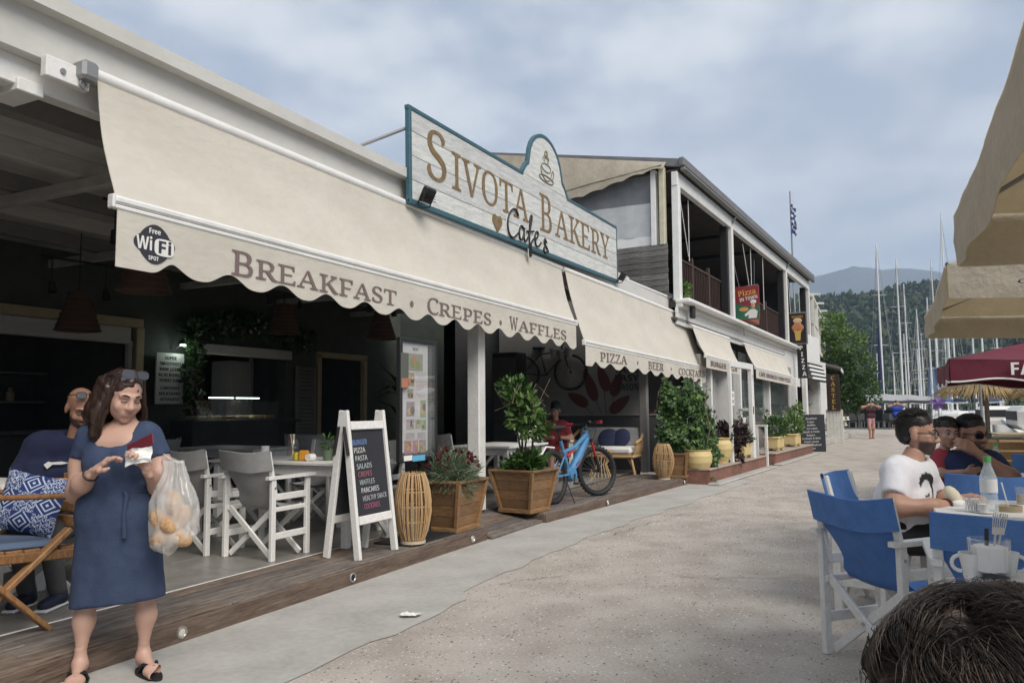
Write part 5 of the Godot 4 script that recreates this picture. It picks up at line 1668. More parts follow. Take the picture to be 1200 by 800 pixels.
# ---------------------------------------------------------------- harbour
func sailboat(label: String, at: Vector3, height: float, rake: float, cover: Material, turn: float, beam_y: float) -> void:
	var b := thing("sailboat", label, "sailboat", at, turn, "sailing yachts in the harbour")
	var hull := MB.new()
	hull.sheet(16, 8, func(i: float, j: float) -> Vector3:
		var w := sin(clampf(i * 1.12 + 0.12, 0.0, 1.0) * PI * 0.5 + 0.0) if i < 0.5 else cos((i - 0.45) / 0.55 * PI * 0.5)
		w = maxf(0.02, w) * 1.6
		var a := (j - 0.5) * 2.0
		return Vector3(a * w * (1.0 - 0.25 * absf(a) * 0.0), -0.3 + 1.35 * pow(absf(a), 1.6) + 0.25 * i * i, lerpf(4.8, -5.4, i)))
	put("hull", hull.mesh(), M.white, b)
	var dk := MB.new()
	dk.prism(PackedVector2Array([Vector2(-0.9, -4.8), Vector2(0.9, -4.8), Vector2(1.5, -1.0), Vector2(1.2, 2.5), Vector2(0.0, 5.3), Vector2(-1.2, 2.5), Vector2(-1.5, -1.0)]), 0.06, Transform3D(Basis(Vector3.RIGHT, -PI / 2), Vector3(0, 1.0, 0)))
	put("deck", dk.mesh(), M.white, b)
	var cab := MB.new()
	cab.box(Vector3(0, 1.25, -0.4), Vector3(1.9, 0.5, 3.6), Basis.IDENTITY, 0.15)
	put("cabin", cab.mesh(), M.white, b)
	var top := Vector3(0, height, rake * height)
	ptube("mast", [Vector3(0, 1.0, -1.0), Vector3(0, height * 0.5, -1.0 + rake * height * 0.5), top + Vector3(0, 0, -1.0)], [0.095, 0.085, 0.05], M.white, b, 7)
	ptube("boom", [Vector3(0, 2.3, -0.9), Vector3(0, 2.35, 3.4)], 0.08, M.white, b, 6)
	ptube("sail_cover", [Vector3(0, 2.45, -0.8), Vector3(0, 2.6, 0.5), Vector3(0, 2.45, 3.2)], [0.16, 0.2, 0.1], cover, b, 7)
	for k in [0.45, 0.72]:
		ptube("spreader", [Vector3(-0.6, height * k, -1.0 + rake * height * k), Vector3(0.6, height * k, -1.0 + rake * height * k)], 0.02, M.white, b, 5)
	for p in [Vector3(0, 1.1, -5.2), Vector3(0, 1.1, 4.6), Vector3(-1.4, 1.0, -0.6), Vector3(1.4, 1.0, -0.6)]:
		ptube("stay", [p, top * Vector3(1, 0.98, 1) + Vector3(0, 0, -1.0)], 0.014, M.grey_metal, b, 4)

func build_harbour() -> void:
	var navy := plain(C(0.015, 0.025, 0.08), 0.8)
	var blue := plain(C(0.05, 0.13, 0.30), 0.8)
	# px position of the mast foot on the far quay, height, rake
	var rows := [
		[-0.15, -74.0, 16.5, "white mast nearest the tree, its dark sail rolled on a stay"], [1.1, -72.0, 14.6, "second tall white mast from the tree"], [2.55, -78.0, 10.0, "short mast just right of the two tall ones"],
		[2.1, -90.0, 15.0, "mid height mast standing upright in the middle of the row"], [5.0, -80.0, 14.2, "leaning mast with two spreaders right of the middle"], [5.6, -84.0, 20.8, "tallest upright mast of the row"],
		[7.6, -76.0, 17.4, "tall leaning mast beside the beige parasol"], [5.0, -96.0, 13.0, "mast low behind the tallest one"], [1.8, -100.0, 10.5, "distant thin mast between the tall ones"], [3.9, -104.0, 10.8, "distant mast near the blue sail"],
		[4.4, -88.0, 17.0, "slim mast just left of the tallest one"], [3.6, -83.0, 12.5, "slim mast right of the middle of the row"], [6.3, -92.0, 15.5, "slim mast right behind the tallest one"], [8.4, -95.0, 14.0, "slim mast close to the beige parasol"],
		[3.3, -98.0, 8.5, "distant short mast in the thick of the row"], [9.6, -86.0, 10.5, "short mast under the edge of the beige parasol"], [0.9, -108.0, 9.0, "small far mast behind the canopy"], [6.6, -106.0, 12.0, "far mast right of the tallest one"], [-0.9, -95.0, 8.0, "low far mast beside the tree crown"], [2.8, -88.0, 12.0, "thin mast in front of the wooded slope"]]
	for k in rows.size():
		var r: Array = rows[k]
		sailboat("white yacht with the " + r[3] if k > 1 else "white yacht with the " + r[3], Vector3(r[0], -0.75, r[1]), r[2], 0.012 if k % 3 else 0.0, navy if k % 2 else blue, rr(-0.25, 0.25), 0.0)
	# dark furled foresail standing by the first mast
	var fs := thing("furled_sail", "tall dark navy furled sail standing beside the first white mast", "sail", Vector3(-0.55, -0.2, -71.0))
	ptube("sail", [Vector3(0, 1.0, 0), Vector3(0.02, 4.0, 0), Vector3(0.06, 8.2, 0)], [0.22, 0.18, 0.05], navy, fs, 8)
	var bs := thing("blue_sail", "pale blue triangular sail cloth hanging low among the masts", "sail", Vector3(4.3, 0.3, -92.0))
	var sm := MB.new()
	sm.sheet(6, 10, func(i: float, j: float) -> Vector3: return Vector3(lerpf(-0.7, 0.7, i) * (1.0 - j * 0.6), 1.5 + 3.6 * j, 0.15 * sin(i * 6.0)), 0.02)
	put("sail", sm.mesh(), plain(C(0.09, 0.14, 0.24), 0.8), bs)
	# motor yacht moored at the right
	var y := thing("motor_yacht", "white motor yacht with a red cover and a black fender on its side", "motor boat", Vector3(5.4, -0.75, -25.0))
	var hm := MB.new()
	hm.sheet(14, 8, func(i: float, j: float) -> Vector3:
		var a := (j - 0.5) * 2.0
		var w := 1.9 * (1.0 - pow(maxf(0.0, i - 0.35) / 0.66, 2.2))
		return Vector3(a * maxf(0.03, w), -0.2 + (1.75 + 0.4 * i) * pow(absf(a), 0.7), lerpf(5.0, -6.5, i)))
	put("hull", hm.mesh(), M.white, y)
	var cb := MB.new()
	cb.box(Vector3(0.1, 2.25, 0.6), Vector3(2.9, 0.75, 6.0), Basis.IDENTITY, 0.2)
	put("cabin", cb.mesh(), M.white, y)
	pbox("cabin_window", Vector3(-1.37, 2.3, 0.6), Vector3(0.03, 0.34, 4.8), M.black, y, 0.01)
	pbox("red_cover", Vector3(0.0, 2.80, 1.2), Vector3(3.2, 0.42, 5.2), plain(C(0.22, 0.03, 0.035), 0.8), y, 0.1)
	pbox("hard_top", Vector3(0.0, 3.15, 1.0), Vector3(3.2, 0.10, 5.6), M.white, y, 0.04)
	var fe := MB.new()
	fe.lathe([Vector2(0.0, -0.42), Vector2(0.10, -0.36), Vector2(0.16, -0.2), Vector2(0.16, 0.2), Vector2(0.10, 0.36), Vector2(0.0, 0.42)], 12, Transform3D(Basis.IDENTITY, Vector3(-2.06, 1.35, 1.0)))
	put("fender", fe.mesh(), M.black, y)
	for k in 6:
		ptube("rail_post", [Vector3(-1.8, 1.55, 4.4 - 1.2 * k), Vector3(-1.8, 2.2, 4.4 - 1.2 * k)], 0.02, M.steel, y, 5)
	ptube("rail", [Vector3(-1.8, 2.2, 4.4), Vector3(-1.8, 2.2, -1.6)], 0.022, M.steel, y, 5)
	for r in [[4.2, -36.0, "white cabin cruiser moored left of the red covered yacht"], [4.0, -46.0, "small white boat moored far along the quay"], [9.0, -33.0, "white motor boat behind the row of thin poles"]]:
		var w := thing("moored_boat", r[2], "motor boat", Vector3(r[0] + 1.2, -0.75, r[1]))
		var h2 := MB.new()
		h2.sheet(12, 8, func(i: float, j: float) -> Vector3:
			var a := (j - 0.5) * 2.0
			var ww := 1.5 * (1.0 - pow(maxf(0.0, i - 0.35) / 0.66, 2.2))
			return Vector3(a * maxf(0.03, ww), -0.2 + (1.45 + 0.4 * i) * pow(absf(a), 0.7), lerpf(4.0, -4.5, i)))
		put("hull", h2.mesh(), M.white, w)
		pbox("cabin", Vector3(0, 1.6, 0.2), Vector3(2.2, 0.9, 3.8), M.white, w, 0.2)
		pbox("window", Vector3(-1.11, 1.7, 0.2), Vector3(0.03, 0.35, 3.0), M.black, w, 0.01)
		pbox("window", Vector3(0, 1.7, 2.11), Vector3(1.8, 0.35, 0.03), M.black, w, 0.01)
		ptube("aerial", [Vector3(0, 2.0, 0), Vector3(0, 4.2, 0.3)], 0.02, M.white, w, 5)

# ---------------------------------------------------------------- furniture makers
# folding director's chair; it faces its own -z
func director_chair(label: String, cloth: Material, at: Vector3, turn: float, group: String) -> Node3D:
	var o := thing("director_chair", label, "chair", at, turn, group)
	var w: Material = M.chair_white
	for sx in [-1.0, 1.0]:
		var x: float = 0.262 * sx
		pbox("leg", Vector3(x, 0.335, 0.205), Vector3(0.036, 0.67, 0.050), w, o, 0.005)
		pbox("leg", Vector3(x, 0.335, -0.215), Vector3(0.036, 0.67, 0.050), w, o, 0.005)
		pbox("side_rail", Vector3(x, 0.20, -0.005), Vector3(0.024, 0.055, 0.37), w, o, 0.004)
		pbox("side_rail", Vector3(x, 0.52, -0.005), Vector3(0.022, 0.055, 0.37), w, o, 0.004)
		pbox("seat_rail", Vector3(x * 0.93, 0.415, -0.005), Vector3(0.026, 0.038, 0.44), w, o, 0.005)
		var am := MB.new()
		am.prism(PackedVector2Array([Vector2(-0.032, -0.30), Vector2(0.028, -0.30), Vector2(0.036, -0.2), Vector2(0.026, 0.24), Vector2(0.018, 0.27), Vector2(-0.022, 0.27), Vector2(-0.030, 0.24)]), 0.026, Transform3D(Basis(Vector3.RIGHT, PI / 2), Vector3(x, 0.682, 0.0)))
		put("arm", am.mesh(), w, o)
		pbeam("back_post", Vector3(x * 0.98, 0.50, 0.165), Vector3(x * 0.98, 0.90, 0.258), 0.026, 0.042, w, o, 0.004, Vector3.RIGHT)
		ptube("bolt", [Vector3(x + 0.026 * sx, 0.60, 0.20), Vector3(x + 0.016 * sx, 0.60, 0.20)], 0.009, M.steel, o, 8)
	for z in [0.165, -0.175]:
		pbeam("cross_brace", Vector3(-0.245, 0.025, z), Vector3(0.235, 0.425, z), 0.022, 0.048, w, o, 0.004)
		pbeam("cross_brace", Vector3(0.245, 0.025, z + 0.026), Vector3(-0.235, 0.425, z + 0.026), 0.022, 0.048, w, o, 0.004)
		ptube("bolt", [Vector3(0, 0.225, z + 0.052), Vector3(0, 0.225, z - 0.02)], 0.008, M.steel, o, 8)
	var nz := FastNoiseLite.new()
	nz.seed = 3
	var cl := MB.new()
	cl.sheet(14, 26, func(i: float, j: float) -> Vector3:
		var a := (i - 0.5) * 2.0
		var y := 0.0
		var z := 0.0
		var hw := 0.262
		if j < 0.5:
			var t := j / 0.5
			y = lerpf(0.885, 0.475, t)
			z = lerpf(0.262, 0.12, t) + 0.035 * sin(t * PI) * (1.0 - a * a)
			hw = lerpf(0.262, 0.175, smoothstep(0.25, 0.85, t)) if t < 0.85 else lerpf(0.175, 0.20, (t - 0.85) / 0.15)
			z += 0.055 * (1.0 - a * a) * (1.0 - t)
			y -= 0.018 * (1.0 - a * a) * (1.0 - t)
		else:
			var t := (j - 0.5) / 0.5
			y = 0.44 - 0.03 * sin(t * PI) + 0.035 * (1.0 - smoothstep(0.0, 0.15, t))
			z = lerpf(0.12, -0.22, t)
			hw = lerpf(0.20, 0.25, smoothstep(0.0, 0.4, t))
			y -= 0.025 * (1.0 - a * a)
		return Vector3(a * hw, y + 0.004 * nz.get_noise_2d(a * 90.0, j * 300.0), z + 0.006 * nz.get_noise_2d(a * 60.0, j * 160.0)), 0.006)
	put("canvas", cl.mesh(), cloth, o)
	var bd := MB.new()
	bd.sheet(14, 5, func(i: float, j: float) -> Vector3:
		var a := (i - 0.5) * 2.0
		var b := 1.0 - a * a
		return Vector3(a * 0.285, 0.912 - 0.165 * j - 0.018 * b - 0.006 * sin(a * 4.0), lerpf(0.276, 0.236, j) + 0.066 * b), 0.014)
	put("back_band", bd.mesh(), cloth, o)
	return o

func tapered_planter(label: String, at: Vector3, turn: float, bot: float, top: float, h: float, group: String) -> Node3D:
	var o := thing("wooden_planter", label, "planter", at, turn, group)
	var rows := 4
	for side in 4:
		var b := Basis(Vector3.UP, side * PI / 2)
		for k in rows:
			var t0 := float(k) / rows
			var t1 := float(k + 1) / rows - 0.008
			var w0 := lerpf(bot, top, t0) * 0.5
			var w1 := lerpf(bot, top, t1) * 0.5
			var m := MB.new()
			var q := []
			for p in [[w0, t0], [w1, t1]]:
				q.append([Vector3(-p[0] + 0.01, 0.05 + p[1] * (h - 0.07), p[0] - 0.012), Vector3(p[0] - 0.01, 0.05 + p[1] * (h - 0.07), p[0] - 0.012)])
			var nn := (Vector3(0, -(w1 - w0), h / rows)).normalized()
			nn = Vector3(0, -nn.y, nn.z).normalized() if nn.y > 0 else nn
			m.face([b * q[0][0], b * q[0][1], b * q[1][1], b * q[1][0]], b * nn)
			var dn := -0.016 * (b * nn)
			m.face([b * q[1][0], b * q[1][1], b * q[1][1] + dn, b * q[1][0] + dn], Vector3.UP)
			m.face([b * q[0][0], b * q[0][1], b * q[0][1] + dn, b * q[0][0] + dn], Vector3.DOWN)
			put("plank", m.mesh(), M.planter_wood if (k + side) % 2 else M.planter_wood_b, o)
		var c0 := b * Vector3(bot * 0.5, 0.04, bot * 0.5)
		var c1 := b * Vector3(top * 0.5, h - 0.02, top * 0.5)
		pbeam("corner_batten", c0, c1, 0.045, 0.045, M.planter_wood, o, 0.006, b * Vector3(0, 0, 1))
		pbox("rim_board", b * Vector3(0, h - 0.012, top * 0.5 - 0.005), Vector3(top + 0.04 if side % 2 else top - 0.06, 0.026, 0.07), M.planter_wood_b, o, 0.005, b)
	pbox("base", Vector3(0, 0.025, 0), Vector3(bot + 0.05, 0.05, bot + 0.05), M.planter_wood, o, 0.006)
	pbox("soil", Vector3(0, h - 0.06, 0), Vector3(top - 0.05, 0.04, top - 0.05), M.soil, o, 0.0)
	return o

func rattan_lantern(label: String, at: Vector3, h: float, r0: float, r1: float) -> void:
	var o := thing("rattan_lantern", label, "lantern", at, 0.0, "tall rattan floor lanterns")
	var n := 46
	for k in n:
		var an := TAU * (k + rr(-0.25, 0.25)) / n
		var pp := []
		for i in 8:
			var t := i / 7.0
			var r := lerpf(r0, r1, pow(sin(t * PI), 0.8)) + rr(-0.004, 0.004)
			pp.append(Vector3(cos(an) * r, 0.03 + t * (h - 0.05), sin(an) * r))
			an += rr(-0.012, 0.012)
		ptube("rattan_rod", pp, rr(0.0045, 0.0075), M.rattan, o, 5)
	var hm := MB.new()
	for t in [0.03, 0.28, 0.5, 0.72, 0.97]:
		var r := lerpf(r0, r1, pow(sin(t * PI), 0.8)) - 0.008
		var pp := []
		for i in 25:
			pp.append(Vector3(cos(TAU * i / 24) * r, 0.03 + t * (h - 0.05), sin(TAU * i / 24) * r))
		hm.tube(pp, 0.006, 5, false)
	put("hoop", hm.mesh(), M.rattan, o)
	var bs := MB.new()
	bs.lathe([Vector2(0.0, 0.0), Vector2(r0 + 0.012, 0.0), Vector2(r0 + 0.012, 0.025), Vector2(0.0, 0.025)], 24)
	put("base", bs.mesh(), plain(C(0.5, 0.42, 0.32), 0.7), o)
	var gl := MB.new()
	gl.lathe([Vector2(0.0, 0.03), Vector2(r0 * 0.6, 0.03), Vector2(r0 * 0.6, h * 0.5), Vector2(r0 * 0.55, h * 0.5), Vector2(0.0, 0.06)], 16)
	put("candle_glass", gl.mesh(), plain(C(0.30, 0.24, 0.16), 0.4), o)

func build_bakery_things() -> void:
	var deck_y := 0.141
	# grey chairs by the table
	var gc := "grey canvas chairs at the bakery"
	var c0 := director_chair("white framed chair with grey canvas, back to the street beside the A-board", M.grey_cloth, Vector3(-4.89, deck_y, -5.13), 0.0, gc)
	copy(c0, "white framed grey canvas chair half hidden behind the plastic bag", Vector3(-5.60, deck_y, -5.08), 0.04)
	copy(c0, "grey canvas chair on the far side of the table, facing the street end", Vector3(-5.05, deck_y, -6.85), PI)
	copy(c0, "grey canvas chair across the table beside the shadowed doorway side", Vector3(-5.80, deck_y, -6.9), PI + 0.1)
	copy(c0, "grey canvas chair behind the square post and the flower planter", Vector3(-5.5, deck_y, -9.3), -0.3)
	copy(c0, "grey canvas chair deep inside near the leafy plant", Vector3(-7.6, deck_y, -8.8), 0.5)
	copy(c0, "grey canvas chair deep inside near the menu board wall", Vector3(-8.2, deck_y, -6.6), 2.2)
	white_table("white wooden cafe table laid with cups and jars behind the grey chairs", Vector3(-5.25, deck_y, -5.98), 1.75, 0.76)
	white_table("white wooden table standing at the left edge behind the wooden armchair", Vector3(-5.78, deck_y, -3.15), 0.9, 0.8)
	white_table("white lattice sided table behind the planter and the blue bicycle", Vector3(-4.95, 0.125, -9.75), 0.9, 1.3)
	white_table("white table deep in the dark interior", Vector3(-7.9, deck_y, -7.7), 1.4, 0.8)
	var tt := deck_y + 0.76
	var cups := [["white paper cup", -5.62, -5.86], ["clear glass jar with straws", -5.25, -5.85], ["small green pot plant", -4.86, -5.9], ["orange and yellow snack packet", -5.05, -5.78], ["shallow wooden cutlery box", -4.65, -6.0]]
	for k in cups.size():
		var o := thing(["paper_cup", "glass_jar", "table_plant", "snack_packet", "cutlery_box"][k], cups[k][0] + " standing on the white cafe table", ["cup", "jar", "plant", "packet", "box"][k], Vector3(cups[k][1], tt, cups[k][2]))
		if k == 0:
			var m := MB.new()
			m.lathe([Vector2(0.0, 0.0), Vector2(0.032, 0.0), Vector2(0.042, 0.13), Vector2(0.038, 0.13), Vector2(0.03, 0.02), Vector2(0.0, 0.02)], 16)
			put("cup", m.mesh(), M.paper, o)
		elif k == 1:
			var m := MB.new()
			m.lathe([Vector2(0.0, 0.0), Vector2(0.05, 0.0), Vector2(0.052, 0.16), Vector2(0.042, 0.19), Vector2(0.046, 0.20)], 16)
			put("jar", m.mesh(), M.glass, o)
			for i in 7:
				ptube("straw", [Vector3(rr(-0.02, 0.02), 0.01, rr(-0.02, 0.02)), Vector3(rr(-0.05, 0.05), 0.25, rr(-0.05, 0.05))], 0.004, [M.paper, M.petal_red, M.yellow_pot][i % 3], o, 5)
		elif k == 2:
			var m := MB.new()
			m.lathe([Vector2(0.0, 0.0), Vector2(0.045, 0.0), Vector2(0.055, 0.10), Vector2(0.045, 0.10), Vector2(0.0, 0.09)], 14)
			put("pot", m.mesh(), plain(C(0.10, 0.14, 0.09), 0.6), o)
			bush(o, Vector3(0, 0.16, 0), Vector3(0.05, 0.09, 0.05), 50, 0.07, 0.02, M.leaf)
		elif k == 3:
			pbox("packet", Vector3(0, 0.05, 0), Vector3(0.10, 0.10, 0.05), plain(C(0.65, 0.28, 0.03), 0.4), o, 0.015, Basis(Vector3.UP, 0.4))
			pbox("packet_label", Vector3(-0.09, 0.04, 0.01), Vector3(0.07, 0.08, 0.05), plain(C(0.6, 0.5, 0.05), 0.4), o, 0.015, Basis(Vector3.UP, -0.3))
			ptube("roll", [Vector3(0.09, 0.035, -0.03), Vector3(0.09, 0.035, 0.05)], 0.035, M.paper, o, 12)
		else:
			for z in [-0.11, 0.11]:
				pbox("side", Vector3(0, 0.05, z), Vector3(0.22, 0.10, 0.015), M.beige, o, 0.003)
			for x in [-0.11, 0.11]:
				pbox("side", Vector3(x, 0.05, 0), Vector3(0.015, 0.10, 0.2), M.beige, o, 0.003)

	# A-board
	var a := thing("menu_board", "white A-frame blackboard listing burger, pizza and pasta in chalk", "chalkboard", Vector3(-4.16, deck_y, -5.51))
	var lean := 0.135
	for sd in [1.0, -1.0]:
		for z in [0.262, -0.262]:
			pbeam("leg", Vector3(0.165 * sd, 0.0, z), Vector3(0.012 * sd, 1.235, z * 0.98), 0.062, 0.036, M.chair_white, a, 0.005, Vector3(0, 0, 1))
		var b := Basis(Vector3.BACK, atan(0.153 / 1.235) * sd)
		pbox("frame_rail", b * Vector3(0, 0.0, 0) + Vector3(0.165 * sd - 0.124 * sd * 1.10 + 0.014 * sd, 1.105, 0), Vector3(0.036, 0.07, 0.46), M.chair_white, a, 0.005, b)
		pbox("frame_rail", Vector3(0.165 * sd - 0.124 * sd * 0.315 + 0.014 * sd, 0.315, 0), Vector3(0.036, 0.07, 0.46), M.chair_white, a, 0.005, b)
		var bd := Node3D.new()
		bd.name = "blackboard"
		a.add_child(bd, true)
		bd.transform = Transform3D(b * Basis(Vector3.UP, PI / 2 * sd), Vector3(0.165 * sd - 0.124 * sd * 0.71 + 0.004 * sd, 0.71, 0))
		pbox("panel", Vector3(0, 0, 0), Vector3(0.47, 0.74, 0.012), plain(C(0.022, 0.022, 0.028), 0.75), bd, 0.0)
		if sd > 0:
			var chalk := [["BURGER", C(0.16, 0.28, 0.55)], ["PIZZA", C(0.6, 0.6, 0.56)], ["PASTA", C(0.5, 0.52, 0.52)], ["SALADS", C(0.42, 0.46, 0.48)], ["CREPES", C(0.36, 0.12, 0.15)], ["WAFFLES", C(0.36, 0.42, 0.40)], ["PANCAKES", C(0.6, 0.6, 0.58)], ["HEALTHY SNACK", C(0.42, 0.42, 0.42)], ["COCKTAILS", C(0.38, 0.10, 0.18)]]
			for k in chalk.size():
				var wd: float = [0.20, 0.155, 0.165, 0.21, 0.19, 0.21, 0.25, 0.34, 0.22][k]
				words(chalk[k][0], "sans", 0.044, plain(chalk[k][1], 0.9), bd, Transform3D(Basis(Vector3.BACK, 0.02), Vector3(-0.215 + wd * 0.5 + 0.011 * k, 0.255 - 0.068 * k, 0.0065)), wd, "lettering", 0.001)
	for z in [0.29, -0.29]:
		pbeam("hinge_strap", Vector3(0.028, 1.10, z), Vector3(0.075, 0.86, z), 0.012, 0.035, M.black, a, 0.002, Vector3(0, 0, 1))
		pbeam("hinge_strap", Vector3(-0.028, 1.10, z), Vector3(-0.075, 0.86, z), 0.012, 0.035, M.black, a, 0.002, Vector3(0, 0, 1))

	# menu stand: black framed glass case on a pole
	var ms := thing("menu_stand", "tall glass menu case with food photos on a black pole and flat foot", "menu stand", Vector3(-4.20, deck_y, -6.45))
	pbox("foot_plate", Vector3(0.05, 0.008, 0.0), Vector3(0.42, 0.016, 1.0), M.black, ms, 0.004)
	ptube("pole", [Vector3(-0.02, 0.01, -0.24), Vector3(-0.02, 0.80, -0.24)], 0.024, M.black, ms, 12)
	var cs := Node3D.new()
	cs.name = "case"
	ms.add_child(cs, true)
	cs.transform = Transform3D(Basis(Vector3.UP, PI / 2), Vector3(0, 1.335, 0.0))
	pbox("back_panel", Vector3(0, 0, -0.02), Vector3(0.66, 1.19, 0.01), M.grey_dark, cs, 0.0)
	for r in [[Vector3(-0.315, 0, 0), Vector3(0.045, 1.2, 0.05)], [Vector3(0.315, 0, 0), Vector3(0.045, 1.2, 0.05)], [Vector3(0, 0.58, 0), Vector3(0.6, 0.04, 0.05)], [Vector3(0, -0.58, 0), Vector3(0.6, 0.04, 0.05)]]:
		pbox("frame", r[0], r[1], M.dark_metal, cs, 0.006)
	pbox("menu_sheet", Vector3(-0.03, 0.02, -0.008), Vector3(0.45, 1.06, 0.004), plain(C(0.56, 0.54, 0.54), 0.6), cs, 0.0)
	var dish := [M.petal_red, plain(C(0.42, 0.2, 0.07), 0.7), plain(C(0.5, 0.33, 0.12), 0.7), plain(C(0.09, 0.05, 0.03), 0.7), plain(C(0.2, 0.25, 0.07), 0.7)]
	for r in [[-0.05, 0.37, 0.30, 0.17], [-0.12, 0.20, 0.13, 0.13], [-0.12, 0.06, 0.10, 0.09], [-0.12, -0.09, 0.14, 0.14], [0.11, -0.09, 0.10, 0.17], [-0.12, -0.24, 0.14, 0.1], [0.02, -0.24, 0.10, 0.09], [0.12, -0.25, 0.09, 0.1], [-0.16, -0.46, 0.12, 0.13], [-0.03, -0.46, 0.10, 0.13], [0.10, -0.46, 0.12, 0.13]]:
		pbox("food_photo", Vector3(r[0], r[1], -0.005), Vector3(r[2], r[3], 0.003), plain(C(rr(0.2, 0.5), rr(0.18, 0.38), rr(0.12, 0.3)), 0.6), cs, 0.0)
		for k in 4:
			var dm := MB.new()
			dm.lathe([Vector2(0.0, 0.0012), Vector2(minf(r[2], r[3]) * rr(0.16, 0.3), 0.001)], 10, Transform3D(Basis(Vector3.RIGHT, PI / 2), Vector3(r[0] + r[2] * rr(-0.25, 0.25), r[1] + r[3] * rr(-0.22, 0.22), -0.0034 + 0.0004 * k)))
			put("food_photo_dish", dm.mesh(), dish[rng.randi() % 5], cs)
	for k in 12:
		pbox("text_line", Vector3(-0.12 + 0.20 * (k % 2), -0.325 - 0.011 * (k / 2) + 0.0, -0.005), Vector3(0.15, 0.004, 0.002), plain(C(0.25, 0.24, 0.25), 0.8), cs, 0.0)
		pbox("text_line", Vector3(0.06 + 0.01 * (k % 3), 0.27 - 0.022 * k, -0.005), Vector3(0.2 - 0.03 * (k % 4), 0.004, 0.002), plain(C(0.3, 0.28, 0.28), 0.8), cs, 0.0)
	words("MENU", "serif", 0.025, M.brown_letter, cs, Transform3D(Basis.IDENTITY, Vector3(-0.03, 0.50, -0.004)))
	pbox("glass", Vector3(0, 0, 0.018), Vector3(0.6, 1.13, 0.004), M.glass, cs, 0.0)
	pbox("flyer", Vector3(-0.27, 0.28, 0.028), Vector3(0.13, 0.34, 0.004), plain(C(0.10, 0.11, 0.09), 0.5), cs, 0.0)
	pbox("flyer_picture", Vector3(-0.27, 0.16, 0.031), Vector3(0.11, 0.09, 0.003), plain(C(0.42, 0.17, 0.10), 0.5), cs, 0.0)
	pbox("sticker", Vector3(-0.02, -0.57, 0.03), Vector3(0.22, 0.055, 0.004), plain(C(0.12, 0.42, 0.62), 0.5), cs, 0.0)
	pbox("sticker", Vector3(-0.21, -0.56, 0.03), Vector3(0.14, 0.05, 0.004), M.paper, cs, 0.0)

	rattan_lantern("tall rattan floor lantern between the A-board and the flower planter", Vector3(-4.0, deck_y + 0.017, -6.07), 0.66, 0.105, 0.165)
	rattan_lantern("rattan floor lantern at the end of the second deck by the ivy", Vector3(-3.62, 0.12, -13.45), 0.64, 0.10, 0.185)

	var pb := tapered_planter("tapered wooden planter of dark red flowers in front of the square post", Vector3(-4.16, deck_y, -6.98), 0.0, 0.43, 0.58, 0.52, "tapered wooden planters")
	var fl := thing("red_flowers", "grey-leaved plant with dark red flowers in the planter by the post", "flowers", Vector3(-4.16, deck_y + 0.48, -6.98))
	bush(fl, Vector3(0.03, 0.12, 0.06), Vector3(0.30, 0.20, 0.33), 1500, 0.12, 0.010, M.leaf_grey, "foliage", 0.3, 0.2)
	bush(fl, Vector3(0.18, 0.02, 0.10), Vector3(0.18, 0.15, 0.22), 500, 0.11, 0.010, M.leaf_grey, "foliage", -0.2, 0.3)
	var fm := MB.new()
	var fp := MB.new()
	for k in 75:
		var d := Vector3(rng.randfn(), absf(rng.randfn()) * 0.8, rng.randfn()).normalized()
		var p := Vector3(0, 0.16, 0.0) + d * Vector3(0.30, 0.19, 0.34)
		var mb := fm if k % 7 else fp
		for q in 9:
			var dd := (d + Vector3(rng.randfn(), rng.randfn(), rng.randfn()) * 0.7).normalized()
			mb.leaf(p, dd, dd.cross(Vector3(rng.randfn(), rng.randfn(), rng.randfn())).normalized(), 0.032, 0.026, 0.3)
	stuff(put("blossoms", fm.mesh(), M.petal_red, fl))
	stuff(put("blossoms", fp.mesh(), M.petal_pink, fl))

	tapered_planter("tapered wooden planter holding a leafy tree at the deck step", Vector3(-4.10, 0.121, -8.70), -0.12, 0.42, 0.60, 0.52, "tapered wooden planters")
	var tr := thing("potted_tree", "leafy green potted tree with bare lower stems beside the blue bicycle", "tree", Vector3(-4.10, 0.58, -8.70))
	for k in 5:
		var x := -0.08 + 0.04 * k
		ptube("stem", [Vector3(x * 0.8, -0.02, rr(-0.05, 0.05)), Vector3(x + rr(-0.04, 0.04), 0.3, rr(-0.05, 0.05)), Vector3(x * 1.4 + rr(-0.05, 0.05), 0.65, rr(-0.06, 0.06)), Vector3(x * 2.0, 1.0, rr(-0.1, 0.1))], [0.016, 0.013, 0.01, 0.006], M.bark, tr, 6)
	for r in [[-0.08, 0.95, 0.0, 0.20, 0.19, 0.2, 210], [-0.04, 0.70, 0.0, 0.15, 0.18, 0.16, 150], [0.20, 0.58, 0.05, 0.17, 0.14, 0.16, 150], [-0.15, 1.10, 0.0, 0.18, 0.10, 0.16, 90], [-0.02, 0.06, 0.0, 0.26, 0.16, 0.24, 330], [0.10, 0.14, 0.08, 0.20, 0.14, 0.2, 190]]:
		bush(tr, Vector3(r[0], r[1], r[2]), Vector3(r[3], r[4], r[5]), r[6], 0.115, 0.055, M.leaf, "foliage", 0.25, 0.25)
	bush(tr, Vector3(0.1, 0.72, 0.12), Vector3(0.26, 0.34, 0.2), 150, 0.12, 0.055, M.leaf_bright, "foliage", 0.3, 0.6)
	for k in 14:
		var an := rr(0, TAU)
		ptube("twig", [Vector3(0, 0.75, 0), Vector3(cos(an) * 0.2, 1.0 + rr(-0.3, 0.15), sin(an) * 0.2), Vector3(cos(an) * 0.36, 1.12 + rr(-0.4, 0.12), sin(an) * 0.36)], 0.004, M.bark, tr, 4)
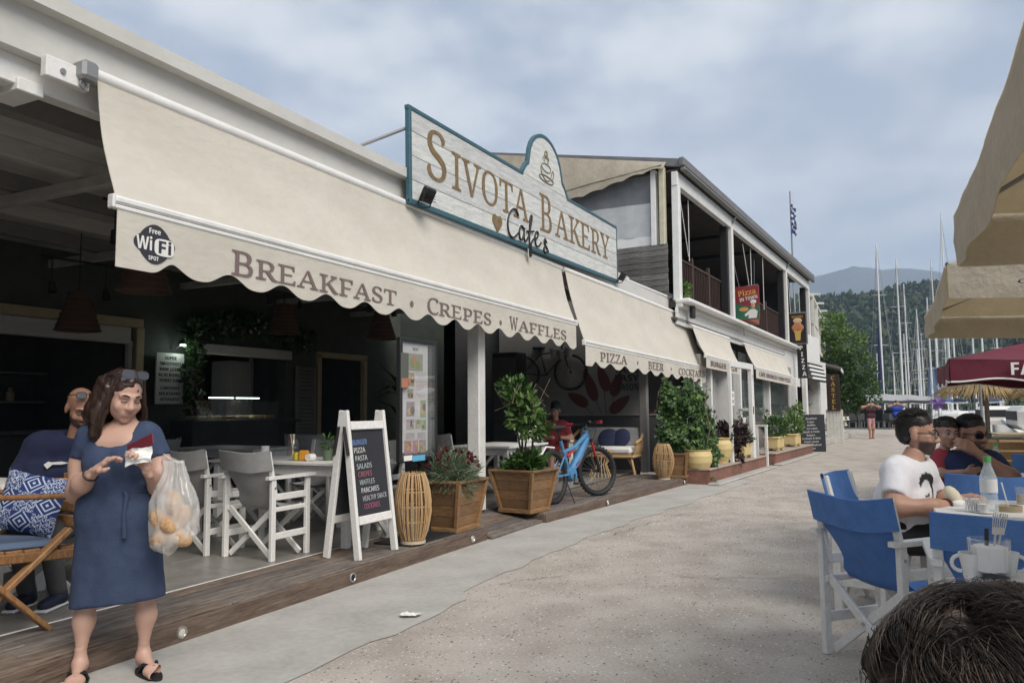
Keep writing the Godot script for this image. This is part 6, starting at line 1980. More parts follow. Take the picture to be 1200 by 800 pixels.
	tapered_planter("small wooden planter box tucked under the ivy beside the rattan lantern", Vector3(-3.52, 0.12, -13.92), 0.1, 0.40, 0.46, 0.44, "tapered wooden planters")

	# litter, bird
	var li := thing("paper_scrap", "crumpled white paper scrap lying on the street by the deck", "litter", Vector3(-2.93, 0.008, -4.42))
	var lm := MB.new()
	var ln := FastNoiseLite.new()
	ln.seed = 2
	lm.sheet(10, 7, func(i: float, j: float) -> Vector3: return Vector3((i - 0.5) * 0.13, 0.012 + 0.022 * absf(ln.get_noise_2d(i * 190.0, j * 190.0)), (j - 0.5) * 0.075 + 0.02 * sin(i * 5.0)), 0.002)
	put("paper", lm.mesh(), M.paper, li)
	var bd := thing("bird", "small dark bird flying high in the grey sky", "bird", Vector3(-19.2, 28.0, -42.0), 0.8)
	var bm := MB.new()
	bm.ball(Vector3.ZERO, Vector3(0.07, 0.06, 0.17), Basis.IDENTITY, 10, 6)
	bm.ball(Vector3(0, 0.02, -0.17), Vector3(0.045, 0.045, 0.06), Basis.IDENTITY, 8, 6)
	for sx in [-1.0, 1.0]:
		bm.prism(PackedVector2Array([Vector2(0.0, -0.08), Vector2(0.0, 0.09), Vector2(0.30 * sx, 0.02), Vector2(0.52 * sx, -0.12), Vector2(0.26 * sx, -0.08)]), 0.02, Transform3D(Basis(Vector3.BACK, 0.30 * sx) * Basis(Vector3.RIGHT, -PI / 2), Vector3.ZERO))
	bm.prism(PackedVector2Array([Vector2(-0.03, 0.0), Vector2(0.03, 0.0), Vector2(0.07, -0.18), Vector2(-0.07, -0.18)]), 0.015, Transform3D(Basis(Vector3.RIGHT, -PI / 2), Vector3(0, 0, 0.12)))
	put("body", bm.mesh(), M.dark_metal, bd)

func white_table(label: String, at: Vector3, lx: float, lz: float) -> void:
	var o := thing("white_table", label, "table", at, 0.0, "white wooden tables at the bakery")
	var n := int(lz / 0.12)
	for k in n:
		pbox("top_plank", Vector3(0, 0.745, -lz * 0.5 + lz * (k + 0.5) / n), Vector3(lx, 0.028, lz / n - 0.005), M.chair_white, o, 0.004)
	for sx in [-1.0, 1.0]:
		for sz in [-1.0, 1.0]:
			pbox("leg", Vector3(sx * (lx * 0.5 - 0.08), 0.365, sz * (lz * 0.5 - 0.07)), Vector3(0.07, 0.73, 0.07), M.chair_white, o, 0.006)
		pbox("apron", Vector3(sx * (lx * 0.5 - 0.08), 0.68, 0), Vector3(0.025, 0.09, lz - 0.18), M.chair_white, o, 0.003)
		pbeam("cross_brace", Vector3(sx * (lx * 0.5 - 0.08), 0.06, lz * 0.5 - 0.1), Vector3(sx * (lx * 0.5 - 0.08), 0.62, -lz * 0.5 + 0.1), 0.025, 0.05, M.chair_white, o, 0.003)
		pbeam("cross_brace", Vector3(sx * (lx * 0.5 - 0.05), 0.06, -lz * 0.5 + 0.1), Vector3(sx * (lx * 0.5 - 0.05), 0.62, lz * 0.5 - 0.1), 0.025, 0.05, M.chair_white, o, 0.003)
	for sz in [-1.0, 1.0]:
		pbox("apron", Vector3(0, 0.68, sz * (lz * 0.5 - 0.06)), Vector3(lx - 0.2, 0.09, 0.025), M.chair_white, o, 0.003)

func build_interior_things() -> void:
	# pendants
	var k := 0
	for r in [[-8.35, 2.32, -5.70, "brown woven cone pendant lamp above the first serving window"], [-6.3, 2.52, -4.95, "woven cone pendant just behind the wifi badge"], [-8.2, 2.55, -8.9, "woven pendant above the flower garland"], [-7.2, 2.5, -10.0, "woven pendant lamp near the square post"]]:
		var p := thing("pendant_lamp", r[3], "pendant lamp", Vector3(r[0], r[1], r[2]), 0.0, "woven cone pendant lamps")
		var m := MB.new()
		m.lathe([Vector2(0.03, 0.46), Vector2(0.10, 0.44), Vector2(0.16, 0.25), Vector2(0.24, 0.0), Vector2(0.23, 0.0), Vector2(0.09, 0.43)], 20)
		put("shade", m.mesh(), plain(C(0.075, 0.042, 0.026), 0.8), p)
		var rb := MB.new()
		for q in 8:
			var t := q / 7.0
			var rad := lerpf(0.24, 0.11, t) + 0.004
			var pp := []
			for i in 21:
				pp.append(Vector3(cos(TAU * i / 20) * rad, 0.43 * t, sin(TAU * i / 20) * rad))
			rb.tube(pp, 0.007, 4, false)
		put("weave_ring", rb.mesh(), plain(C(0.095, 0.055, 0.034), 0.8), p)
		ptube("cord", [Vector3(0, 0.44, 0), Vector3(0, 3.45 - r[1], 0)], 0.008, M.black, p, 5)
		ptube("cross_bar", [Vector3(-0.05, 0.80, 0.42), Vector3(0.05, 0.80, -0.42)], 0.016, M.black, p, 6)
		for z in [-0.33, 0.33]:
			ptube("spot_stem", [Vector3(0, 0.8, z), Vector3(0, 0.50, z)], 0.008, M.black, p, 5)
			ptube("spot_head", [Vector3(0, 0.52, z), Vector3(0.02, 0.40, z)], [0.03, 0.05], M.black, p, 8)
		k += 1
	# drinks list and its small lamp
	var dl := thing("drinks_board", "white board of black lettering lit by a small lamp beside the serving window", "board", Vector3(-10.17, 1.9, -8.5))
	pbox("board", Vector3(0, 0, 0), Vector3(0.03, 0.80, 0.52), plain(C(0.5, 0.5, 0.48), 0.6), dl, 0.004)
	var rows := ["SUPER", "SMOOTHIES", "RAW JUICE", "ACAI BOWLS", "HONEY RAW", "LEMONADE", "MILKSHAKE", "AFFOGATO"]
	for q in rows.size():
		words(rows[q], "sans_bold", 0.048, M.black, dl, Transform3D(Basis(Vector3.UP, PI / 2), Vector3(0.017, 0.32 - 0.088 * q - (0.03 if q > 4 else 0.0), 0)), 0.044 * rows[q].length())
	var pl := thing("picture_light", "small lit lamp above the white drinks board", "lamp", Vector3(-10.15, 2.38, -8.62))
	ptube("arm", [Vector3(-0.05, 0, 0), Vector3(0.10, 0.06, 0)], 0.01, M.grey_metal, pl, 6)
	var em := plain(C(0.9, 0.95, 0.9), 0.5)
	em.emission_enabled = true
	em.emission = Color(0.9, 1.0, 0.95)
	em.emission_energy_multiplier = 1.6
	pbox("bulb", Vector3(0.12, 0.05, 0), Vector3(0.05, 0.03, 0.10), em, pl, 0.012)
	var l1 := OmniLight3D.new()
	l1.name = "picture_lamp_light"
	l1.light_energy = 0.02
	l1.light_size = 0.04
	l1.light_color = Color(0.92, 1.0, 0.95)
	l1.omni_range = 20.0
	l1.omni_attenuation = 2.0
	l1.shadow_enabled = true
	pl.add_child(l1)
	l1.position = Vector3(0.14, -0.01, 0)
	# garland round the second window
	var ga := thing("flower_garland", "garland of dark leaves and pink flowers framing the second serving window", "garland", Vector3(-10.15, 2.5, -10.2))
	for q in 13:
		var t := q / 12.0
		var z := lerpf(1.35, -1.35, t)
		bush(ga, Vector3(0.08, 0.22 + 0.16 * sin(t * PI) + rr(-0.05, 0.05), z), Vector3(0.16, 0.22, 0.22), 90, 0.13, 0.06, M.leaf_dark)
	for q in 6:
		bush(ga, Vector3(0.08, 0.0 - 0.22 * q, 1.30 + rr(-0.06, 0.06)), Vector3(0.12, 0.16, 0.16), 60, 0.11, 0.06, M.leaf_dark)
	for q in 46:
		var t := rr(0, 1)
		var p := Vector3(rr(0.15, 0.26), 0.20 + 0.16 * sin(t * PI) + rr(-0.2, 0.2), lerpf(1.4, -1.4, t)) if q < 30 else Vector3(rr(0.12, 0.22), rr(-1.2, 0.1), 1.3 + rr(-0.12, 0.12))
		var m := MB.new()
		for u in 6:
			var d := Vector3(0.5 + rr(0, 0.5), rr(-1, 1), rr(-1, 1)).normalized()
			m.leaf(Vector3.ZERO, d, d.cross(Vector3.UP).normalized(), 0.055, 0.045, 0.3)
		put("flower", m.mesh(), M.petal_pink if q >= 30 or q % 3 == 0 else M.petal_white, ga, Transform3D(Basis.IDENTITY, p))
	# lit display under the second window
	var dc := thing("display_case", "dark display case with a thin lit strip under the second serving window", "display case", Vector3(-10.0, 0.14, -9.6))
	pbox("case", Vector3(-0.05, 0.55, 0), Vector3(0.5, 1.1, 1.9), M.grey_dark, dc, 0.01)
	pbox("glass_front", Vector3(0.22, 1.25, 0), Vector3(0.012, 0.32, 1.8), M.glass, dc, 0.0)
	for z in [0.42, -0.42]:
		pbox("light_strip", Vector3(0.10, 1.46, z * 0.7), Vector3(0.03, 0.018, 0.52), em, dc, 0.004)
	for q in 6:
		pbox("pastry_tray", Vector3(0.05, 1.14, 0.75 - 0.3 * q), Vector3(0.26, 0.06, 0.22), [M.beige, M.yellow_pot, M.wood][q % 3], dc, 0.015)
	var l2 := OmniLight3D.new()
	l2.name = "strip_light"
	l2.light_energy = 0.02
	l2.light_size = 0.1
	l2.omni_range = 20.0
	l2.omni_attenuation = 2.0
	l2.shadow_enabled = true
	dc.add_child(l2)
	l2.position = Vector3(0.12, 1.42, 0)
	# dragon tree by the doorway
	var dr := thing("dragon_plant", "tall plant with long dark strap leaves beside the shadowed doorway", "plant", Vector3(-7.6, 0.14, -11.2))
	var pm := MB.new()
	pm.lathe([Vector2(0.0, 0.0), Vector2(0.20, 0.0), Vector2(0.26, 0.42), Vector2(0.22, 0.42), Vector2(0.0, 0.38)], 18)
	put("pot", pm.mesh(), M.grey_dark, dr)
	ptube("stem", [Vector3(0, 0.38, 0), Vector3(0.04, 1.0, 0), Vector3(0.0, 1.5, 0.05)], 0.03, M.bark, dr, 6)
	for q in 26:
		var an := TAU * q / 26.0 * 2.4
		var up := rr(-0.2, 1.2)
		var d := Vector3(cos(an), up, sin(an)).normalized()
		var lm := MB.new()
		lm.leaf(Vector3(0.0, rr(1.0, 1.6), 0.0), d, d.cross(Vector3.UP).normalized(), rr(0.6, 0.95), 0.10, 0.25)
		put("leaf", lm.mesh(), M.leaf_dark, dr)
	# bottles and jars on the kitchen shelves
	for q in 6:
		var b := thing("kitchen_jar", ["first grey jar from the left on the upper kitchen shelf", "cream jar on the lower kitchen shelf", "dark jar on the upper kitchen shelf", "white jar on the lower kitchen shelf", "last grey jar on the upper kitchen shelf", "cream jar nearest the window frame on the lower kitchen shelf"][q], "jar", Vector3(-12.25, 1.565 if q % 2 else 2.015, -4.2 - 0.62 * q), 0.0, "jars on the kitchen shelves")
		var m := MB.new()
		var h := rr(0.16, 0.3)
		m.lathe([Vector2(0.0, 0.0), Vector2(0.06, 0.0), Vector2(0.06, h * 0.65), Vector2(0.03, h * 0.8), Vector2(0.03, h), Vector2(0.0, h)], 12)
		put("jar", m.mesh(), [M.grey_wall, M.beige, M.leaf_purple, M.white][q % 4], b)
	# painted plant and lettering on the end wall
	var mu := thing("wall_mural", "dark red painted leaves on the pale end wall above the sofa", "mural", Vector3(-5.15, 0.9, -14.895))
	var mr := plain(C(0.085, 0.028, 0.026), 0.9)
	for r in [[-0.35, 0.95, 0.36, 0.35], [-0.06, 1.08, 0.34, 0.28], [-0.62, 0.66, 1.05, 0.25], [0.28, 0.55, -0.9, 0.26], [0.22, 0.95, -0.35, 0.25], [0.62, 0.12, -0.2, 0.22], [0.95, 0.2, -0.1, 0.2]]:
		var lp := PackedVector2Array()
		for i in 24:
			var t := TAU * i / 24
			lp.append(Vector2(sin(t) * 0.11 * (1.0 - 0.35 * cos(t)), cos(t) * r[3]).rotated(r[2]))
		var lm := MB.new()
		lm.prism(lp, 0.004, Transform3D(Basis.IDENTITY, Vector3(r[0], r[1], 0)))
		put("painted_leaf", lm.mesh(), mr, mu)
		ptube("painted_stem", [Vector3(0.08, -0.35, -0.004), Vector3(r[0] * 0.4, r[1] * 0.45, -0.004), Vector3(r[0], r[1], -0.004)], 0.008, mr, mu, 5)
	var wt := thing("wall_lettering", "black painted lettering on the end wall under the second awning", "lettering", Vector3(-4.72, 1.95, -14.893))
	var t2 := ["TAKE", "EASY", "SEASON"]
	for q in 3:
		words(t2[q], "sans_bold", 0.13, M.black, wt, Transform3D(Basis.IDENTITY, Vector3(0, 0.2 - 0.18 * q, 0)), 0.5)
	# bicycle hung on the end wall, pots in its frame
	var wb := thing("wall_bicycle", "black bicycle hung high on the end wall with white pots on it", "bicycle", Vector3(-6.35, 2.12, -14.84))
	wheel(wb, Vector3(0.45, 0, 0), 0.36, M.black, M.black)
	wheel(wb, Vector3(-0.62, 0, 0), 0.36, M.black, M.black)
	for r in [[Vector3(0.45, 0, 0), Vector3(0.28, 0.45, 0)], [Vector3(0.28, 0.45, 0), Vector3(-0.25, 0.40, 0)], [Vector3(0.30, 0.38, 0), Vector3(-0.1, -0.05, 0)], [Vector3(-0.25, 0.5, 0), Vector3(-0.1, -0.05, 0)], [Vector3(-0.62, 0, 0), Vector3(-0.25, 0.38, 0)], [Vector3(-0.62, 0, 0), Vector3(-0.1, -0.05, 0)], [Vector3(0.28, 0.45, 0), Vector3(0.25, 0.56, 0)], [Vector3(0.25, 0.56, -0.02), Vector3(0.40, 0.60, 0.25)]]:
		ptube("frame_tube", r, 0.018, M.black, wb, 6)
	pbox("saddle", Vector3(-0.27, 0.54, 0), Vector3(0.26, 0.06, 0.13), M.black, wb, 0.02)
	for q in 3:
		var pt := thing("wall_pot", ["left", "lower middle", "right"][q] + " white pot of the three on the hung black bicycle", "flower pot", Vector3(-6.22 + 0.17 * q, 2.44 - 0.05 * (q % 2), -14.72), 0.0, "white pots on the wall bicycle")
		var m := MB.new()
		m.lathe([Vector2(0.0, 0.0), Vector2(0.06, 0.0), Vector2(0.085, 0.15), Vector2(0.095, 0.15), Vector2(0.095, 0.18), Vector2(0.07, 0.18), Vector2(0.0, 0.15)], 14)
		put("pot", m.mesh(), M.grey_wall, pt)
	# rattan sofa, cushions
	var so := thing("rattan_sofa", "rattan sofa with pale cushions against the end wall", "sofa", Vector3(-4.95, 0.14, -14.2))
	pbox("seat_cushion", Vector3(0, 0.44, 0.04), Vector3(1.25, 0.15, 0.62), M.screen_white, so, 0.05)
	pbox("back_cushion", Vector3(0, 0.66, -0.27), Vector3(1.25, 0.40, 0.16), M.grey_cloth, so, 0.06, Basis(Vector3.RIGHT, -0.2))
	pbox("seat_frame", Vector3(0, 0.33, 0.02), Vector3(1.34, 0.06, 0.66), M.rattan, so, 0.02)
	for sx in [-1.0, 1.0]:
		for q in 13:
			var an := PI * q / 12.0
			ptube("arm_cane", [Vector3(sx * 0.64, 0.34, 0.30 - 0.05 * q), Vector3(sx * 0.70, 0.48, 0.31 - 0.05 * q), Vector3(sx * 0.70, 0.60 + 0.04 * sin(an), 0.30 - 0.05 * q)], 0.012, M.rattan, so, 5)
		ptube("arm_rail", [Vector3(sx * 0.70, 0.58, 0.34), Vector3(sx * 0.71, 0.64, 0.0), Vector3(sx * 0.66, 0.80, -0.34)], 0.03, M.rattan, so, 7)
		ptube("leg", [Vector3(sx * 0.60, 0.33, 0.30), Vector3(sx * 0.68, 0.0, 0.34)], 0.025, M.rattan, so, 7)
		ptube("leg", [Vector3(sx * 0.60, 0.33, -0.25), Vector3(sx * 0.66, 0.0, -0.34)], 0.025, M.rattan, so, 7)
		ptube("leg_brace", [Vector3(sx * 0.52, 0.32, 0.28), Vector3(sx * 0.66, 0.08, 0.32)], 0.012, M.rattan, so, 5)
	for q in 2:
		var cu := thing("sofa_cushion", ["dark blue cushion lying nearer the middle of the rattan sofa", "dark blue cushion by the right arm of the rattan sofa"][q], "cushion", Vector3(-4.88 + 0.25 * q, 0.80, -14.18), 0.2 - 0.3 * q)
		var m := MB.new()
		m.ball(Vector3.ZERO, Vector3(0.21, 0.19, 0.07), Basis(Vector3.BACK, 0.3 + 0.1 * q) * Basis(Vector3.RIGHT, -0.35), 16, 10)
		put("cover", m.mesh(), mottled(C(0.008, 0.012, 0.04), C(0.03, 0.04, 0.10), 0.85, 111, Vector3(3, 3, 3), 0.02, 0.1, 0.5, 2.0, null, 0.5, false), cu)
	# small rattan table in front of the sofa
	var rt := thing("cane_stool", "low round cane stool in front of the rattan sofa", "stool", Vector3(-4.75, 0.14, -13.3))
	for q in 18:
		var an := TAU * q / 18
		ptube("cane", [Vector3(cos(an) * 0.2, 0.0, sin(an) * 0.2), Vector3(cos(an) * 0.12, 0.22, sin(an) * 0.12), Vector3(cos(an) * 0.22, 0.44, sin(an) * 0.22)], 0.01, M.rattan, rt, 5)
	var sm := MB.new()
	sm.lathe([Vector2(0.0, 0.44), Vector2(0.24, 0.44), Vector2(0.24, 0.47), Vector2(0.0, 0.47)], 20)
	put("top", sm.mesh(), M.rattan, rt)
	# dark speaker-like cabinet in the far corner
	var hz := thing("dark_cabinet", "tall black cabinet in the far corner behind the potted tree", "cabinet", Vector3(-7.1, 0.14, -14.4))
	pbox("carcass", Vector3(0, 1.2, 0), Vector3(0.55, 2.4, 0.5), M.black, hz, 0.01)
	pbox("door", Vector3(0.0, 1.2, 0.26), Vector3(0.5, 2.2, 0.02), M.grey_dark, hz, 0.005)

# a wheel standing in the xy plane of its parent: tyre, rim, hub, spokes
func wheel(o: Node3D, ce: Vector3, r: float, tyre: Material, rim: Material, fat := 0.022, xf := Transform3D.IDENTITY) -> void:
	var w := Node3D.new()
	w.name = "wheel"
	o.add_child(w, true)
	w.transform = xf * Transform3D(Basis.IDENTITY, ce)
	var t := MB.new()
	var p := []
	for i in 37:
		p.append(Vector3(cos(TAU * i / 36) * r, sin(TAU * i / 36) * r, 0))
	t.tube(p, fat, 8, false)
	if fat > 0.025:
		for i in 72:
			var an := TAU * i / 72
			t.box(Vector3(cos(an), sin(an), 0) * (r + fat - 0.002) + Vector3(0, 0, 0.012 * (1 if i % 2 else -1)), Vector3(0.012, 0.018, 0.02), Basis(Vector3.BACK, an))
	put("tyre", t.mesh(), tyre, w)
	var m := MB.new()
	p = []
	for i in 37:
		p.append(Vector3(cos(TAU * i / 36) * (r - fat - 0.004), sin(TAU * i / 36) * (r - fat - 0.004), 0))
	m.tube(p, 0.010, 6, false)
	put("rim", m.mesh(), rim, w)
	ptube("hub", [Vector3(0, 0, -0.045), Vector3(0, 0, 0.045)], 0.022, M.dark_metal, w, 10)
	var sp := MB.new()
	for i in 28:
		var an := TAU * i / 28
		sp.tube([Vector3(cos(an + 0.4) * 0.02, sin(an + 0.4) * 0.02, 0.03 * (1 if i % 2 else -1)), Vector3(cos(an), sin(an), 0) * (r - fat - 0.01)], 0.0016, 3, false)
	put("spokes", sp.mesh(), M.steel, w)

func build_bicycle() -> void:
	# electric mountain bike, nose away and to the right; its own x runs forward
	var b := thing("mountain_bike", "blue electric mountain bike with red details on its stand at the deck edge", "bicycle", Vector3(-4.02, 0.12, -9.45), 0.0)
	b.basis = Basis(Vector3.UP, 1.40) * Basis(Vector3.RIGHT, -0.07)
	var paint := mottled(C(0.04, 0.165, 0.33), C(0.075, 0.23, 0.42), 0.28, 112, Vector3(2, 2, 2), 0.01, 0.05, 0.3, 1.3, null, 0.5, false)
	paint.clearcoat_enabled = true
	paint.clearcoat = 0.5
	var red := plain(C(0.40, 0.02, 0.03), 0.4)
	var R := 0.355
	var fx := Transform3D(Basis(Vector3.UP, -0.35), Vector3(1.19, R, 0))
	wheel(b, Vector3(0, R, 0), R - 0.03, M.black, M.dark_metal, 0.032)
	wheel(b, Vector3.ZERO, R - 0.03, M.black, M.dark_metal, 0.032, fx)
	var bb := Vector3(0.44, 0.36, 0)
	var hd := Vector3(0.98, 0.86, 0)
	var st := Vector3(0.27, 0.82, 0)
	var dt := MB.new()
	dt.tube([bb + Vector3(0.05, 0.05, 0), (bb + hd) * 0.5 + Vector3(0.0, -0.02, 0), hd + Vector3(-0.01, -0.04, 0)], [0.055, 0.062, 0.045], 12)
	put("down_tube", dt.mesh(), paint, b)
	pbeam("battery_cover", bb.lerp(hd, 0.28) + Vector3(0.045, -0.05, 0), bb.lerp(hd, 0.68) + Vector3(0.045, -0.05, 0), 0.07, 0.03, red, b, 0.01, Vector3(0, 0, 1))
	ptube("top_tube", [hd + Vector3(-0.02, 0.02, 0), Vector3(0.62, 0.72, 0), st + Vector3(0.02, -0.16, 0)], [0.035, 0.03, 0.025], paint, b, 10)
	ptube("seat_tube", [bb, st], 0.024, paint, b, 10)
	ptube("head_tube", [hd + Vector3(0.03, -0.08, 0), hd + Vector3(-0.03, 0.08, 0)], 0.034, paint, b, 10)
	var mo := MB.new()
	mo.lathe([Vector2(0.0, -0.075), Vector2(0.085, -0.07), Vector2(0.10, -0.03), Vector2(0.10, 0.03), Vector2(0.085, 0.07), Vector2(0.0, 0.075)], 18, Transform3D(Basis(Vector3.RIGHT, PI / 2), bb))
	put("motor", mo.mesh(), paint, b)
	for z in [-0.07, 0.07]:
		ptube("chain_stay", [bb + Vector3(-0.05, 0, z * 0.6), Vector3(0, R, z)], 0.016, paint, b, 8)
		ptube("seat_stay", [st + Vector3(0.02, -0.22, z * 0.4), Vector3(0, R, z)], 0.013, paint, b, 8)
		var f0 := fx * Vector3(0, 0, z * 0.85)
		var f1 := Vector3(1.025, 0.79, 0) + Basis(Vector3.UP, -0.35) * Vector3(0, 0, z * 0.85)
		ptube("fork_leg", [f0, f0.lerp(f1, 0.5)], 0.024, M.black, b, 8)
		ptube("fork_stanchion", [f0.lerp(f1, 0.45), f1], 0.017, red if z > 0 else M.steel, b, 8)
	ptube("fork_crown", [Vector3(1.0, 0.80, -0.075), Vector3(1.0, 0.80, 0.075)], 0.025, M.black, b, 8)
	ptube("shock", [Vector3(0.40, 0.60, 0), Vector3(0.60, 0.70, 0)], 0.022, red, b, 8)
	ptube("stem", [hd + Vector3(-0.03, 0.10, 0), hd + Vector3(0.03, 0.16, 0)], 0.02, M.black, b, 8)
	var hb := []
	for z in [-0.39, -0.2, 0.0, 0.2, 0.39]:
		hb.append(hd + Basis(Vector3.UP, -0.35) * Vector3(0.03 - 0.09 * absf(z) * 2.0, 0.165 + 0.03 * absf(z) * 2.0, z))
	ptube("handlebar", hb, 0.014, M.black, b, 8)
	for e in [[0, 1], [4, 3]]:
		ptube("grip", [hb[e[0]], hb[e[0]].lerp(hb[e[1]], 0.62)], 0.020, red, b, 8)
		ptube("brake_lever", [hb[e[0]].lerp(hb[e[1]], 0.7), hb[e[0]].lerp(hb[e[1]], 0.3) + Vector3(0.07, -0.03, 0)], 0.008, M.black, b, 5)
	ptube("display", [hd + Vector3(0.0, 0.18, 0.05), hd + Vector3(0.03, 0.20, 0.05)], 0.03, M.black, b, 8)
	ptube("seat_post", [st, st + Vector3(-0.06, 0.16, 0)], 0.015, M.black, b, 8)
	var sd := MB.new()
	sd.ball(st + Vector3(-0.05, 0.18, 0), Vector3(0.14, 0.035, 0.075), Basis.IDENTITY, 14, 8)
	sd.ball(st + Vector3(0.06, 0.185, 0), Vector3(0.11, 0.022, 0.028), Basis.IDENTITY, 12, 8)
	put("saddle", sd.mesh(), M.black, b)
	for z in [-0.09, 0.09]:
		var dn := -0.12 if z > 0 else 0.12
		ptube("crank", [bb + Vector3(0, 0, z), bb + Vector3(dn * 0.6, dn, z * 1.2)], 0.012, M.black, b, 6)
		pbox("pedal", bb + Vector3(dn * 0.6, dn, z * 1.75), Vector3(0.10, 0.02, 0.09), M.black, b, 0.005)
	var ds := MB.new()
	ds.lathe([Vector2(0.03, -0.002), Vector2(0.085, -0.002), Vector2(0.085, 0.002), Vector2(0.03, 0.002)], 20, Transform3D(Basis(Vector3.RIGHT, PI / 2), Vector3(0, R, 0.05)))
	put("brake_disc", ds.mesh(), M.steel, b)
	ptube("cable", [hd + Vector3(0.06, 0.15, 0.12), hd + Vector3(0.14, 0.02, 0.06), hd + Vector3(0.05, -0.1, 0.04), bb + Vector3(0.1, 0.12, 0.06)], 0.005, M.black, b, 5)
	ptube("kickstand", [Vector3(0.18, 0.36, 0.08), Vector3(0.10, 0.0, 0.26)], 0.009, M.black, b, 6)
	ptube("chain", [bb + Vector3(0, 0.07, -0.06), Vector3(0, R + 0.05, -0.05), Vector3(0, R - 0.05, -0.05), bb + Vector3(0, -0.07, -0.06)], 0.006, M.dark_metal, b, 4)
	ptube("mudguard", [Vector3(-0.30, R + 0.24, 0), Vector3(-0.1, R + 0.40, 0), Vector3(0.1, R + 0.38, 0)], 0.014, M.screen_white, b, 6)
	# a white helmet-like bag hangs on the chair behind it
	var wbag := thing("canvas_bag", "off-white canvas bag with a dark strap standing behind the bicycle saddle", "bag", Vector3(-4.75, 0.88, -10.2), 0.4)
	pbox("bag", Vector3(0, 0.13, 0), Vector3(0.30, 0.26, 0.12), M.paper, wbag, 0.04, Basis(Vector3.BACK, 0.12))
	ptube("strap", [Vector3(0.12, 0.22, 0.05), Vector3(0.18, 0.12, 0.08), Vector3(0.20, 0.0, 0.08)], 0.012, M.dark_metal, wbag, 5)

# ---------------------------------------------------------------- terrace on the right
func parasol(label: String, x0: float, x1: float, z0: float, z1: float, rim: float, top: float, drop: float, cloth: Material, pole: Material, text: String, piping: Material = null) -> void:
	var o := thing("parasol", label, "parasol", Vector3((x0 + x1) * 0.5, 0, (z0 + z1) * 0.5), 0.0, "square parasols over the terrace")
	var hx := (x1 - x0) * 0.5
	var hz := (z0 - z1) * 0.5
	ptube("pole", [Vector3(0, 0, 0), Vector3(0, top, 0)], 0.04, pole, o, 12)
	var bm := MB.new()
	bm.lathe([Vector2(0.0, 0.0), Vector2(0.35, 0.0), Vector2(0.35, 0.06), Vector2(0.08, 0.10), Vector2(0.06, 0.3), Vector2(0.0, 0.3)], 20)
	put("base", bm.mesh(), M.grey_metal, o)
	var nz := FastNoiseLite.new()
	nz.seed = text.length() + 3
	nz.frequency = 0.5
	var cn := [Vector3(-hx, rim, hz), Vector3(hx, rim, hz), Vector3(hx, rim, -hz), Vector3(-hx, rim, -hz)]
	for k in 4:
		var a: Vector3 = cn[k]
		var b: Vector3 = cn[(k + 1) % 4]
		var m := MB.new()
		m.sheet(16, 10, func(i: float, j: float) -> Vector3:
			var e := a.lerp(b, i)
			var p := e.lerp(Vector3(0, top, 0), j)
			return p + Vector3(0, -0.10 * sin(j * PI) * sin(i * PI) - 0.05 * sin(i * PI) * (1.0 - j) + 0.012 * nz.get_noise_2d(i * 5.0 + k * 10.0, j * 5.0), 0), 0.004)
		put("canopy_panel", m.mesh(), cloth, o)
		var dirv := (b - a).normalized()
		var outv := Vector3(dirv.z, 0, -dirv.x)
		outv = outv if outv.dot(a + b) > 0 else -outv
		var v := MB.new()
		v.sheet(40, 4, func(i: float, j: float) -> Vector3:
			var e := a.lerp(b, i) + Vector3(0, -0.05 * sin(i * PI), 0)
			var sc := drop * (0.90 + 0.10 * cos(i * TAU * 3.0)) if piping else drop * (0.98 + 0.03 * nz.get_noise_1d(i * 5.0 + k * 7.0))
			return e + Vector3(0, -sc * j, 0) + outv * (0.01 + 0.010 * sin(i * 19.0 + k) * j + 0.012 * nz.get_noise_2d(i * 6.0, j * 3.0)), 0.004)
		put("valance", v.mesh(), cloth, o)
		if piping:
			var pp := []
			for q in 41:
				var i := q / 40.0
				pp.append(a.lerp(b, i) + Vector3(0, -0.05 * sin(i * PI) - drop * (0.90 + 0.10 * cos(i * TAU * 3.0)), 0) + outv * (0.016 + 0.010 * sin(i * 19.0 + k)))
			ptube("piping", pp, 0.012, piping, o, 5)
		ptube("rib", [a + Vector3(0, 0.0, 0), Vector3(0, top - 0.05, 0)], 0.016, pole, o, 6)
		ptube("strut", [a.lerp(Vector3(0, top, 0), 0.45) + Vector3(0, -0.03, 0), Vector3(0, rim - 0.15, 0)], 0.014, pole, o, 6)
	if text:
		var mat: Material = M.screen_white if piping else M.dark_metal
		words(text, "sans_bold", drop * (0.52 if piping else 0.26), mat, o, Transform3D(Basis.IDENTITY, Vector3(-hx + (0.98 if piping else 0.56), rim - drop * (0.50 if piping else 0.40), hz + 0.06)), 0.0)
		if not piping:
			words("COFFEE", "sans", drop * 0.12, mat, o, Transform3D(Basis.IDENTITY, Vector3(-hx + 0.56, rim - drop * 0.66, hz + 0.06)), 0.4)

func terrace_table(label: String, at: Vector3, lx: float, lz: float, h := 0.74) -> void:
	var o := thing("terrace_table", label, "table", at, 0.0, "tables on the quay terrace")
	pbox("tabletop", Vector3(0, h - 0.015, 0), Vector3(lx, 0.03, lz), M.white, o, 0.006)
	for sx in [-1.0, 1.0]:
		for sz in [-1.0, 1.0]:
			pbox("leg", Vector3(sx * (lx * 0.5 - 0.06), (h - 0.03) * 0.5, sz * (lz * 0.5 - 0.06)), Vector3(0.05, h - 0.03, 0.05), M.white, o, 0.005)
		pbox("apron", Vector3(sx * (lx * 0.5 - 0.06), h - 0.07, 0), Vector3(0.025, 0.07, lz - 0.17), M.white, o, 0.003)

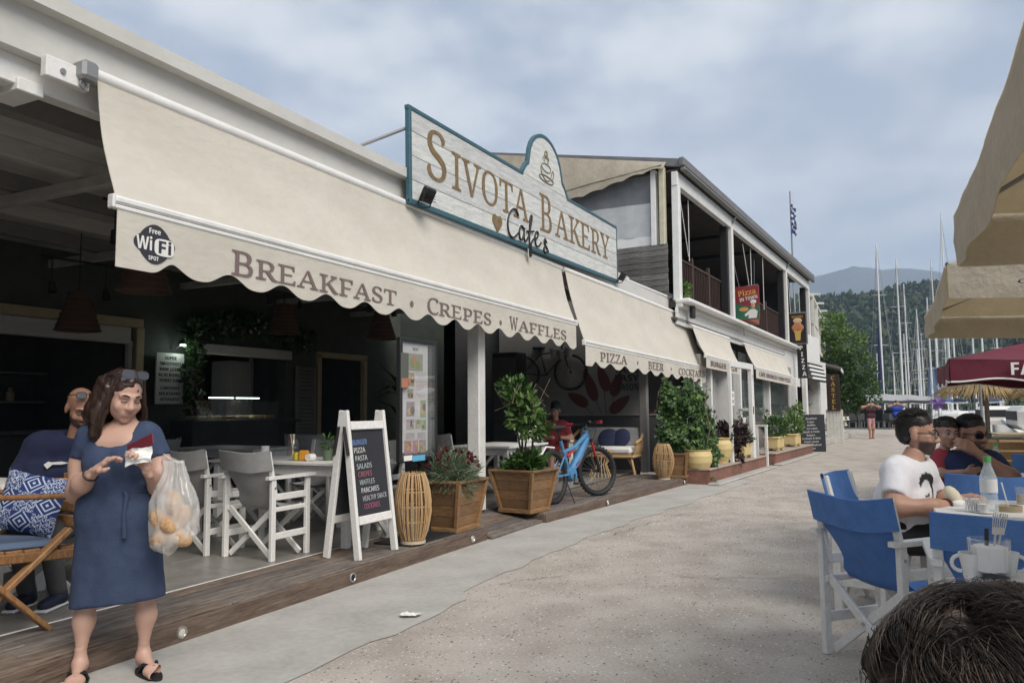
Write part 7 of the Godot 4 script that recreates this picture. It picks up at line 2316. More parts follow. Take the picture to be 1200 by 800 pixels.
func bottle(label: String, at: Vector3, h: float, liquid: Color, cap: Material) -> void:
	var o := thing("water_bottle", label, "bottle", at)
	var m := MB.new()
	var r := h * 0.14
	m.lathe([Vector2(0.0, 0.0), Vector2(r, 0.004), Vector2(r, h * 0.28), Vector2(r * 0.92, h * 0.32), Vector2(r, h * 0.36), Vector2(r, h * 0.62), Vector2(r * 0.45, h * 0.84), Vector2(r * 0.4, h * 0.92)], 18)
	var g := plain(liquid, 0.06)
	g.transparency = BaseMaterial3D.TRANSPARENCY_ALPHA
	g.albedo_color.a = 0.30
	put("bottle", m.mesh(), g, o)
	var l := MB.new()
	l.lathe([Vector2(r * 1.01, h * 0.36), Vector2(r * 1.01, h * 0.60)], 18)
	put("label_band", l.mesh(), M.paper, o)
	ptube("cap", [Vector3(0, h * 0.90, 0), Vector3(0, h, 0)], r * 0.46, cap, o, 12)

func build_terrace() -> void:
	var bc := "blue canvas chairs on the terrace"
	var a := director_chair("nearest blue canvas chair, standing alone with its back to the camera", M.blue_cloth, Vector3(-0.04, 0, -4.74), -0.72, bc)
	copy(a, "blue canvas chair on which the man in the white T-shirt sits", Vector3(-0.10, 0, -5.95), -PI / 2 - 0.25)
	copy(a, "large blue canvas chair behind the glass of forks at the right edge", Vector3(0.42, 0, -4.22), 0.02)
	copy(a, "blue canvas chair behind the tall water bottle, back to the camera", Vector3(0.60, 0, -6.45), 0.04)
	copy(a, "blue canvas chair under the man with sunglasses", Vector3(0.48, 0, -7.25), -PI / 2 - 0.2)
	copy(a, "blue canvas chair at the right edge beyond the man with sunglasses", Vector3(1.30, 0, -9.1), 0.1)
	copy(a, "farthest blue canvas chair at the right edge by the low wall", Vector3(1.95, 0, -10.0), 0.3)
	copy(a, "blue canvas chair holding the person with bare arms at the right edge", Vector3(1.42, 0, -6.35), PI / 2)
	terrace_table("white terrace table between the white T-shirt man and the water bottle", Vector3(0.66, 0, -5.72), 0.88, 0.85)
	terrace_table("white terrace table in front of the man with sunglasses", Vector3(1.05, 0, -8.25), 0.95, 0.8)
	terrace_table("near table that carries the glass of forks at the bottom right", Vector3(0.47, 0, -3.02), 0.52, 0.42, 0.80)
	# things on the tables
	bottle("tall clear water bottle with a green cap on the white T-shirt man's table", Vector3(0.515, 0.74, -5.435), 0.33, C(0.75, 0.85, 0.85), plain(C(0.10, 0.35, 0.10), 0.4))
	bottle("small clear bottle on the far table by the sunglasses man", Vector3(0.86, 0.74, -8.30), 0.29, C(0.7, 0.85, 0.75), plain(C(0.12, 0.4, 0.15), 0.4))
	bottle("dark red bottle standing at the right edge of the far table", Vector3(1.30, 0.74, -8.45), 0.26, C(0.25, 0.02, 0.02), M.petal_red)
	var j := thing("fork_glass", "square glass jar of napkins with upright forks near the bottom right", "glass", Vector3(0.284, 0.80, -3.10))
	var gm := MB.new()
	gm.lathe([Vector2(0.0, 0.0), Vector2(0.058, 0.0), Vector2(0.062, 0.02), Vector2(0.066, 0.125), Vector2(0.060, 0.127), Vector2(0.055, 0.02), Vector2(0.0, 0.02)], 12)
	put("jar", gm.mesh(), M.glass, j)
	var nm := MB.new()
	nm.lathe([Vector2(0.0, 0.022), Vector2(0.052, 0.022), Vector2(0.055, 0.10), Vector2(0.03, 0.106), Vector2(0.0, 0.102)], 8, Transform3D.IDENTITY, true)
	put("napkins", nm.mesh(), M.paper, j)
	for k in 2:
		var f := Node3D.new()
		f.name = "fork"
		j.add_child(f, true)
		f.transform = Transform3D(Basis(Vector3.BACK, -0.12 - 0.10 * k) * Basis(Vector3.UP, 0.4), Vector3(0.008 + 0.008 * k, 0.05, 0.01 - 0.02 * k))
		pbox("neck", Vector3(0, 0.05, 0), Vector3(0.008, 0.09, 0.003), M.steel, f, 0.001)
		pbox("head", Vector3(0, 0.105, 0), Vector3(0.024, 0.025, 0.003), M.steel, f, 0.001)
		for q in 4:
			pbox("tine", Vector3(-0.0105 + 0.007 * q, 0.14, 0), Vector3(0.0035, 0.05, 0.003), M.steel, f, 0.0008)
	ptube("knife", [Vector3(-0.01, 0.05, 0.0), Vector3(-0.004, 0.16, 0.0)], 0.007, M.dark_metal, j, 6)
	for sx in [-1.0, 1.0]:
		var c := thing("coffee_cup", "white coffee cup " + ("left" if sx < 0 else "right") + " of the glass of forks", "cup", Vector3(0.284 + 0.052 * sx, 0.80, -3.13 - 0.03 * sx))
		var m := MB.new()
		m.lathe([Vector2(0.0, 0.0), Vector2(0.028, 0.0), Vector2(0.042, 0.075), Vector2(0.038, 0.075), Vector2(0.026, 0.01), Vector2(0.0, 0.01)], 18)
		put("cup", m.mesh(), M.screen_white, c)
		var h := []
		for q in 9:
			var an := -PI * 0.55 + PI * 1.1 * q / 8.0
			h.append(Vector3(sx * (0.036 + 0.026 * cos(an)), 0.038 + 0.026 * sin(an), 0.0))
		ptube("handle", h, 0.007, M.screen_white, c, 6)
	var items := [["sugar_box", "clear plastic box of sugar sachets on the white T-shirt man's table", "box", 0.425, -5.40], ["espresso_cup", "small white cup beside the tall water bottle", "cup", 0.475, -5.36], ["ashtray", "round wooden ashtray beside the tall water bottle", "ashtray", 0.62, -5.52], ["water_glass", "clear glass of water on the far table", "glass", 0.74, -8.22], ["paper_tub", "white paper tub on the far table before the sunglasses man", "tub", 0.645, -8.18], ["tumbler", "clear tumbler behind the wooden ashtray at the right edge", "glass", 0.74, -5.95], ["wrapped_sandwich", "cream paper wrapped sandwich at the white T-shirt man's hands", "food", 0.345, -5.72]]
	for it in items:
		var o := thing(it[0], it[1], it[2], Vector3(it[3], 0.74, it[4]))
		var m := MB.new()
		match it[0]:
			"sugar_box":
				pbox("box", Vector3(0, 0.045, 0), Vector3(0.10, 0.09, 0.07), M.glass, o, 0.004)
				for k in 7:
					pbox("sachet", Vector3(-0.035 + 0.011 * k, 0.045, 0), Vector3(0.006, 0.07, 0.055), M.paper, o, 0.001, Basis(Vector3.BACK, rr(-0.15, 0.15)))
			"espresso_cup":
				m.lathe([Vector2(0.0, 0.0), Vector2(0.022, 0.0), Vector2(0.032, 0.055), Vector2(0.029, 0.055), Vector2(0.0, 0.01)], 16)
				put("cup", m.mesh(), M.screen_white, o)
				m = MB.new()
				m.lathe([Vector2(0.0, 0.0), Vector2(0.05, 0.006), Vector2(0.05, 0.009), Vector2(0.0, 0.004)], 16)
				put("saucer", m.mesh(), M.screen_white, o)
			"ashtray":
				m.lathe([Vector2(0.0, 0.0), Vector2(0.07, 0.0), Vector2(0.072, 0.035), Vector2(0.055, 0.035), Vector2(0.05, 0.012), Vector2(0.0, 0.012)], 18)
				put("dish", m.mesh(), M.beige, o)
				ptube("straw", [Vector3(0.0, 0.01, 0.0), Vector3(-0.03, 0.17, 0.0)], 0.004, M.paper, o, 6)
			"paper_tub":
				m.lathe([Vector2(0.0, 0.0), Vector2(0.04, 0.0), Vector2(0.05, 0.06), Vector2(0.053, 0.06), Vector2(0.053, 0.066), Vector2(0.0, 0.066)], 16)
				put("tub", m.mesh(), M.paper, o)
			"wrapped_sandwich":
				m.ball(Vector3(0, 0.05, 0), Vector3(0.045, 0.08, 0.04), Basis(Vector3.BACK, 0.5), 10, 7)
				put("wrap", m.mesh(), plain(C(0.62, 0.57, 0.42), 0.7), o)
				m = MB.new()
				m.ball(Vector3(0.03, 0.01, 0.02), Vector3(0.06, 0.03, 0.05), Basis.IDENTITY, 9, 6)
				put("paper", m.mesh(), M.paper, o)
			_:
				m.lathe([Vector2(0.0, 0.0), Vector2(0.03, 0.0), Vector2(0.036, 0.11), Vector2(0.034, 0.11), Vector2(0.028, 0.008), Vector2(0.0, 0.008)], 16)
				put("glass", m.mesh(), M.glass, o)
				m = MB.new()
				m.lathe([Vector2(0.0, 0.01), Vector2(0.028, 0.01), Vector2(0.031, 0.06), Vector2(0.0, 0.06)], 14)
				put("drink", m.mesh(), plain(C(0.35, 0.30, 0.22), 0.3), o)
	# parasols
	var tan_ := mottled(C(0.57, 0.53, 0.445), C(0.67, 0.63, 0.54), 0.9, 121, Vector3(0.8, 0.8, 0.8), 0.01, 0.05, 0.4, 1.6, M.bump_fine, 0.3)
	tan_.backlight_enabled = true
	tan_.backlight = s(C(0.98, 0.90, 0.74))
	var wine := mottled(C(0.085, 0.006, 0.018), C(0.13, 0.012, 0.028), 0.8, 122, Vector3(0.8, 0.8, 0.8))
	parasol("near beige parasol whose edge fills the top right corner", 0.36, 3.4, -1.5, -4.55, 2.36, 3.0, 0.27, tan_, M.grey_metal, "")
	parasol("second beige parasol with dark lettering on its valance, behind the near one", 0.37, 3.5, -5.5, -8.7, 2.26, 2.85, 0.22, tan_, M.grey_metal, "DUU")
	parasol("dark red parasol with white piping and white letters FA", 0.70, 3.9, -10.9, -13.6, 1.94, 2.34, 0.28, wine, M.dark_metal, "FAMILY", M.screen_white)
	# thatched sunshades
	var straw := mottled(C(0.20, 0.135, 0.06), C(0.40, 0.29, 0.14), 0.9, 123, Vector3(2, 2, 2), 0.02, 0.1, 0.5, 2.0)
	for r in [[2.05, -21.0, "straw thatched sunshade left of the black parasol pole"], [3.5, -20.0, "straw thatched sunshade behind the row of thin poles"], [3.6, -26.0, "farther straw thatched sunshade by the boats"]]:
		var t := thing("thatched_sunshade", r[2], "sunshade", Vector3(r[0], 0, r[1]), 0.0, "straw sunshades on the quay")
		ptube("pole", [Vector3(0, 0, 0), Vector3(0, 2.0, 0)], 0.05, M.bark, t, 8)
		var m := MB.new()
		for k in 700:
			var an := rr(0, TAU)
			var lv := rng.randi() % 3
			var r0 := 0.15 + 0.35 * lv
			var y0 := 2.12 - 0.12 * lv
			var d := Vector3(cos(an), -0.5 - 0.25 * lv + rr(-0.1, 0.1), sin(an)).normalized()
			m.leaf(Vector3(cos(an) * r0, y0, sin(an) * r0), d, Vector3(-sin(an), rr(-0.2, 0.2), cos(an)).normalized(), rr(0.42, 0.62), 0.035, -0.1)
		stuff(put("thatch", m.mesh(), straw, t))
		pbox("cap", Vector3(0, 2.12, 0), Vector3(0.12, 0.12, 0.12), M.bark, t, 0.03)
	# thin poles of a windscreen, black post, low benches
	var ws := thing("windscreen_frame", "row of thin grey poles joined by rails at the terrace edge", "windscreen", Vector3(1.9, 0, -13.0))
	for k in 4:
		ptube("pole", [Vector3(0.0 + 0.26 * k, 0, -0.3 * k), Vector3(0.0 + 0.26 * k, 1.95, -0.3 * k)], 0.032, M.grey_metal, ws, 8)
	ptube("rail", [Vector3(-0.1, 0.80, 0.1), Vector3(0.9, 0.80, -1.0)], 0.022, M.grey_metal, ws, 6)
	ptube("rail", [Vector3(-0.1, 0.35, 0.1), Vector3(0.9, 0.35, -1.0)], 0.022, M.grey_metal, ws, 6)
	for k in 3:
		var bn := thing("slatted_crate", ["pale slatted wooden crate behind the sunglasses man's head", "pinkish slatted wooden crate at the right edge", "low pale slatted crate beside the thin poles"][k], "crate", Vector3([1.55, 2.3, 2.05][k], 0, [-13.2, -12.6, -15.0][k]), 0.2, "slatted crates on the quay")
		for q in 6:
			pbox("slat", Vector3(0, 0.12 + 0.135 * q, 0.34), Vector3(1.15, 0.11, 0.03), M.rattan if k != 1 else plain(C(0.36, 0.24, 0.19), 0.7), bn, 0.005)
			pbox("slat", Vector3(-0.58, 0.12 + 0.135 * q, 0), Vector3(0.03, 0.11, 0.64), M.rattan, bn, 0.005)
		pbox("lid", Vector3(0, 0.90, 0), Vector3(1.2, 0.03, 0.72), M.beige, bn, 0.005)
	var qb := thing("quay_bush", "grey green potted bush at the right edge beside the white yacht", "shrub", Vector3(3.4, 0, -15.0))
	bush(qb, Vector3(0, 0.75, 0), Vector3(0.5, 0.55, 0.5), 500, 0.14, 0.06, M.leaf_grey)
	var pm := MB.new()
	pm.lathe([Vector2(0.0, 0.0), Vector2(0.22, 0.0), Vector2(0.28, 0.4), Vector2(0.0, 0.38)], 14)
	put("pot", pm.mesh(), M.grey_wall, qb)
	var uw := thing("white_awning_sail", "low white sagging shade cloth beyond the dark red parasol", "shade cloth", Vector3(2.6, 0, -17.5))
	var um := MB.new()
	um.sheet(20, 8, func(i: float, j: float) -> Vector3: return Vector3(lerpf(-1.1, 2.2, i), 1.88 + 0.10 * cos(i * 12.5) - 0.12 * sin(j * PI), lerpf(0.8, -0.8, j)), 0.01)
	put("cloth", um.mesh(), M.white, uw)
	for x in [-1.05, 0.0, 1.1, 2.1]:
		ptube("pole", [Vector3(x, 0, 0.75), Vector3(x, 1.95, 0.75)], 0.025, M.grey_metal, uw, 6)
	var pw := thing("purple_pinwheel", "small purple pinwheel ornament on a stick beyond the white T-shirt man", "pinwheel", Vector3(1.52, 0, -30.0))
	ptube("stick", [Vector3(0, 0, 0), Vector3(0, 1.35, 0)], 0.02, M.grey_metal, pw, 5)
	var pv := MB.new()
	for k in 5:
		var an := TAU * k / 5.0 + 0.3
		pv.leaf(Vector3(0, 1.45, 0.03), Vector3(cos(an), sin(an), 0.0), Vector3(-sin(an), cos(an), 0.3).normalized(), 0.30, 0.2, 0.2)
	put("vane", pv.mesh(), plain(C(0.16, 0.09, 0.30), 0.6), pw)
	# wooden armchair with patterned cushion by the deck edge
	var w := thing("wooden_armchair", "folding teak armchair with a blue seat pad at the left edge of the deck", "chair", Vector3(-4.74, 0.141, -2.68), -PI / 2 - 0.05)
	for z in [0.29, -0.29]:
		pbeam("leg", Vector3(-0.36, 0.55, z), Vector3(0.28 if z > 0 else 0.30, 0.0, z), 0.032, 0.060, M.wood, w, 0.006, Vector3(0, 0, 1))
		pbeam("leg", Vector3(0.30, 0.54, z - 0.04), Vector3(-0.24, 0.0, z - 0.04), 0.030, 0.055, M.wood, w, 0.006, Vector3(0, 0, 1))
		pbeam("arm", Vector3(-0.62, 0.722, z), Vector3(0.42, 0.80, z - 0.02), 0.075, 0.028, M.wood_b, w, 0.008)
		pbeam("arm_post", Vector3(0.27, 0.43, z - 0.01), Vector3(0.25, 0.78, z - 0.01), 0.032, 0.10, M.wood, w, 0.006, Vector3.RIGHT)
		pbeam("arm_brace", Vector3(0.29, 0.46, z - 0.01), Vector3(0.42, 0.79, z - 0.01), 0.026, 0.05, M.wood, w, 0.005, Vector3(0, 0, 1))
		pbeam("seat_rail", Vector3(-0.58, 0.39, z), Vector3(0.42, 0.455, z), 0.032, 0.055, M.wood_b, w, 0.006)
	for k in 8:
		pbox("seat_slat", Vector3(-0.36 + 0.10 * k, 0.435 + 0.0065 * k, 0), Vector3(0.085, 0.02, 0.56), M.wood, w, 0.004)
	for k in 6:
		pbeam("back_slat", Vector3(-0.56 - 0.03 * k, 0.55 + 0.085 * k, 0.26), Vector3(-0.56 - 0.03 * k, 0.55 + 0.085 * k, -0.26), 0.02, 0.07, M.wood, w, 0.005)
	pbox("seat_pad", Vector3(0.02, 0.482, 0), Vector3(0.74, 0.055, 0.52), plain(C(0.085, 0.12, 0.19), 0.9), w, 0.025, Basis(Vector3.BACK, 0.06))
	var pc := thing("patterned_cushion", "blue cushion with white zigzag pattern propped in the teak armchair", "cushion", Vector3(-4.80, 0.80, -3.03), 0.1)
	var im := Image.create(256, 256, false, Image.FORMAT_RGB8)
	var nb := s(C(0.012, 0.028, 0.12))
	var nw := s(C(0.40, 0.44, 0.52))
	for y in 256:
		for x in 256:
			var u := float(x % 86) - 43.0
			var v := float(y % 86) - 43.0
			var q := int(absf(u) + absf(v)) % 22
			var hit := q < 8 and (int(absf(u) + absf(v)) < 62)
			if (x / 86 + y / 86) % 2 == 0:
				hit = (int(x * 0.9 + 7.0 * sin(y * 0.21)) % 13 < 4) != (int(y * 0.8 + 6.0 * sin(x * 0.17)) % 15 < 5)
			im.set_pixel(x, y, nw if hit else nb)
	var cmat := StandardMaterial3D.new()
	cmat.albedo_texture = ImageTexture.create_from_image(im)
	cmat.roughness = 0.9
	var cb := MB.new()
	for sd in [1.0, -1.0]:
		cb.sheet(16, 16, func(i: float, j: float) -> Vector3:
			var a_ := (i - 0.5) * 2.0
			var b_ := (j - 0.5) * 2.0
			var k := pow(maxf(0.0, (1.0 - pow(absf(a_), 2.6)) * (1.0 - pow(absf(b_), 2.6))), 0.55)
			return Vector3(a_ * 0.19 * (1.0 - 0.06 * (1.0 - b_ * b_)), b_ * 0.185 * (1.0 - 0.06 * (1.0 - a_ * a_)), sd * 0.085 * k))
	put("cover", cb.mesh(), cmat, pc, Transform3D(Basis(Vector3.UP, 0.5) * Basis(Vector3.BACK, -0.22) * Basis(Vector3.RIGHT, -0.25), Vector3(-0.02, 0.02, 0)))

# ---------------------------------------------------------------- people
var skin_mat: StandardMaterial3D

# bones written as [ax, ay, az, bx, by, bz, radius a, radius b, flatness along z]
func bones(b: Blob, list: Array) -> void:
	for r in list:
		b.bone(Vector3(r[0], r[1], r[2]), Vector3(r[3], r[4], r[5]), r[6], r[7], r[8] if r.size() > 8 else 1.0)

func add_head(o: Flesh, ce: Vector3, turn: Basis, sc: float, cell: float, tint: Callable, wide := 1.0) -> void:
	var b := Blob.new(ce - Vector3(0.13, 0.18, 0.15) * sc, ce + Vector3(0.13, 0.15, 0.15) * sc, cell, 190.0 / sc)
	var xf := Transform3D(turn.scaled_local(Vector3.ONE * sc), ce)
	var el := func(x: float, y: float, z: float, rx: float, ry: float, rz: float, carve := false) -> void:
		b.ball(xf * Vector3(x, y, z), Vector3(rx, ry, rz) * sc, turn, carve)
	el.call(0.0, 0.038, -0.018, 0.074 * wide, 0.082, 0.094)
	el.call(0.0, -0.035, 0.022, 0.060 * wide, 0.078, 0.068)
	el.call(0.0, -0.070, 0.030, 0.047 * wide, 0.036, 0.050)
	el.call(0.0, -0.100, 0.066, 0.020 * wide, 0.015, 0.015)
	for sx in [-1.0, 1.0]:
		el.call(0.036 * sx, -0.032, 0.062, 0.024 * wide, 0.026, 0.020)
		el.call(0.078 * sx * wide, -0.008, -0.010, 0.010, 0.032, 0.019)
		el.call(0.012 * sx, -0.033, 0.093, 0.009, 0.008, 0.010)
		b.bone(xf * Vector3(0.012 * sx, 0.022, 0.082), xf * Vector3(0.045 * sx, 0.020, 0.070), 0.010 * sc, 0.008 * sc)
		el.call(0.031 * sx, 0.000, 0.096, 0.017, 0.012, 0.019, true)
	b.bone(xf * Vector3(0, 0.014, 0.082), xf * Vector3(0, -0.028, 0.104), 0.0085 * sc, 0.0125 * sc)
	b.bone(xf * Vector3(-0.018, -0.059, 0.081), xf * Vector3(0.018, -0.059, 0.081), 0.0075 * sc, 0.0075 * sc)
	b.bone(xf * Vector3(-0.015, -0.071, 0.080), xf * Vector3(0.015, -0.071, 0.080), 0.0085 * sc, 0.0085 * sc)
	var inv := xf.affine_inverse()
	b.into(o, func(p: Vector3) -> Color: return tint.call(inv * p))

# a hand: wrist, palm direction d, palm normal n (the side the fingers curl to), thumb side t
func add_hand(o: Flesh, w: Vector3, d: Vector3, n: Vector3, t: Vector3, curls: Array, sc: float, cell: float, thumb: float, tint: Callable) -> void:
	d = d.normalized()
	n = (n - d * n.dot(d)).normalized()
	t = (t - d * t.dot(d) - n * t.dot(n)).normalized()
	var mid := w + d * 0.10 * sc
	var b := Blob.new(mid - Vector3.ONE * 0.135 * sc, mid + Vector3.ONE * 0.135 * sc, cell, 200.0 / sc)
	b.bone(w - d * 0.03 * sc, w + d * 0.02 * sc, 0.026 * sc, 0.025 * sc, 0.75, n)
	var ln := [0.074, 0.082, 0.076, 0.060]
	for i in 4:
		var sp := 0.030 - 0.020 * i
		var kn := w + d * (0.092 - 0.006 * absf(i - 1.2)) * sc + t * sp * sc
		b.bone(w + d * 0.015 * sc + t * sp * 0.55 * sc, kn, 0.016 * sc, 0.0115 * sc)
		var dir := (d + t * (0.10 - 0.07 * i)).normalized()
		var p := kn
		var l: float = ln[i]
		for j in 3:
			dir = (dir * cos(curls[i] * [0.7, 1.0, 0.7][j]) + n * sin(curls[i] * [0.7, 1.0, 0.7][j])).normalized() if j == 0 else dir.rotated(d.cross(n).normalized(), curls[i] * [0.7, 1.0, 0.7][j])
			var e: Vector3 = p + dir * l * [0.48, 0.30, 0.22][j] * sc
			b.bone(p, e, [0.0095, 0.0085, 0.0078][j] * sc, [0.0085, 0.0078, 0.0068][j] * sc)
			p = e
	var tb := w + d * 0.022 * sc + t * 0.022 * sc
	var t1 := tb + (d * 0.7 + t * 0.8 + n * thumb * 0.5).normalized() * 0.042 * sc
	var t2 := t1 + (d * 0.95 + t * 0.35 + n * thumb).normalized() * 0.032 * sc
	b.bone(tb, t1, 0.015 * sc, 0.011 * sc)
	b.bone(t1, t2, 0.0105 * sc, 0.0095 * sc)
	b.bone(t2, t2 + (d + n * thumb * 0.7).normalized() * 0.024 * sc, 0.0095 * sc, 0.0075 * sc)
	b.into(o, tint)

func cloth(o: Node3D, called: String, b: Blob, mat: Material) -> void:
	var sk := Flesh.new()
	b.into(sk, func(_p: Vector3) -> Color: return Color.WHITE)
	put(called, sk.mesh(), mat, o)

func strands(o: Node3D, n: int, root: Callable, mat: Material, r: float, called := "hair_strands", sides := 4) -> void:
	var m := MB.new()
	for i in n:
		var pp: Array = root.call(float(i) / n)
		var rad := []
		for q in pp.size():
			rad.append(r * (1.0 - 0.75 * q / pp.size()))
		m.tube(pp, rad, sides, false)
	stuff(put(called, m.mesh(), mat, o))

func face_bits(o: Node3D, ce: Vector3, turn: Basis, sc: float, brow: Material, look: float, open := 1.0, lip := Color(0.17, 0.07, 0.06)) -> void:
	var xf := Transform3D(turn.scaled_local(Vector3.ONE * sc), ce)
	var wm := plain(C(0.50, 0.47, 0.44), 0.3)
	var lp := MB.new()
	lp.ball(xf * Vector3(0, -0.0595, 0.0865), Vector3(0.021, 0.0042, 0.006) * sc, turn, 12, 6)
	lp.ball(xf * Vector3(0, -0.069, 0.0865), Vector3(0.018, 0.0055, 0.0065) * sc, turn, 12, 6)
	put("lips", lp.mesh(), plain(lip, 0.45), o)
	ptube("mouth_line", [xf * Vector3(-0.022, -0.0645, 0.083), xf * Vector3(0, -0.0640, 0.0915), xf * Vector3(0.022, -0.0645, 0.083)], 0.0013 * sc, M.petal_red, o, 4)
	for sx in [-1.0, 1.0]:
		if open > 0.3:
			var e := MB.new()
			e.ball(xf * Vector3(0.031 * sx, -0.001, 0.0755), Vector3.ONE * 0.0125 * sc, Basis.IDENTITY, 12, 8)
			put("eye", e.mesh(), wm, o)
			var ir := MB.new()
			ir.ball(xf * Vector3(0.031 * sx + look * 0.004, -0.002, 0.0845), Vector3.ONE * 0.0058 * sc, Basis.IDENTITY, 8, 6)
			put("iris", ir.mesh(), M.black, o)
		ptube("eyelid", [xf * Vector3(0.017 * sx, 0.001 - 0.003 * (1 - open), 0.084), xf * Vector3(0.030 * sx, 0.007 * open - 0.004 * (1 - open), 0.089), xf * Vector3(0.045 * sx, 0.001 - 0.003 * (1 - open), 0.078)], 0.0024 * sc, brow, o, 5)
		ptube("eyebrow", [xf * Vector3(0.014 * sx, 0.024, 0.093), xf * Vector3(0.032 * sx, 0.030, 0.088), xf * Vector3(0.050 * sx, 0.023, 0.072)], [0.0040 * sc, 0.0045 * sc, 0.0018 * sc], brow, o, 5)

func eyeglasses(o: Node3D, ce: Vector3, turn: Basis, sc: float, lens: Material, frame: Material, called := "glasses") -> void:
	var g := Node3D.new()
	g.name = called
	o.add_child(g, true)
	g.transform = Transform3D(turn.scaled_local(Vector3.ONE * sc), ce)
	for sx in [-1.0, 1.0]:
		var p := []
		var poly := PackedVector2Array()
		for i in 21:
			var an := TAU * i / 20
			var x := signf(cos(an)) * pow(absf(cos(an)), 0.65) * 0.027
			var y := signf(sin(an)) * pow(absf(sin(an)), 0.7) * 0.019
			p.append(Vector3(0.034 * sx + x, y, 0.100 - 0.20 * absf(0.034 * sx + x)))
			if i < 20:
				poly.append(Vector2(x, y))
		ptube("rim", p, 0.0026, frame, g, 5)
		var m := MB.new()
		m.prism(poly, 0.002, Transform3D(Basis(Vector3.UP, 0.2 * sx), Vector3(0.034 * sx, 0, 0.100 - 0.0068)))
		put("lens", m.mesh(), lens, g)
		ptube("temple", [Vector3(0.062 * sx, 0.005, 0.088), Vector3(0.080 * sx, 0.005, 0.04), Vector3(0.083 * sx, 0.003, -0.02)], 0.0028, frame, g, 5)
	ptube("bridge", [Vector3(-0.008, 0.004, 0.099), Vector3(0.0, 0.007, 0.102), Vector3(0.008, 0.004, 0.099)], 0.0026, frame, g, 5)

func head_hair(o: Node3D, ce: Vector3, turn: Basis, sc: float, mat: Material, n: int, lift: float, back: float, sd: int) -> void:
	# short hair: a close cap and strands combed back from the brow
	var xf := Transform3D(turn.scaled_local(Vector3.ONE * sc), ce)
	var b := Blob.new(ce - Vector3.ONE * 0.17 * sc, ce + Vector3.ONE * 0.17 * sc, 0.0065 * sc, 90.0 / sc)
	b.ball(xf * Vector3(0, 0.055, -0.022), Vector3(0.082, 0.078 + lift, 0.098) * sc, turn)
	b.ball(xf * Vector3(0, -0.005, -0.060), Vector3(0.070, 0.065, 0.052) * sc, turn)
	b.ball(xf * Vector3(0, -0.04, 0.085), Vector3(0.085, 0.088, 0.085) * sc, turn, true)
	for sx in [-1.0, 1.0]:
		b.ball(xf * Vector3(0.085 * sx, -0.025, 0.0), Vector3(0.03, 0.045, 0.035) * sc, turn, true)
	b.ripple(0.0035 * sc, 70.0, sd)
	cloth(o, "hair", b, mat)
	var r := RandomNumberGenerator.new()
	r.seed = sd
	strands(o, n, func(_t: float) -> Array:
		var a := r.randf_range(-1.0, 1.0) * 2.6
		var el := r.randf_range(0.12, 1.45)
		var d := Vector3(sin(a) * cos(el), sin(el), cos(a) * cos(el))
		if d.z > 0.55 and d.y < 0.55:
			d = Vector3(d.x, 0.75, 0.5).normalized()
		var p := Vector3(0, 0.055, -0.022) + d * Vector3(0.081, 0.076 + lift, 0.096)
		var g := (Vector3(d.x * 0.3 + r.randf_range(-0.2, 0.2), 0.15, -1.0) - d * d.dot(Vector3(0, 0.15, -1.0))).normalized()
		g = g.lerp(Vector3(0, -1, -0.4), 0.4 if d.y < 0.5 else 0.0).normalized()
		return [xf * p, xf * (p + g * back * 0.5 + d * 0.008), xf * (p + g * back + d * 0.001)], mat, 0.0022 * sc)

func tints(base: Color, beard := Color(0, 0, 0, 0), lips := Color(0, 0, 0, 0)) -> Callable:
	return func(p: Vector3) -> Color:
		var c := base
		if lips.a > 0.0 and absf(p.x) < 0.024 and p.y < -0.052 and p.y > -0.080 and p.z > 0.078:
			c = c.lerp(lips, lips.a)
		if beard.a > 0.0 and p.z > -0.02:
			var jaw := smoothstep(-0.030, -0.046, p.y) * smoothstep(0.0, 0.02, p.z)
			if absf(p.x) < 0.022 and p.y > -0.046:
				jaw *= smoothstep(-0.036, -0.044, p.y)
			if absf(p.x) < 0.019 and p.y < -0.055 and p.y > -0.074 and p.z > 0.078:
				jaw *= 0.25
			c = c.lerp(beard, beard.a * jaw)
		if p.z > 0.05 and p.y > -0.05 and p.y < -0.005:
			c = c.lerp(Color(c.r * 1.04, c.g * 0.95, c.b * 0.93), 0.3)
		return c

func person(label: String, at: Vector3) -> Node3D:
	return thing("person", label, "person", at, 0.454)

func build_people() -> void:
	skin_mat = plain(Color.WHITE, 0.5)
	skin_mat.vertex_color_use_as_albedo = true
	skin_mat.subsurf_scatter_enabled = true
	skin_mat.subsurf_scatter_strength = 0.08
	skin_mat.normal_enabled = true
	skin_mat.normal_texture = M.bump_fine
	skin_mat.normal_scale = 0.06
	skin_mat.uv1_triplanar = true
	skin_mat.uv1_scale = Vector3(6, 6, 6)
	build_woman()
	build_man_behind()
	build_white_shirt_man()
	build_father_and_child()
	build_edge_people()
	build_far_people()

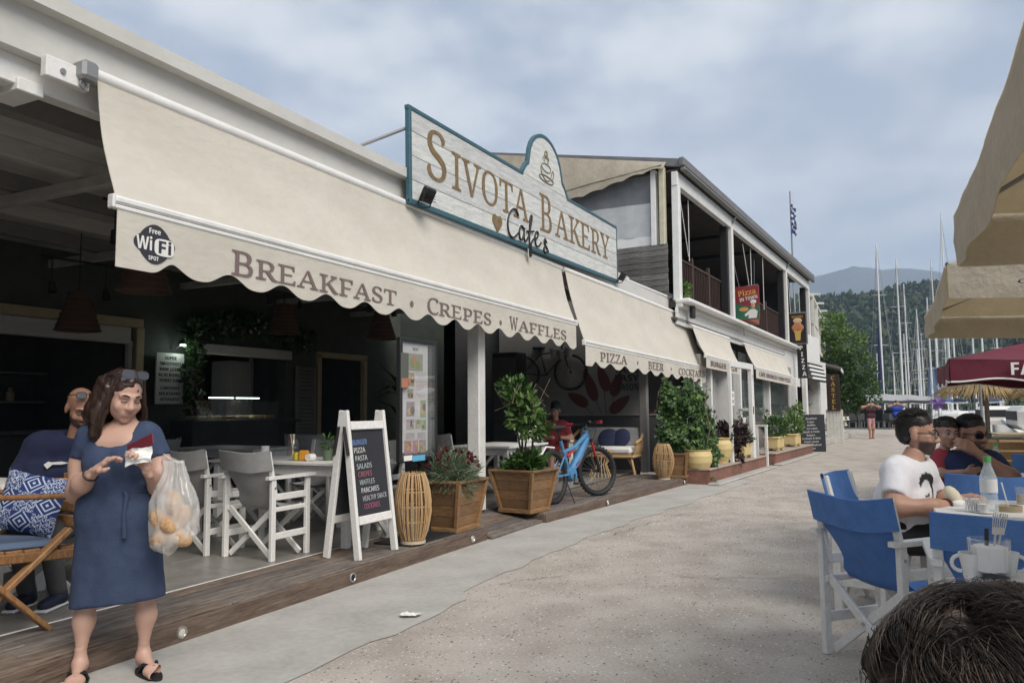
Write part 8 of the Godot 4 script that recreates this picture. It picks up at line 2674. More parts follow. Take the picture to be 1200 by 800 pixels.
func build_woman() -> void:
	var o := person("woman in a navy dress looking at her phone, plastic bag on her wrist", Vector3(-3.70, 0, -2.80))
	var base := C(0.49, 0.305, 0.235)
	var plain_tint := func(_p: Vector3) -> Color: return base
	var sk := Flesh.new()
	var b := Blob.new(Vector3(-0.38, -0.02, -0.20), Vector3(0.42, 1.42, 0.36), 0.013, 42.0)
	bones(b, [[-0.155, 0.095, 0.04, -0.150, 0.30, 0.03, 0.023, 0.042], [-0.150, 0.30, 0.022, -0.135, 0.46, 0.04, 0.042, 0.040], [-0.128, 0.46, 0.04, -0.09, 0.82, 0.0, 0.050, 0.068],
		[0.115, 0.095, -0.08, 0.125, 0.30, -0.07, 0.023, 0.042], [0.125, 0.30, -0.078, 0.12, 0.46, -0.05, 0.042, 0.040], [0.12, 0.46, -0.05, 0.09, 0.82, 0.0, 0.050, 0.068],
		[-0.180, 1.245, 0.0, -0.212, 1.10, -0.01, 0.052, 0.054], [-0.212, 1.10, -0.01, -0.210, 0.955, 0.03, 0.053, 0.044], [-0.210, 0.955, 0.03, -0.11, 1.02, 0.17, 0.045, 0.040], [-0.11, 1.02, 0.17, -0.005, 1.085, 0.25, 0.038, 0.026],
		[0.155, 1.245, 0.0, 0.197, 1.12, -0.01, 0.048, 0.047], [0.197, 1.12, -0.01, 0.228, 0.99, 0.05, 0.046, 0.040], [0.228, 0.99, 0.05, 0.235, 1.085, 0.20, 0.038, 0.027],
		[-0.12, 1.255, -0.01, 0.12, 1.255, -0.01, 0.055, 0.055], [-0.05, 1.20, 0.02, 0.05, 1.20, 0.02, 0.095, 0.095], [0.0, 1.27, -0.015, 0.015, 1.38, 0.0, 0.048, 0.046]])
	b.into(sk, plain_tint)
	for q in [[-0.155, 0.04, 0.35, -1.0], [0.115, -0.08, 0.80, 1.0]]:
		var bx := Basis(Vector3.UP, q[2])
		var hp := Vector3(q[0], 0.0, q[1])
		var ft := Blob.new(hp - Vector3(0.12, 0.0, 0.09), hp + Vector3(0.12, 0.17, 0.24), 0.0065, 110.0)
		ft.bone(hp + Vector3(0, 0.165, 0), hp + Vector3(0, 0.085, -0.004), 0.029, 0.030)
		ft.bone(hp + bx * Vector3(0, 0.085, 0.0), hp + bx * Vector3(0, 0.052, -0.022), 0.032, 0.029)
		ft.bone(hp + bx * Vector3(0, 0.082, 0.01), hp + bx * Vector3(0.0, 0.046, 0.115), 0.034, 0.022)
		ft.bone(hp + bx * Vector3(-0.02, 0.040, 0.125), hp + bx * Vector3(0.02, 0.040, 0.125), 0.019, 0.019)
		for i in 5:
			var x: float = (-0.030 + 0.0155 * i) * q[3]
			var l := 0.060 - 0.0085 * i
			ft.bone(hp + bx * Vector3(x, 0.038, 0.125), hp + bx * Vector3(x * 1.15, 0.031, 0.130 + l), 0.012, 0.0125 if i == 0 else 0.0085)
		ft.into(sk, plain_tint)
	var hc := Vector3(0.022, 1.465, 0.035)
	var ht := Basis(Vector3.UP, 0.86) * Basis(Vector3.RIGHT, 0.34) * Basis(Vector3.BACK, -0.05)
	add_head(sk, hc, ht, 1.10, 0.0045, tints(base, Color(0, 0, 0, 0), Color(0.38, 0.19, 0.15, 0.7)), 1.06)
	# her right hand points at the phone; the left holds it
	add_hand(sk, Vector3(-0.005, 1.085, 0.25), Vector3(0.75, 0.62, 0.1), Vector3(0.5, -0.6, -0.3), Vector3(-0.1, 0.3, 1.0), [0.15, 0.45, 0.65, 0.8], 0.95, 0.0042, 0.5, plain_tint)
	add_hand(sk, Vector3(0.235, 1.085, 0.20), Vector3(-0.25, 0.9, 0.35), Vector3(-0.6, -0.1, 0.75), Vector3(-0.8, -0.2, -0.5), [0.75, 0.85, 0.85, 0.9], 0.95, 0.0042, 0.7, plain_tint)
	put("body", sk.mesh(), skin_mat, o)
	face_bits(o, hc, ht, 1.10, plain(C(0.03, 0.018, 0.014), 0.7), 0.0, 0.0, C(0.36, 0.16, 0.14))
	# dress
	var navy := mottled(C(0.024, 0.040, 0.085), C(0.038, 0.058, 0.112), 0.85, 131, Vector3(2.5, 2.5, 2.5), 0.01, 0.08, 0.4, 1.5, M.bump_fine, 0.25, false)
	var d := Blob.new(Vector3(-0.36, 0.33, -0.26), Vector3(0.40, 1.36, 0.32), 0.0125, 46.0)
	bones(d, [[-0.075, 1.19, 0.0, 0.075, 1.19, 0.0, 0.108, 0.108, 0.92], [-0.12, 1.255, -0.01, 0.12, 1.255, -0.01, 0.062, 0.062], [-0.07, 1.02, 0.01, 0.07, 1.02, 0.01, 0.108, 0.108, 1.0], [-0.085, 0.87, 0.01, 0.085, 0.87, 0.01, 0.122, 0.122, 1.0],
		[-0.085, 0.80, 0.01, -0.112, 0.34, 0.03, 0.122, 0.106, 1.0], [0.090, 0.80, 0.01, 0.150, 0.34, -0.02, 0.120, 0.104, 1.0], [0.0, 0.80, 0.02, 0.03, 0.34, 0.01, 0.128, 0.125, 1.0],
		[-0.175, 1.250, 0.0, -0.210, 1.13, -0.01, 0.063, 0.070], [0.150, 1.250, 0.0, 0.195, 1.14, -0.01, 0.060, 0.065]])
	d.ball(Vector3(-0.078, 1.115, 0.085), Vector3(0.078, 0.08, 0.066))
	d.ball(Vector3(0.078, 1.115, 0.085), Vector3(0.078, 0.08, 0.066))
	d.ball(Vector3(0.0, 0.91, 0.075), Vector3(0.12, 0.11, 0.07))
	d.ripple(0.0075, 7.0, 4)
	d.ball(Vector3(0.02, 1.325, 0.085), Vector3(0.088, 0.078, 0.11), Basis.IDENTITY, true)
	d.ball(Vector3(0.01, 1.37, 0.0), Vector3(0.085, 0.075, 0.10), Basis.IDENTITY, true)
	d.cut(Vector3(0, 0.385, 0), Vector3(0.10, -1, 0.05).normalized(), Vector3(-0.36, 0.3, -0.3), Vector3(0.4, 0.5, 0.4))
	d.cut(Vector3(-0.21, 1.135, 0.0), Vector3(-0.12, -1, 0).normalized(), Vector3(-0.36, 1.02, -0.3), Vector3(-0.150, 1.19, 0.09))
	d.cut(Vector3(0.20, 1.14, 0.0), Vector3(0.3, -1, 0).normalized(), Vector3(0.145, 1.02, -0.3), Vector3(0.4, 1.2, 0.08))
	cloth(o, "dress", d, navy)
	# waist seam and tie
	var ws := []
	for i in 17:
		var an := PI * (0.02 + 0.96 * i / 16.0)
		ws.append(Vector3(-cos(an) * 0.196 + 0.002, 0.975 - 0.012 * sin(an), 0.02 + sin(an) * 0.120))
	ptube("waist_seam", ws, 0.006, navy, o, 5)
	ptube("waist_tie", [Vector3(0.09, 0.975, 0.135), Vector3(0.110, 0.955, 0.146), Vector3(0.10, 0.86, 0.150), Vector3(0.105, 0.74, 0.148)], [0.010, 0.014, 0.011, 0.013], navy, o, 6)
	# flip-flops
	for q in [[-0.126, 0.119, 0.35], [0.177, -0.022, 0.80]]:
		var so := MB.new()
		var poly := PackedVector2Array()
		for i in 28:
			var an := TAU * i / 28
			poly.append(Vector2(sin(an) * (0.050 - 0.008 * cos(an)), -cos(an) * 0.135))
		so.prism(poly, 0.018, Transform3D(Basis(Vector3.UP, q[2]) * Basis(Vector3.RIGHT, -PI / 2), Vector3(q[0], 0.010, q[1])))
		put("flip_flop", so.mesh(), M.black, o)
		var bx := Basis(Vector3.UP, q[2])
		for sx in [-1.0, 1.0]:
			ptube("strap", [Vector3(q[0], 0, q[1]) + bx * Vector3(0.046 * sx, 0.020, -0.035), Vector3(q[0], 0, q[1]) + bx * Vector3(0.034 * sx, 0.066, 0.0), Vector3(q[0], 0, q[1]) + bx * Vector3(0.0, 0.058, 0.052)], 0.010, M.black, o, 6)
	# hair: dark brown waves to the shoulders
	var hm := mottled(C(0.014, 0.0075, 0.0055), C(0.052, 0.026, 0.017), 0.4, 132, Vector3(20, 2, 20), 0.02, 0.08, 0.5, 1.8, null, 0.5, false, 0.0, Color.WHITE, 256)
	var xf := Transform3D(ht.scaled_local(Vector3.ONE * 1.10), hc)
	var h := Blob.new(Vector3(-0.21, 1.17, -0.20), Vector3(0.21, 1.66, 0.18), 0.0075, 70.0)
	h.ball(xf * Vector3(0, 0.050, -0.022), Vector3(0.087, 0.086, 0.104), ht)
	for q in [[-0.078, 0.03, 0.0, -0.096, -0.085, 0.0, -0.105, -0.185, 0.02, 0.028, 0.036, 0.030], [0.076, 0.03, -0.02, 0.084, -0.07, -0.04, 0.082, -0.14, -0.04, 0.026, 0.028, 0.020], [-0.05, 0.02, -0.09, -0.07, -0.12, -0.09, -0.05, -0.19, -0.07, 0.06, 0.06, 0.05], [0.05, 0.02, -0.09, 0.06, -0.10, -0.10, 0.05, -0.17, -0.08, 0.06, 0.055, 0.045]]:
		h.bone(xf * Vector3(q[0], q[1], q[2]), xf * Vector3(q[3], q[4], q[5]), q[9], q[10])
		h.bone(xf * Vector3(q[3], q[4], q[5]), xf * Vector3(q[6], q[7], q[8]), q[10], q[11])
	h.ripple(0.012, 22.0, 6)
	h.ball(xf * Vector3(0.0, -0.040, 0.104), Vector3(0.071, 0.110, 0.088), ht, true)
	cloth(o, "hair", h, hm)
	var r := RandomNumberGenerator.new()
	r.seed = 21
	strands(o, 900, func(_t: float) -> Array:
		var a := r.randf_range(0.30, TAU - 0.30)
		var sgn := signf(sin(a))
		var d0 := Vector3(sin(a) * 0.5, 0.95, cos(a) * 0.45 - 0.1).normalized()
		var p0 := Vector3(0, 0.050, -0.022) + d0 * Vector3(0.083, 0.083, 0.100)
		var rim := Vector3(sin(a) * 0.090, 0.0, cos(a) * 0.100 - 0.02)
		if cos(a) > 0.5:
			rim = Vector3(sgn * 0.088, -0.02, 0.028)
		var ln := r.randf_range(0.17, 0.25) * (1.0 if sin(a) < 0.0 else 0.80)
		var w := r.randf_range(0.004, 0.012)
		var ph := r.randf() * TAU
		var pp := [xf * p0, xf * ((p0 + rim) * 0.5 + Vector3(sgn * 0.018, 0.03, 0.0))]
		for i in 7:
			var t := i / 6.0
			pp.append(xf * (rim + Vector3(sgn * 0.022 * sin(t * 3.0) + w * sin(t * 6.0 + ph), -ln * t, w * cos(t * 5.5 + ph) + 0.012 * t)))
		return pp, hm, 0.0032, "hair_strands", 4)
	var lens := plain(C(0.06, 0.07, 0.09), 0.06)
	eyeglasses(o, xf * Vector3(0.0, 0.090, -0.018), ht * Basis(Vector3.RIGHT, -0.42), 1.12, lens, plain(C(0.05, 0.05, 0.06), 0.3), "sunglasses")
	var br := []
	for i in 17:
		var an := TAU * i / 16
		br.append(Vector3(-0.035, 1.068, 0.23) + Basis(Vector3(0.75, 0.5, 0.55).normalized(), an) * Vector3(-0.34, 0.72, -0.2).normalized() * 0.036)
	ptube("bracelet", br, 0.004, M.black, o, 5)
	# what she holds
	var w0 := Basis(Vector3.UP, 0.454)
	var at := o.position
	var ph := thing("phone", "dark red cased phone in the woman's hands", "phone", at + w0 * Vector3(0.215, 1.215, 0.235), 0.454)
	pbox("phone_case", Vector3.ZERO, Vector3(0.145, 0.075, 0.011), plain(C(0.10, 0.012, 0.018), 0.4), ph, 0.005, Basis(Vector3.BACK, 0.45) * Basis(Vector3.RIGHT, -0.6))
	var ti := thing("napkin", "crumpled white paper napkin under the woman's phone", "napkin", at + w0 * Vector3(0.215, 1.165, 0.245), 0.454)
	var nz := FastNoiseLite.new()
	nz.seed = 14
	nz.frequency = 9.0
	var tm := MB.new()
	tm.sheet(16, 12, func(i: float, j: float) -> Vector3:
		var p := Vector3((i - 0.5) * 0.13, -0.075 * j + 0.03 + 0.02 * (i - 0.5), 0.03 * cos((i - 0.5) * 3.0))
		return p + Vector3(0, 0.016 * nz.get_noise_2d(i * 0.12, j * 0.1), 0.022 * nz.get_noise_2d(i * 0.14 + 4.0, j * 0.14)), 0.002)
	put("paper", tm.mesh(), M.paper, ti)
	var bag := thing("plastic_bag", "thin white plastic carrier bag full of bread hanging from the woman's wrist", "bag", at + w0 * Vector3(0.355, 0.69, 0.17), 0.454)
	var pm := plain(C(0.80, 0.78, 0.74), 0.22)
	pm.transparency = BaseMaterial3D.TRANSPARENCY_ALPHA
	pm.albedo_color.a = 0.34
	nz.frequency = 5.0
	var bm := MB.new()
	bm.sheet(48, 30, func(i: float, j: float) -> Vector3:
		var an := TAU * i
		var w := lerpf(0.045, 0.122, smoothstep(0.0, 0.55, j)) * (1.0 - 0.75 * smoothstep(0.90, 1.0, j))
		var y := lerpf(0.44, 0.0, j) + 0.035 * smoothstep(0.5, 1.0, j) * cos(an + 0.6)
		var fold := 0.020 * nz.get_noise_3d(cos(an) * 0.5, sin(an) * 0.5, y * 0.9) + 0.010 * sin(an * 9.0 + y * 14.0) * (1.0 - j) + 0.008 * nz.get_noise_3d(cos(an) * 2.0, sin(an) * 2.0, y * 4.0)
		return Vector3(cos(an) * (w + fold) + 0.02 * j, y, sin(an) * (w * 0.62 + fold)))
	put("bag_film", bm.mesh(), pm, bag)
	for sx in [-1.0, 1.0]:
		var hd := MB.new()
		hd.sheet(4, 10, func(i: float, j: float) -> Vector3:
			return Vector3(lerpf(sx * 0.05, -0.045, j) + (i - 0.5) * 0.045 * (1.0 - 0.6 * j), lerpf(0.43, 0.475, j), sx * 0.03 * (1.0 - j) + 0.01 * sin(i * 6.0 + j * 3.0)))
		put("handle", hd.mesh(), pm, bag)
	for q in [[-0.045, 0.13, 0.02, 0.5, 0.13], [0.045, 0.15, 0.0, -0.45, 0.12], [0.0, 0.22, -0.02, 0.15, 0.12], [0.05, 0.06, 0.03, 1.2, 0.12], [-0.03, 0.06, 0.03, -0.9, 0.11], [0.01, 0.12, 0.045, 0.9, 0.09]]:
		var lf := MB.new()
		lf.ball(Vector3(q[0], q[1], q[2]), Vector3(0.045, q[4] * 0.62, 0.042), Basis(Vector3.BACK, q[3]), 12, 9)
		put("loaf", lf.mesh(), mottled(C(0.36, 0.19, 0.08), C(0.58, 0.40, 0.22), 0.8, 140 + int(q[1] * 100), Vector3(5, 5, 5), 0.02, 0.08, 0.5, 1.8, null, 0.5, false, 0.0, Color.WHITE, 128), bag)

func build_man_behind() -> void:
	var o := person("seated man in a navy T-shirt, sunglasses on his head, half hidden behind the woman", Vector3(-5.21, 0, -3.48))
	var base := C(0.34, 0.18, 0.12)
	var tint := func(_p: Vector3) -> Color: return base
	var sk := Flesh.new()
	var b := Blob.new(Vector3(-0.40, 0.12, -0.25), Vector3(0.42, 1.36, 0.62), 0.015, 40.0)
	bones(b, [[-0.20, 1.13, 0.0, -0.27, 0.90, 0.06, 0.058, 0.050], [-0.27, 0.90, 0.06, -0.05, 0.90, 0.30, 0.048, 0.032], [0.26, 1.13, 0.0, 0.32, 0.90, 0.10, 0.055, 0.048], [0.32, 0.90, 0.10, 0.12, 0.92, 0.32, 0.046, 0.032],
		[0.08, 1.14, 0.0, 0.13, 1.28, 0.04, 0.062, 0.056], [0.02, 0.60, 0.48, 0.02, 0.22, 0.36, 0.055, 0.042], [0.20, 0.60, 0.45, 0.22, 0.22, 0.36, 0.055, 0.042], [0.03, 1.05, 0.0, 0.04, 0.80, 0.0, 0.10, 0.10]])
	b.into(sk, tint)
	var hc := Vector3(0.158, 1.41, 0.07)
	var ht := Basis(Vector3.UP, 0.80) * Basis(Vector3.RIGHT, 0.45)
	add_head(sk, hc, ht, 1.12, 0.007, tints(base, Color(0.055, 0.035, 0.028, 0.9)))
	add_hand(sk, Vector3(-0.05, 0.90, 0.30), Vector3(1, 0.1, 0.3), Vector3(0, -1, 0), Vector3(0, 0.2, 1), [0.5, 0.5, 0.55, 0.6], 1.05, 0.006, 0.4, tint)
	add_hand(sk, Vector3(0.12, 0.92, 0.32), Vector3(-1, 0.1, 0.2), Vector3(0, -1, 0), Vector3(0, 0.2, 1), [0.5, 0.5, 0.55, 0.6], 1.05, 0.006, 0.4, tint)
	put("body", sk.mesh(), skin_mat, o)
	face_bits(o, hc, ht, 1.12, M.black, 0.0, 0.0)
	var xf := Transform3D(ht.scaled_local(Vector3.ONE * 1.12), hc)
	eyeglasses(o, xf * Vector3(0, 0.074, -0.012), ht * Basis(Vector3.RIGHT, -0.5), 1.14, plain(C(0.10, 0.11, 0.12), 0.05), M.black, "sunglasses")
	var navy := mottled(C(0.006, 0.009, 0.035), C(0.012, 0.017, 0.055), 0.9, 133, Vector3(2.5, 2.5, 2.5))
	var d := Blob.new(Vector3(-0.36, 0.52, -0.25), Vector3(0.42, 1.30, 0.30), 0.015, 44.0)
	bones(d, [[-0.12, 1.14, 0.0, 0.18, 1.14, 0.0, 0.12, 0.12, 0.9], [-0.10, 0.95, 0.02, 0.15, 0.95, 0.02, 0.135, 0.135], [-0.10, 0.70, 0.04, 0.14, 0.70, 0.04, 0.14, 0.14], [-0.19, 1.14, 0.0, -0.25, 0.98, 0.04, 0.075, 0.076], [0.25, 1.14, 0.0, 0.30, 0.98, 0.06, 0.075, 0.076]])
	d.ball(Vector3(0.115, 1.26, 0.05), Vector3(0.09, 0.06, 0.09), Basis.IDENTITY, true)
	d.ripple(0.008, 8.0, 5)
	cloth(o, "t_shirt", d, navy)
	var lg := MB.new()
	lg.prism(PackedVector2Array([Vector2(0, 0), Vector2(0.03, 0.02), Vector2(0.05, 0.015), Vector2(0.12, 0.02), Vector2(0.17, 0.01), Vector2(0.12, 0.0), Vector2(0.06, 0.0), Vector2(0.025, -0.03)]), 0.004, Transform3D(Basis.IDENTITY, Vector3(-0.03, 1.03, 0.158)))
	put("shirt_print", lg.mesh(), M.screen_white, o)
	var sh := Blob.new(Vector3(-0.25, 0.17, -0.2), Vector3(0.42, 0.80, 0.62), 0.018, 44.0)
	bones(sh, [[-0.06, 0.64, 0.0, 0.02, 0.62, 0.46, 0.10, 0.075], [0.14, 0.64, 0.0, 0.20, 0.62, 0.44, 0.10, 0.075]])
	bones(sh, [[0.02, 0.60, 0.47, 0.02, 0.26, 0.37, 0.066, 0.056], [0.20, 0.60, 0.45, 0.22, 0.26, 0.37, 0.066, 0.056]])
	cloth(o, "trousers", sh, M.grey_dark)
	for q in [0.02, 0.22]:
		var s_ := Blob.new(Vector3(q - 0.1, 0.12, 0.24), Vector3(q + 0.1, 0.30, 0.62), 0.010, 80.0)
		s_.bone(Vector3(q, 0.19, 0.34), Vector3(q, 0.180, 0.50), 0.046, 0.040)
		s_.bone(Vector3(q, 0.22, 0.35), Vector3(q, 0.24, 0.34), 0.045, 0.042)
		cloth(o, "shoe", s_, plain(C(0.01, 0.014, 0.035), 0.6))
		pbox("sole", Vector3(q, 0.153, 0.425), Vector3(0.09, 0.022, 0.25), M.screen_white, o, 0.01)
	director_chair("grey canvas chair under the seated man in the navy T-shirt", M.grey_cloth, Vector3(-5.21, 0.141, -3.48), PI + 0.454, "grey canvas chairs at the bakery")

func build_white_shirt_man() -> void:
	var o := person("bearded man in a white T-shirt and glasses, seated sideways at the terrace table", Vector3(0.025, 0, -5.80))
	var base := C(0.44, 0.25, 0.175)
	var tint := func(_p: Vector3) -> Color: return base
	var sk := Flesh.new()
	var b := Blob.new(Vector3(-0.32, 0.0, -0.42), Vector3(0.66, 1.10, 0.46), 0.014, 40.0)
	bones(b, [[-0.07, 0.93, 0.12, -0.135, 0.735, 0.23, 0.062, 0.056], [-0.135, 0.735, 0.25, 0.08, 0.735, 0.27, 0.056, 0.046], [0.08, 0.735, 0.27, 0.245, 0.745, 0.20, 0.044, 0.031],
		[0.235, 0.93, -0.09, 0.31, 0.74, -0.06, 0.060, 0.052], [0.31, 0.74, -0.06, 0.36, 0.76, 0.08, 0.048, 0.031],
		[0.08, 0.94, 0.0, 0.125, 1.06, 0.01, 0.066, 0.062], [0.07, 0.90, 0.0, 0.02, 0.65, 0.0, 0.12, 0.12],
		[-0.01, 0.50, 0.10, 0.40, 0.50, 0.22, 0.088, 0.066], [0.40, 0.50, 0.22, 0.40, 0.10, 0.22, 0.060, 0.042], [0.05, 0.50, -0.10, 0.46, 0.50, -0.08, 0.088, 0.066], [0.46, 0.50, -0.08, 0.46, 0.10, -0.08, 0.060, 0.042]])
	b.into(sk, tint)
	var hc := Vector3(0.148, 1.190, 0.012)
	var ht := Basis(Vector3.UP, 1.02) * Basis(Vector3.RIGHT, 0.08)
	add_head(sk, hc, ht, 1.20, 0.0048, tints(base, Color(0.030, 0.019, 0.015, 0.93)), 1.02)
	add_hand(sk, Vector3(0.245, 0.745, 0.20), Vector3(1.0, 0.05, -0.25), Vector3(0.1, -0.5, -0.8), Vector3(0.1, 0.9, -0.3), [0.55, 0.6, 0.65, 0.7], 1.12, 0.0045, 0.6, tint)
	add_hand(sk, Vector3(0.36, 0.76, 0.08), Vector3(0.5, 0.1, 0.85), Vector3(0.6, -0.7, 0.0), Vector3(0.2, 0.8, 0.1), [0.55, 0.6, 0.65, 0.7], 1.12, 0.0055, 0.6, tint)
	put("body", sk.mesh(), skin_mat, o)
	var hair := mottled(C(0.006, 0.005, 0.005), C(0.020, 0.016, 0.014), 0.4, 134, Vector3(14, 14, 3), 0.02, 0.08, 0.5, 1.8, null, 0.5, false, 0.0, Color.WHITE, 256)
	face_bits(o, hc, ht, 1.20, hair, 0.0, 0.8)
	head_hair(o, hc, ht, 1.14, hair, 900, 0.006, 0.05, 31)
	eyeglasses(o, hc + ht * Vector3(0, 0.002, 0.002), ht, 1.20, M.glass, M.black)
	var wh := mottled(C(0.66, 0.65, 0.67), C(0.74, 0.73, 0.75), 0.9, 135, Vector3(2.5, 2.5, 2.5), 0.01, 0.08, 0.4, 1.4, M.bump_fine, 0.2, false)
	var d := Blob.new(Vector3(-0.34, 0.46, -0.36), Vector3(0.44, 1.10, 0.40), 0.0105, 44.0)
	bones(d, [[0.0, 0.93, 0.05, 0.165, 0.93, -0.04, 0.118, 0.118], [-0.04, 0.76, 0.05, 0.11, 0.76, -0.03, 0.138, 0.135], [-0.07, 0.58, 0.05, 0.07, 0.58, -0.03, 0.150, 0.145], [-0.05, 0.940, 0.10, -0.115, 0.81, 0.195, 0.074, 0.080], [0.21, 0.940, -0.08, 0.275, 0.81, -0.07, 0.072, 0.076]])
	d.ball(Vector3(0.06, 0.68, 0.10), Vector3(0.13, 0.13, 0.09))
	d.ripple(0.010, 7.0, 9)
	d.ball(Vector3(0.125, 1.055, 0.01), Vector3(0.088, 0.065, 0.088), Basis.IDENTITY, true)
	d.cut(Vector3(-0.12, 0.80, 0.20), Vector3(-0.45, -0.8, 0.4).normalized(), Vector3(-0.34, 0.60, 0.17), Vector3(-0.06, 0.9, 0.40))
	d.cut(Vector3(0.285, 0.80, -0.10), Vector3(0.3, -1.0, 0.1).normalized(), Vector3(0.25, 0.60, -0.36), Vector3(0.44, 0.9, 0.0))
	var ts := Flesh.new()
	var f2 := Basis(Vector3.UP, 0.12)
	d.into(ts, func(p: Vector3) -> Color:
		# dark swept shape printed on the chest
		var q: Vector3 = f2.inverse() * (p - Vector3(0.13, 0.855, 0.0))
		if q.z < 0.05:
			return Color.WHITE
		var e := Vector2(q.x, q.y)
		var hit: bool = Vector2(e.x / 0.072, (e.y - 0.025) / 0.058).length() < 1.0 and Vector2((e.x + 0.004) / 0.050, (e.y + 0.018) / 0.052).length() > 1.0 and e.y > -0.03
		hit = hit or (absf(e.x - 0.062 + 1.6 * (e.y + 0.03) * (e.y + 0.03) * 4.0) < 0.011 and e.y < 0.02 and e.y > -0.085)
		hit = hit or (absf(e.y + 0.060 - 0.15 * e.x) < 0.007 and e.x < 0.015 and e.x > -0.05)
		return Color(0.02, 0.02, 0.025) if hit else Color.WHITE)
	wh.vertex_color_use_as_albedo = true
	put("t_shirt", ts.mesh(), wh, o)
	var sh := Blob.new(Vector3(-0.3, 0.34, -0.3), Vector3(0.5, 0.72, 0.40), 0.014, 44.0)
	bones(sh, [[-0.05, 0.53, 0.09, 0.26, 0.51, 0.18, 0.125, 0.098], [0.0, 0.53, -0.10, 0.32, 0.51, -0.09, 0.12, 0.098]])
	sh.cut(Vector3(0.26, 0.51, 0.0), Vector3(1, 0, 0.15).normalized())
	cloth(o, "shorts", sh, M.black)
	for q in [[0.40, 0.22], [0.46, -0.08]]:
		var s_ := Blob.new(Vector3(q[0] - 0.12, -0.01, q[1] - 0.1), Vector3(q[0] + 0.28, 0.18, q[1] + 0.1), 0.010, 80.0)
		s_.bone(Vector3(q[0], 0.055, q[1]), Vector3(q[0] + 0.17, 0.045, q[1]), 0.048, 0.042)
		s_.cut(Vector3(0, 0.004, 0), Vector3.DOWN)
		cloth(o, "shoe", s_, M.grey_dark)
	for k in 2:
		var br := []
		for i in 17:
			var an := TAU * i / 16
			br.append(Vector3(0.205 - 0.014 * k, 0.742, 0.217 + 0.008 * k) + Vector3(0.02 * sin(an), cos(an) * 0.039, sin(an) * 0.037))
		ptube("bracelet", br, 0.005, M.black if k else plain(C(0.2, 0.03, 0.03), 0.7), o, 5)

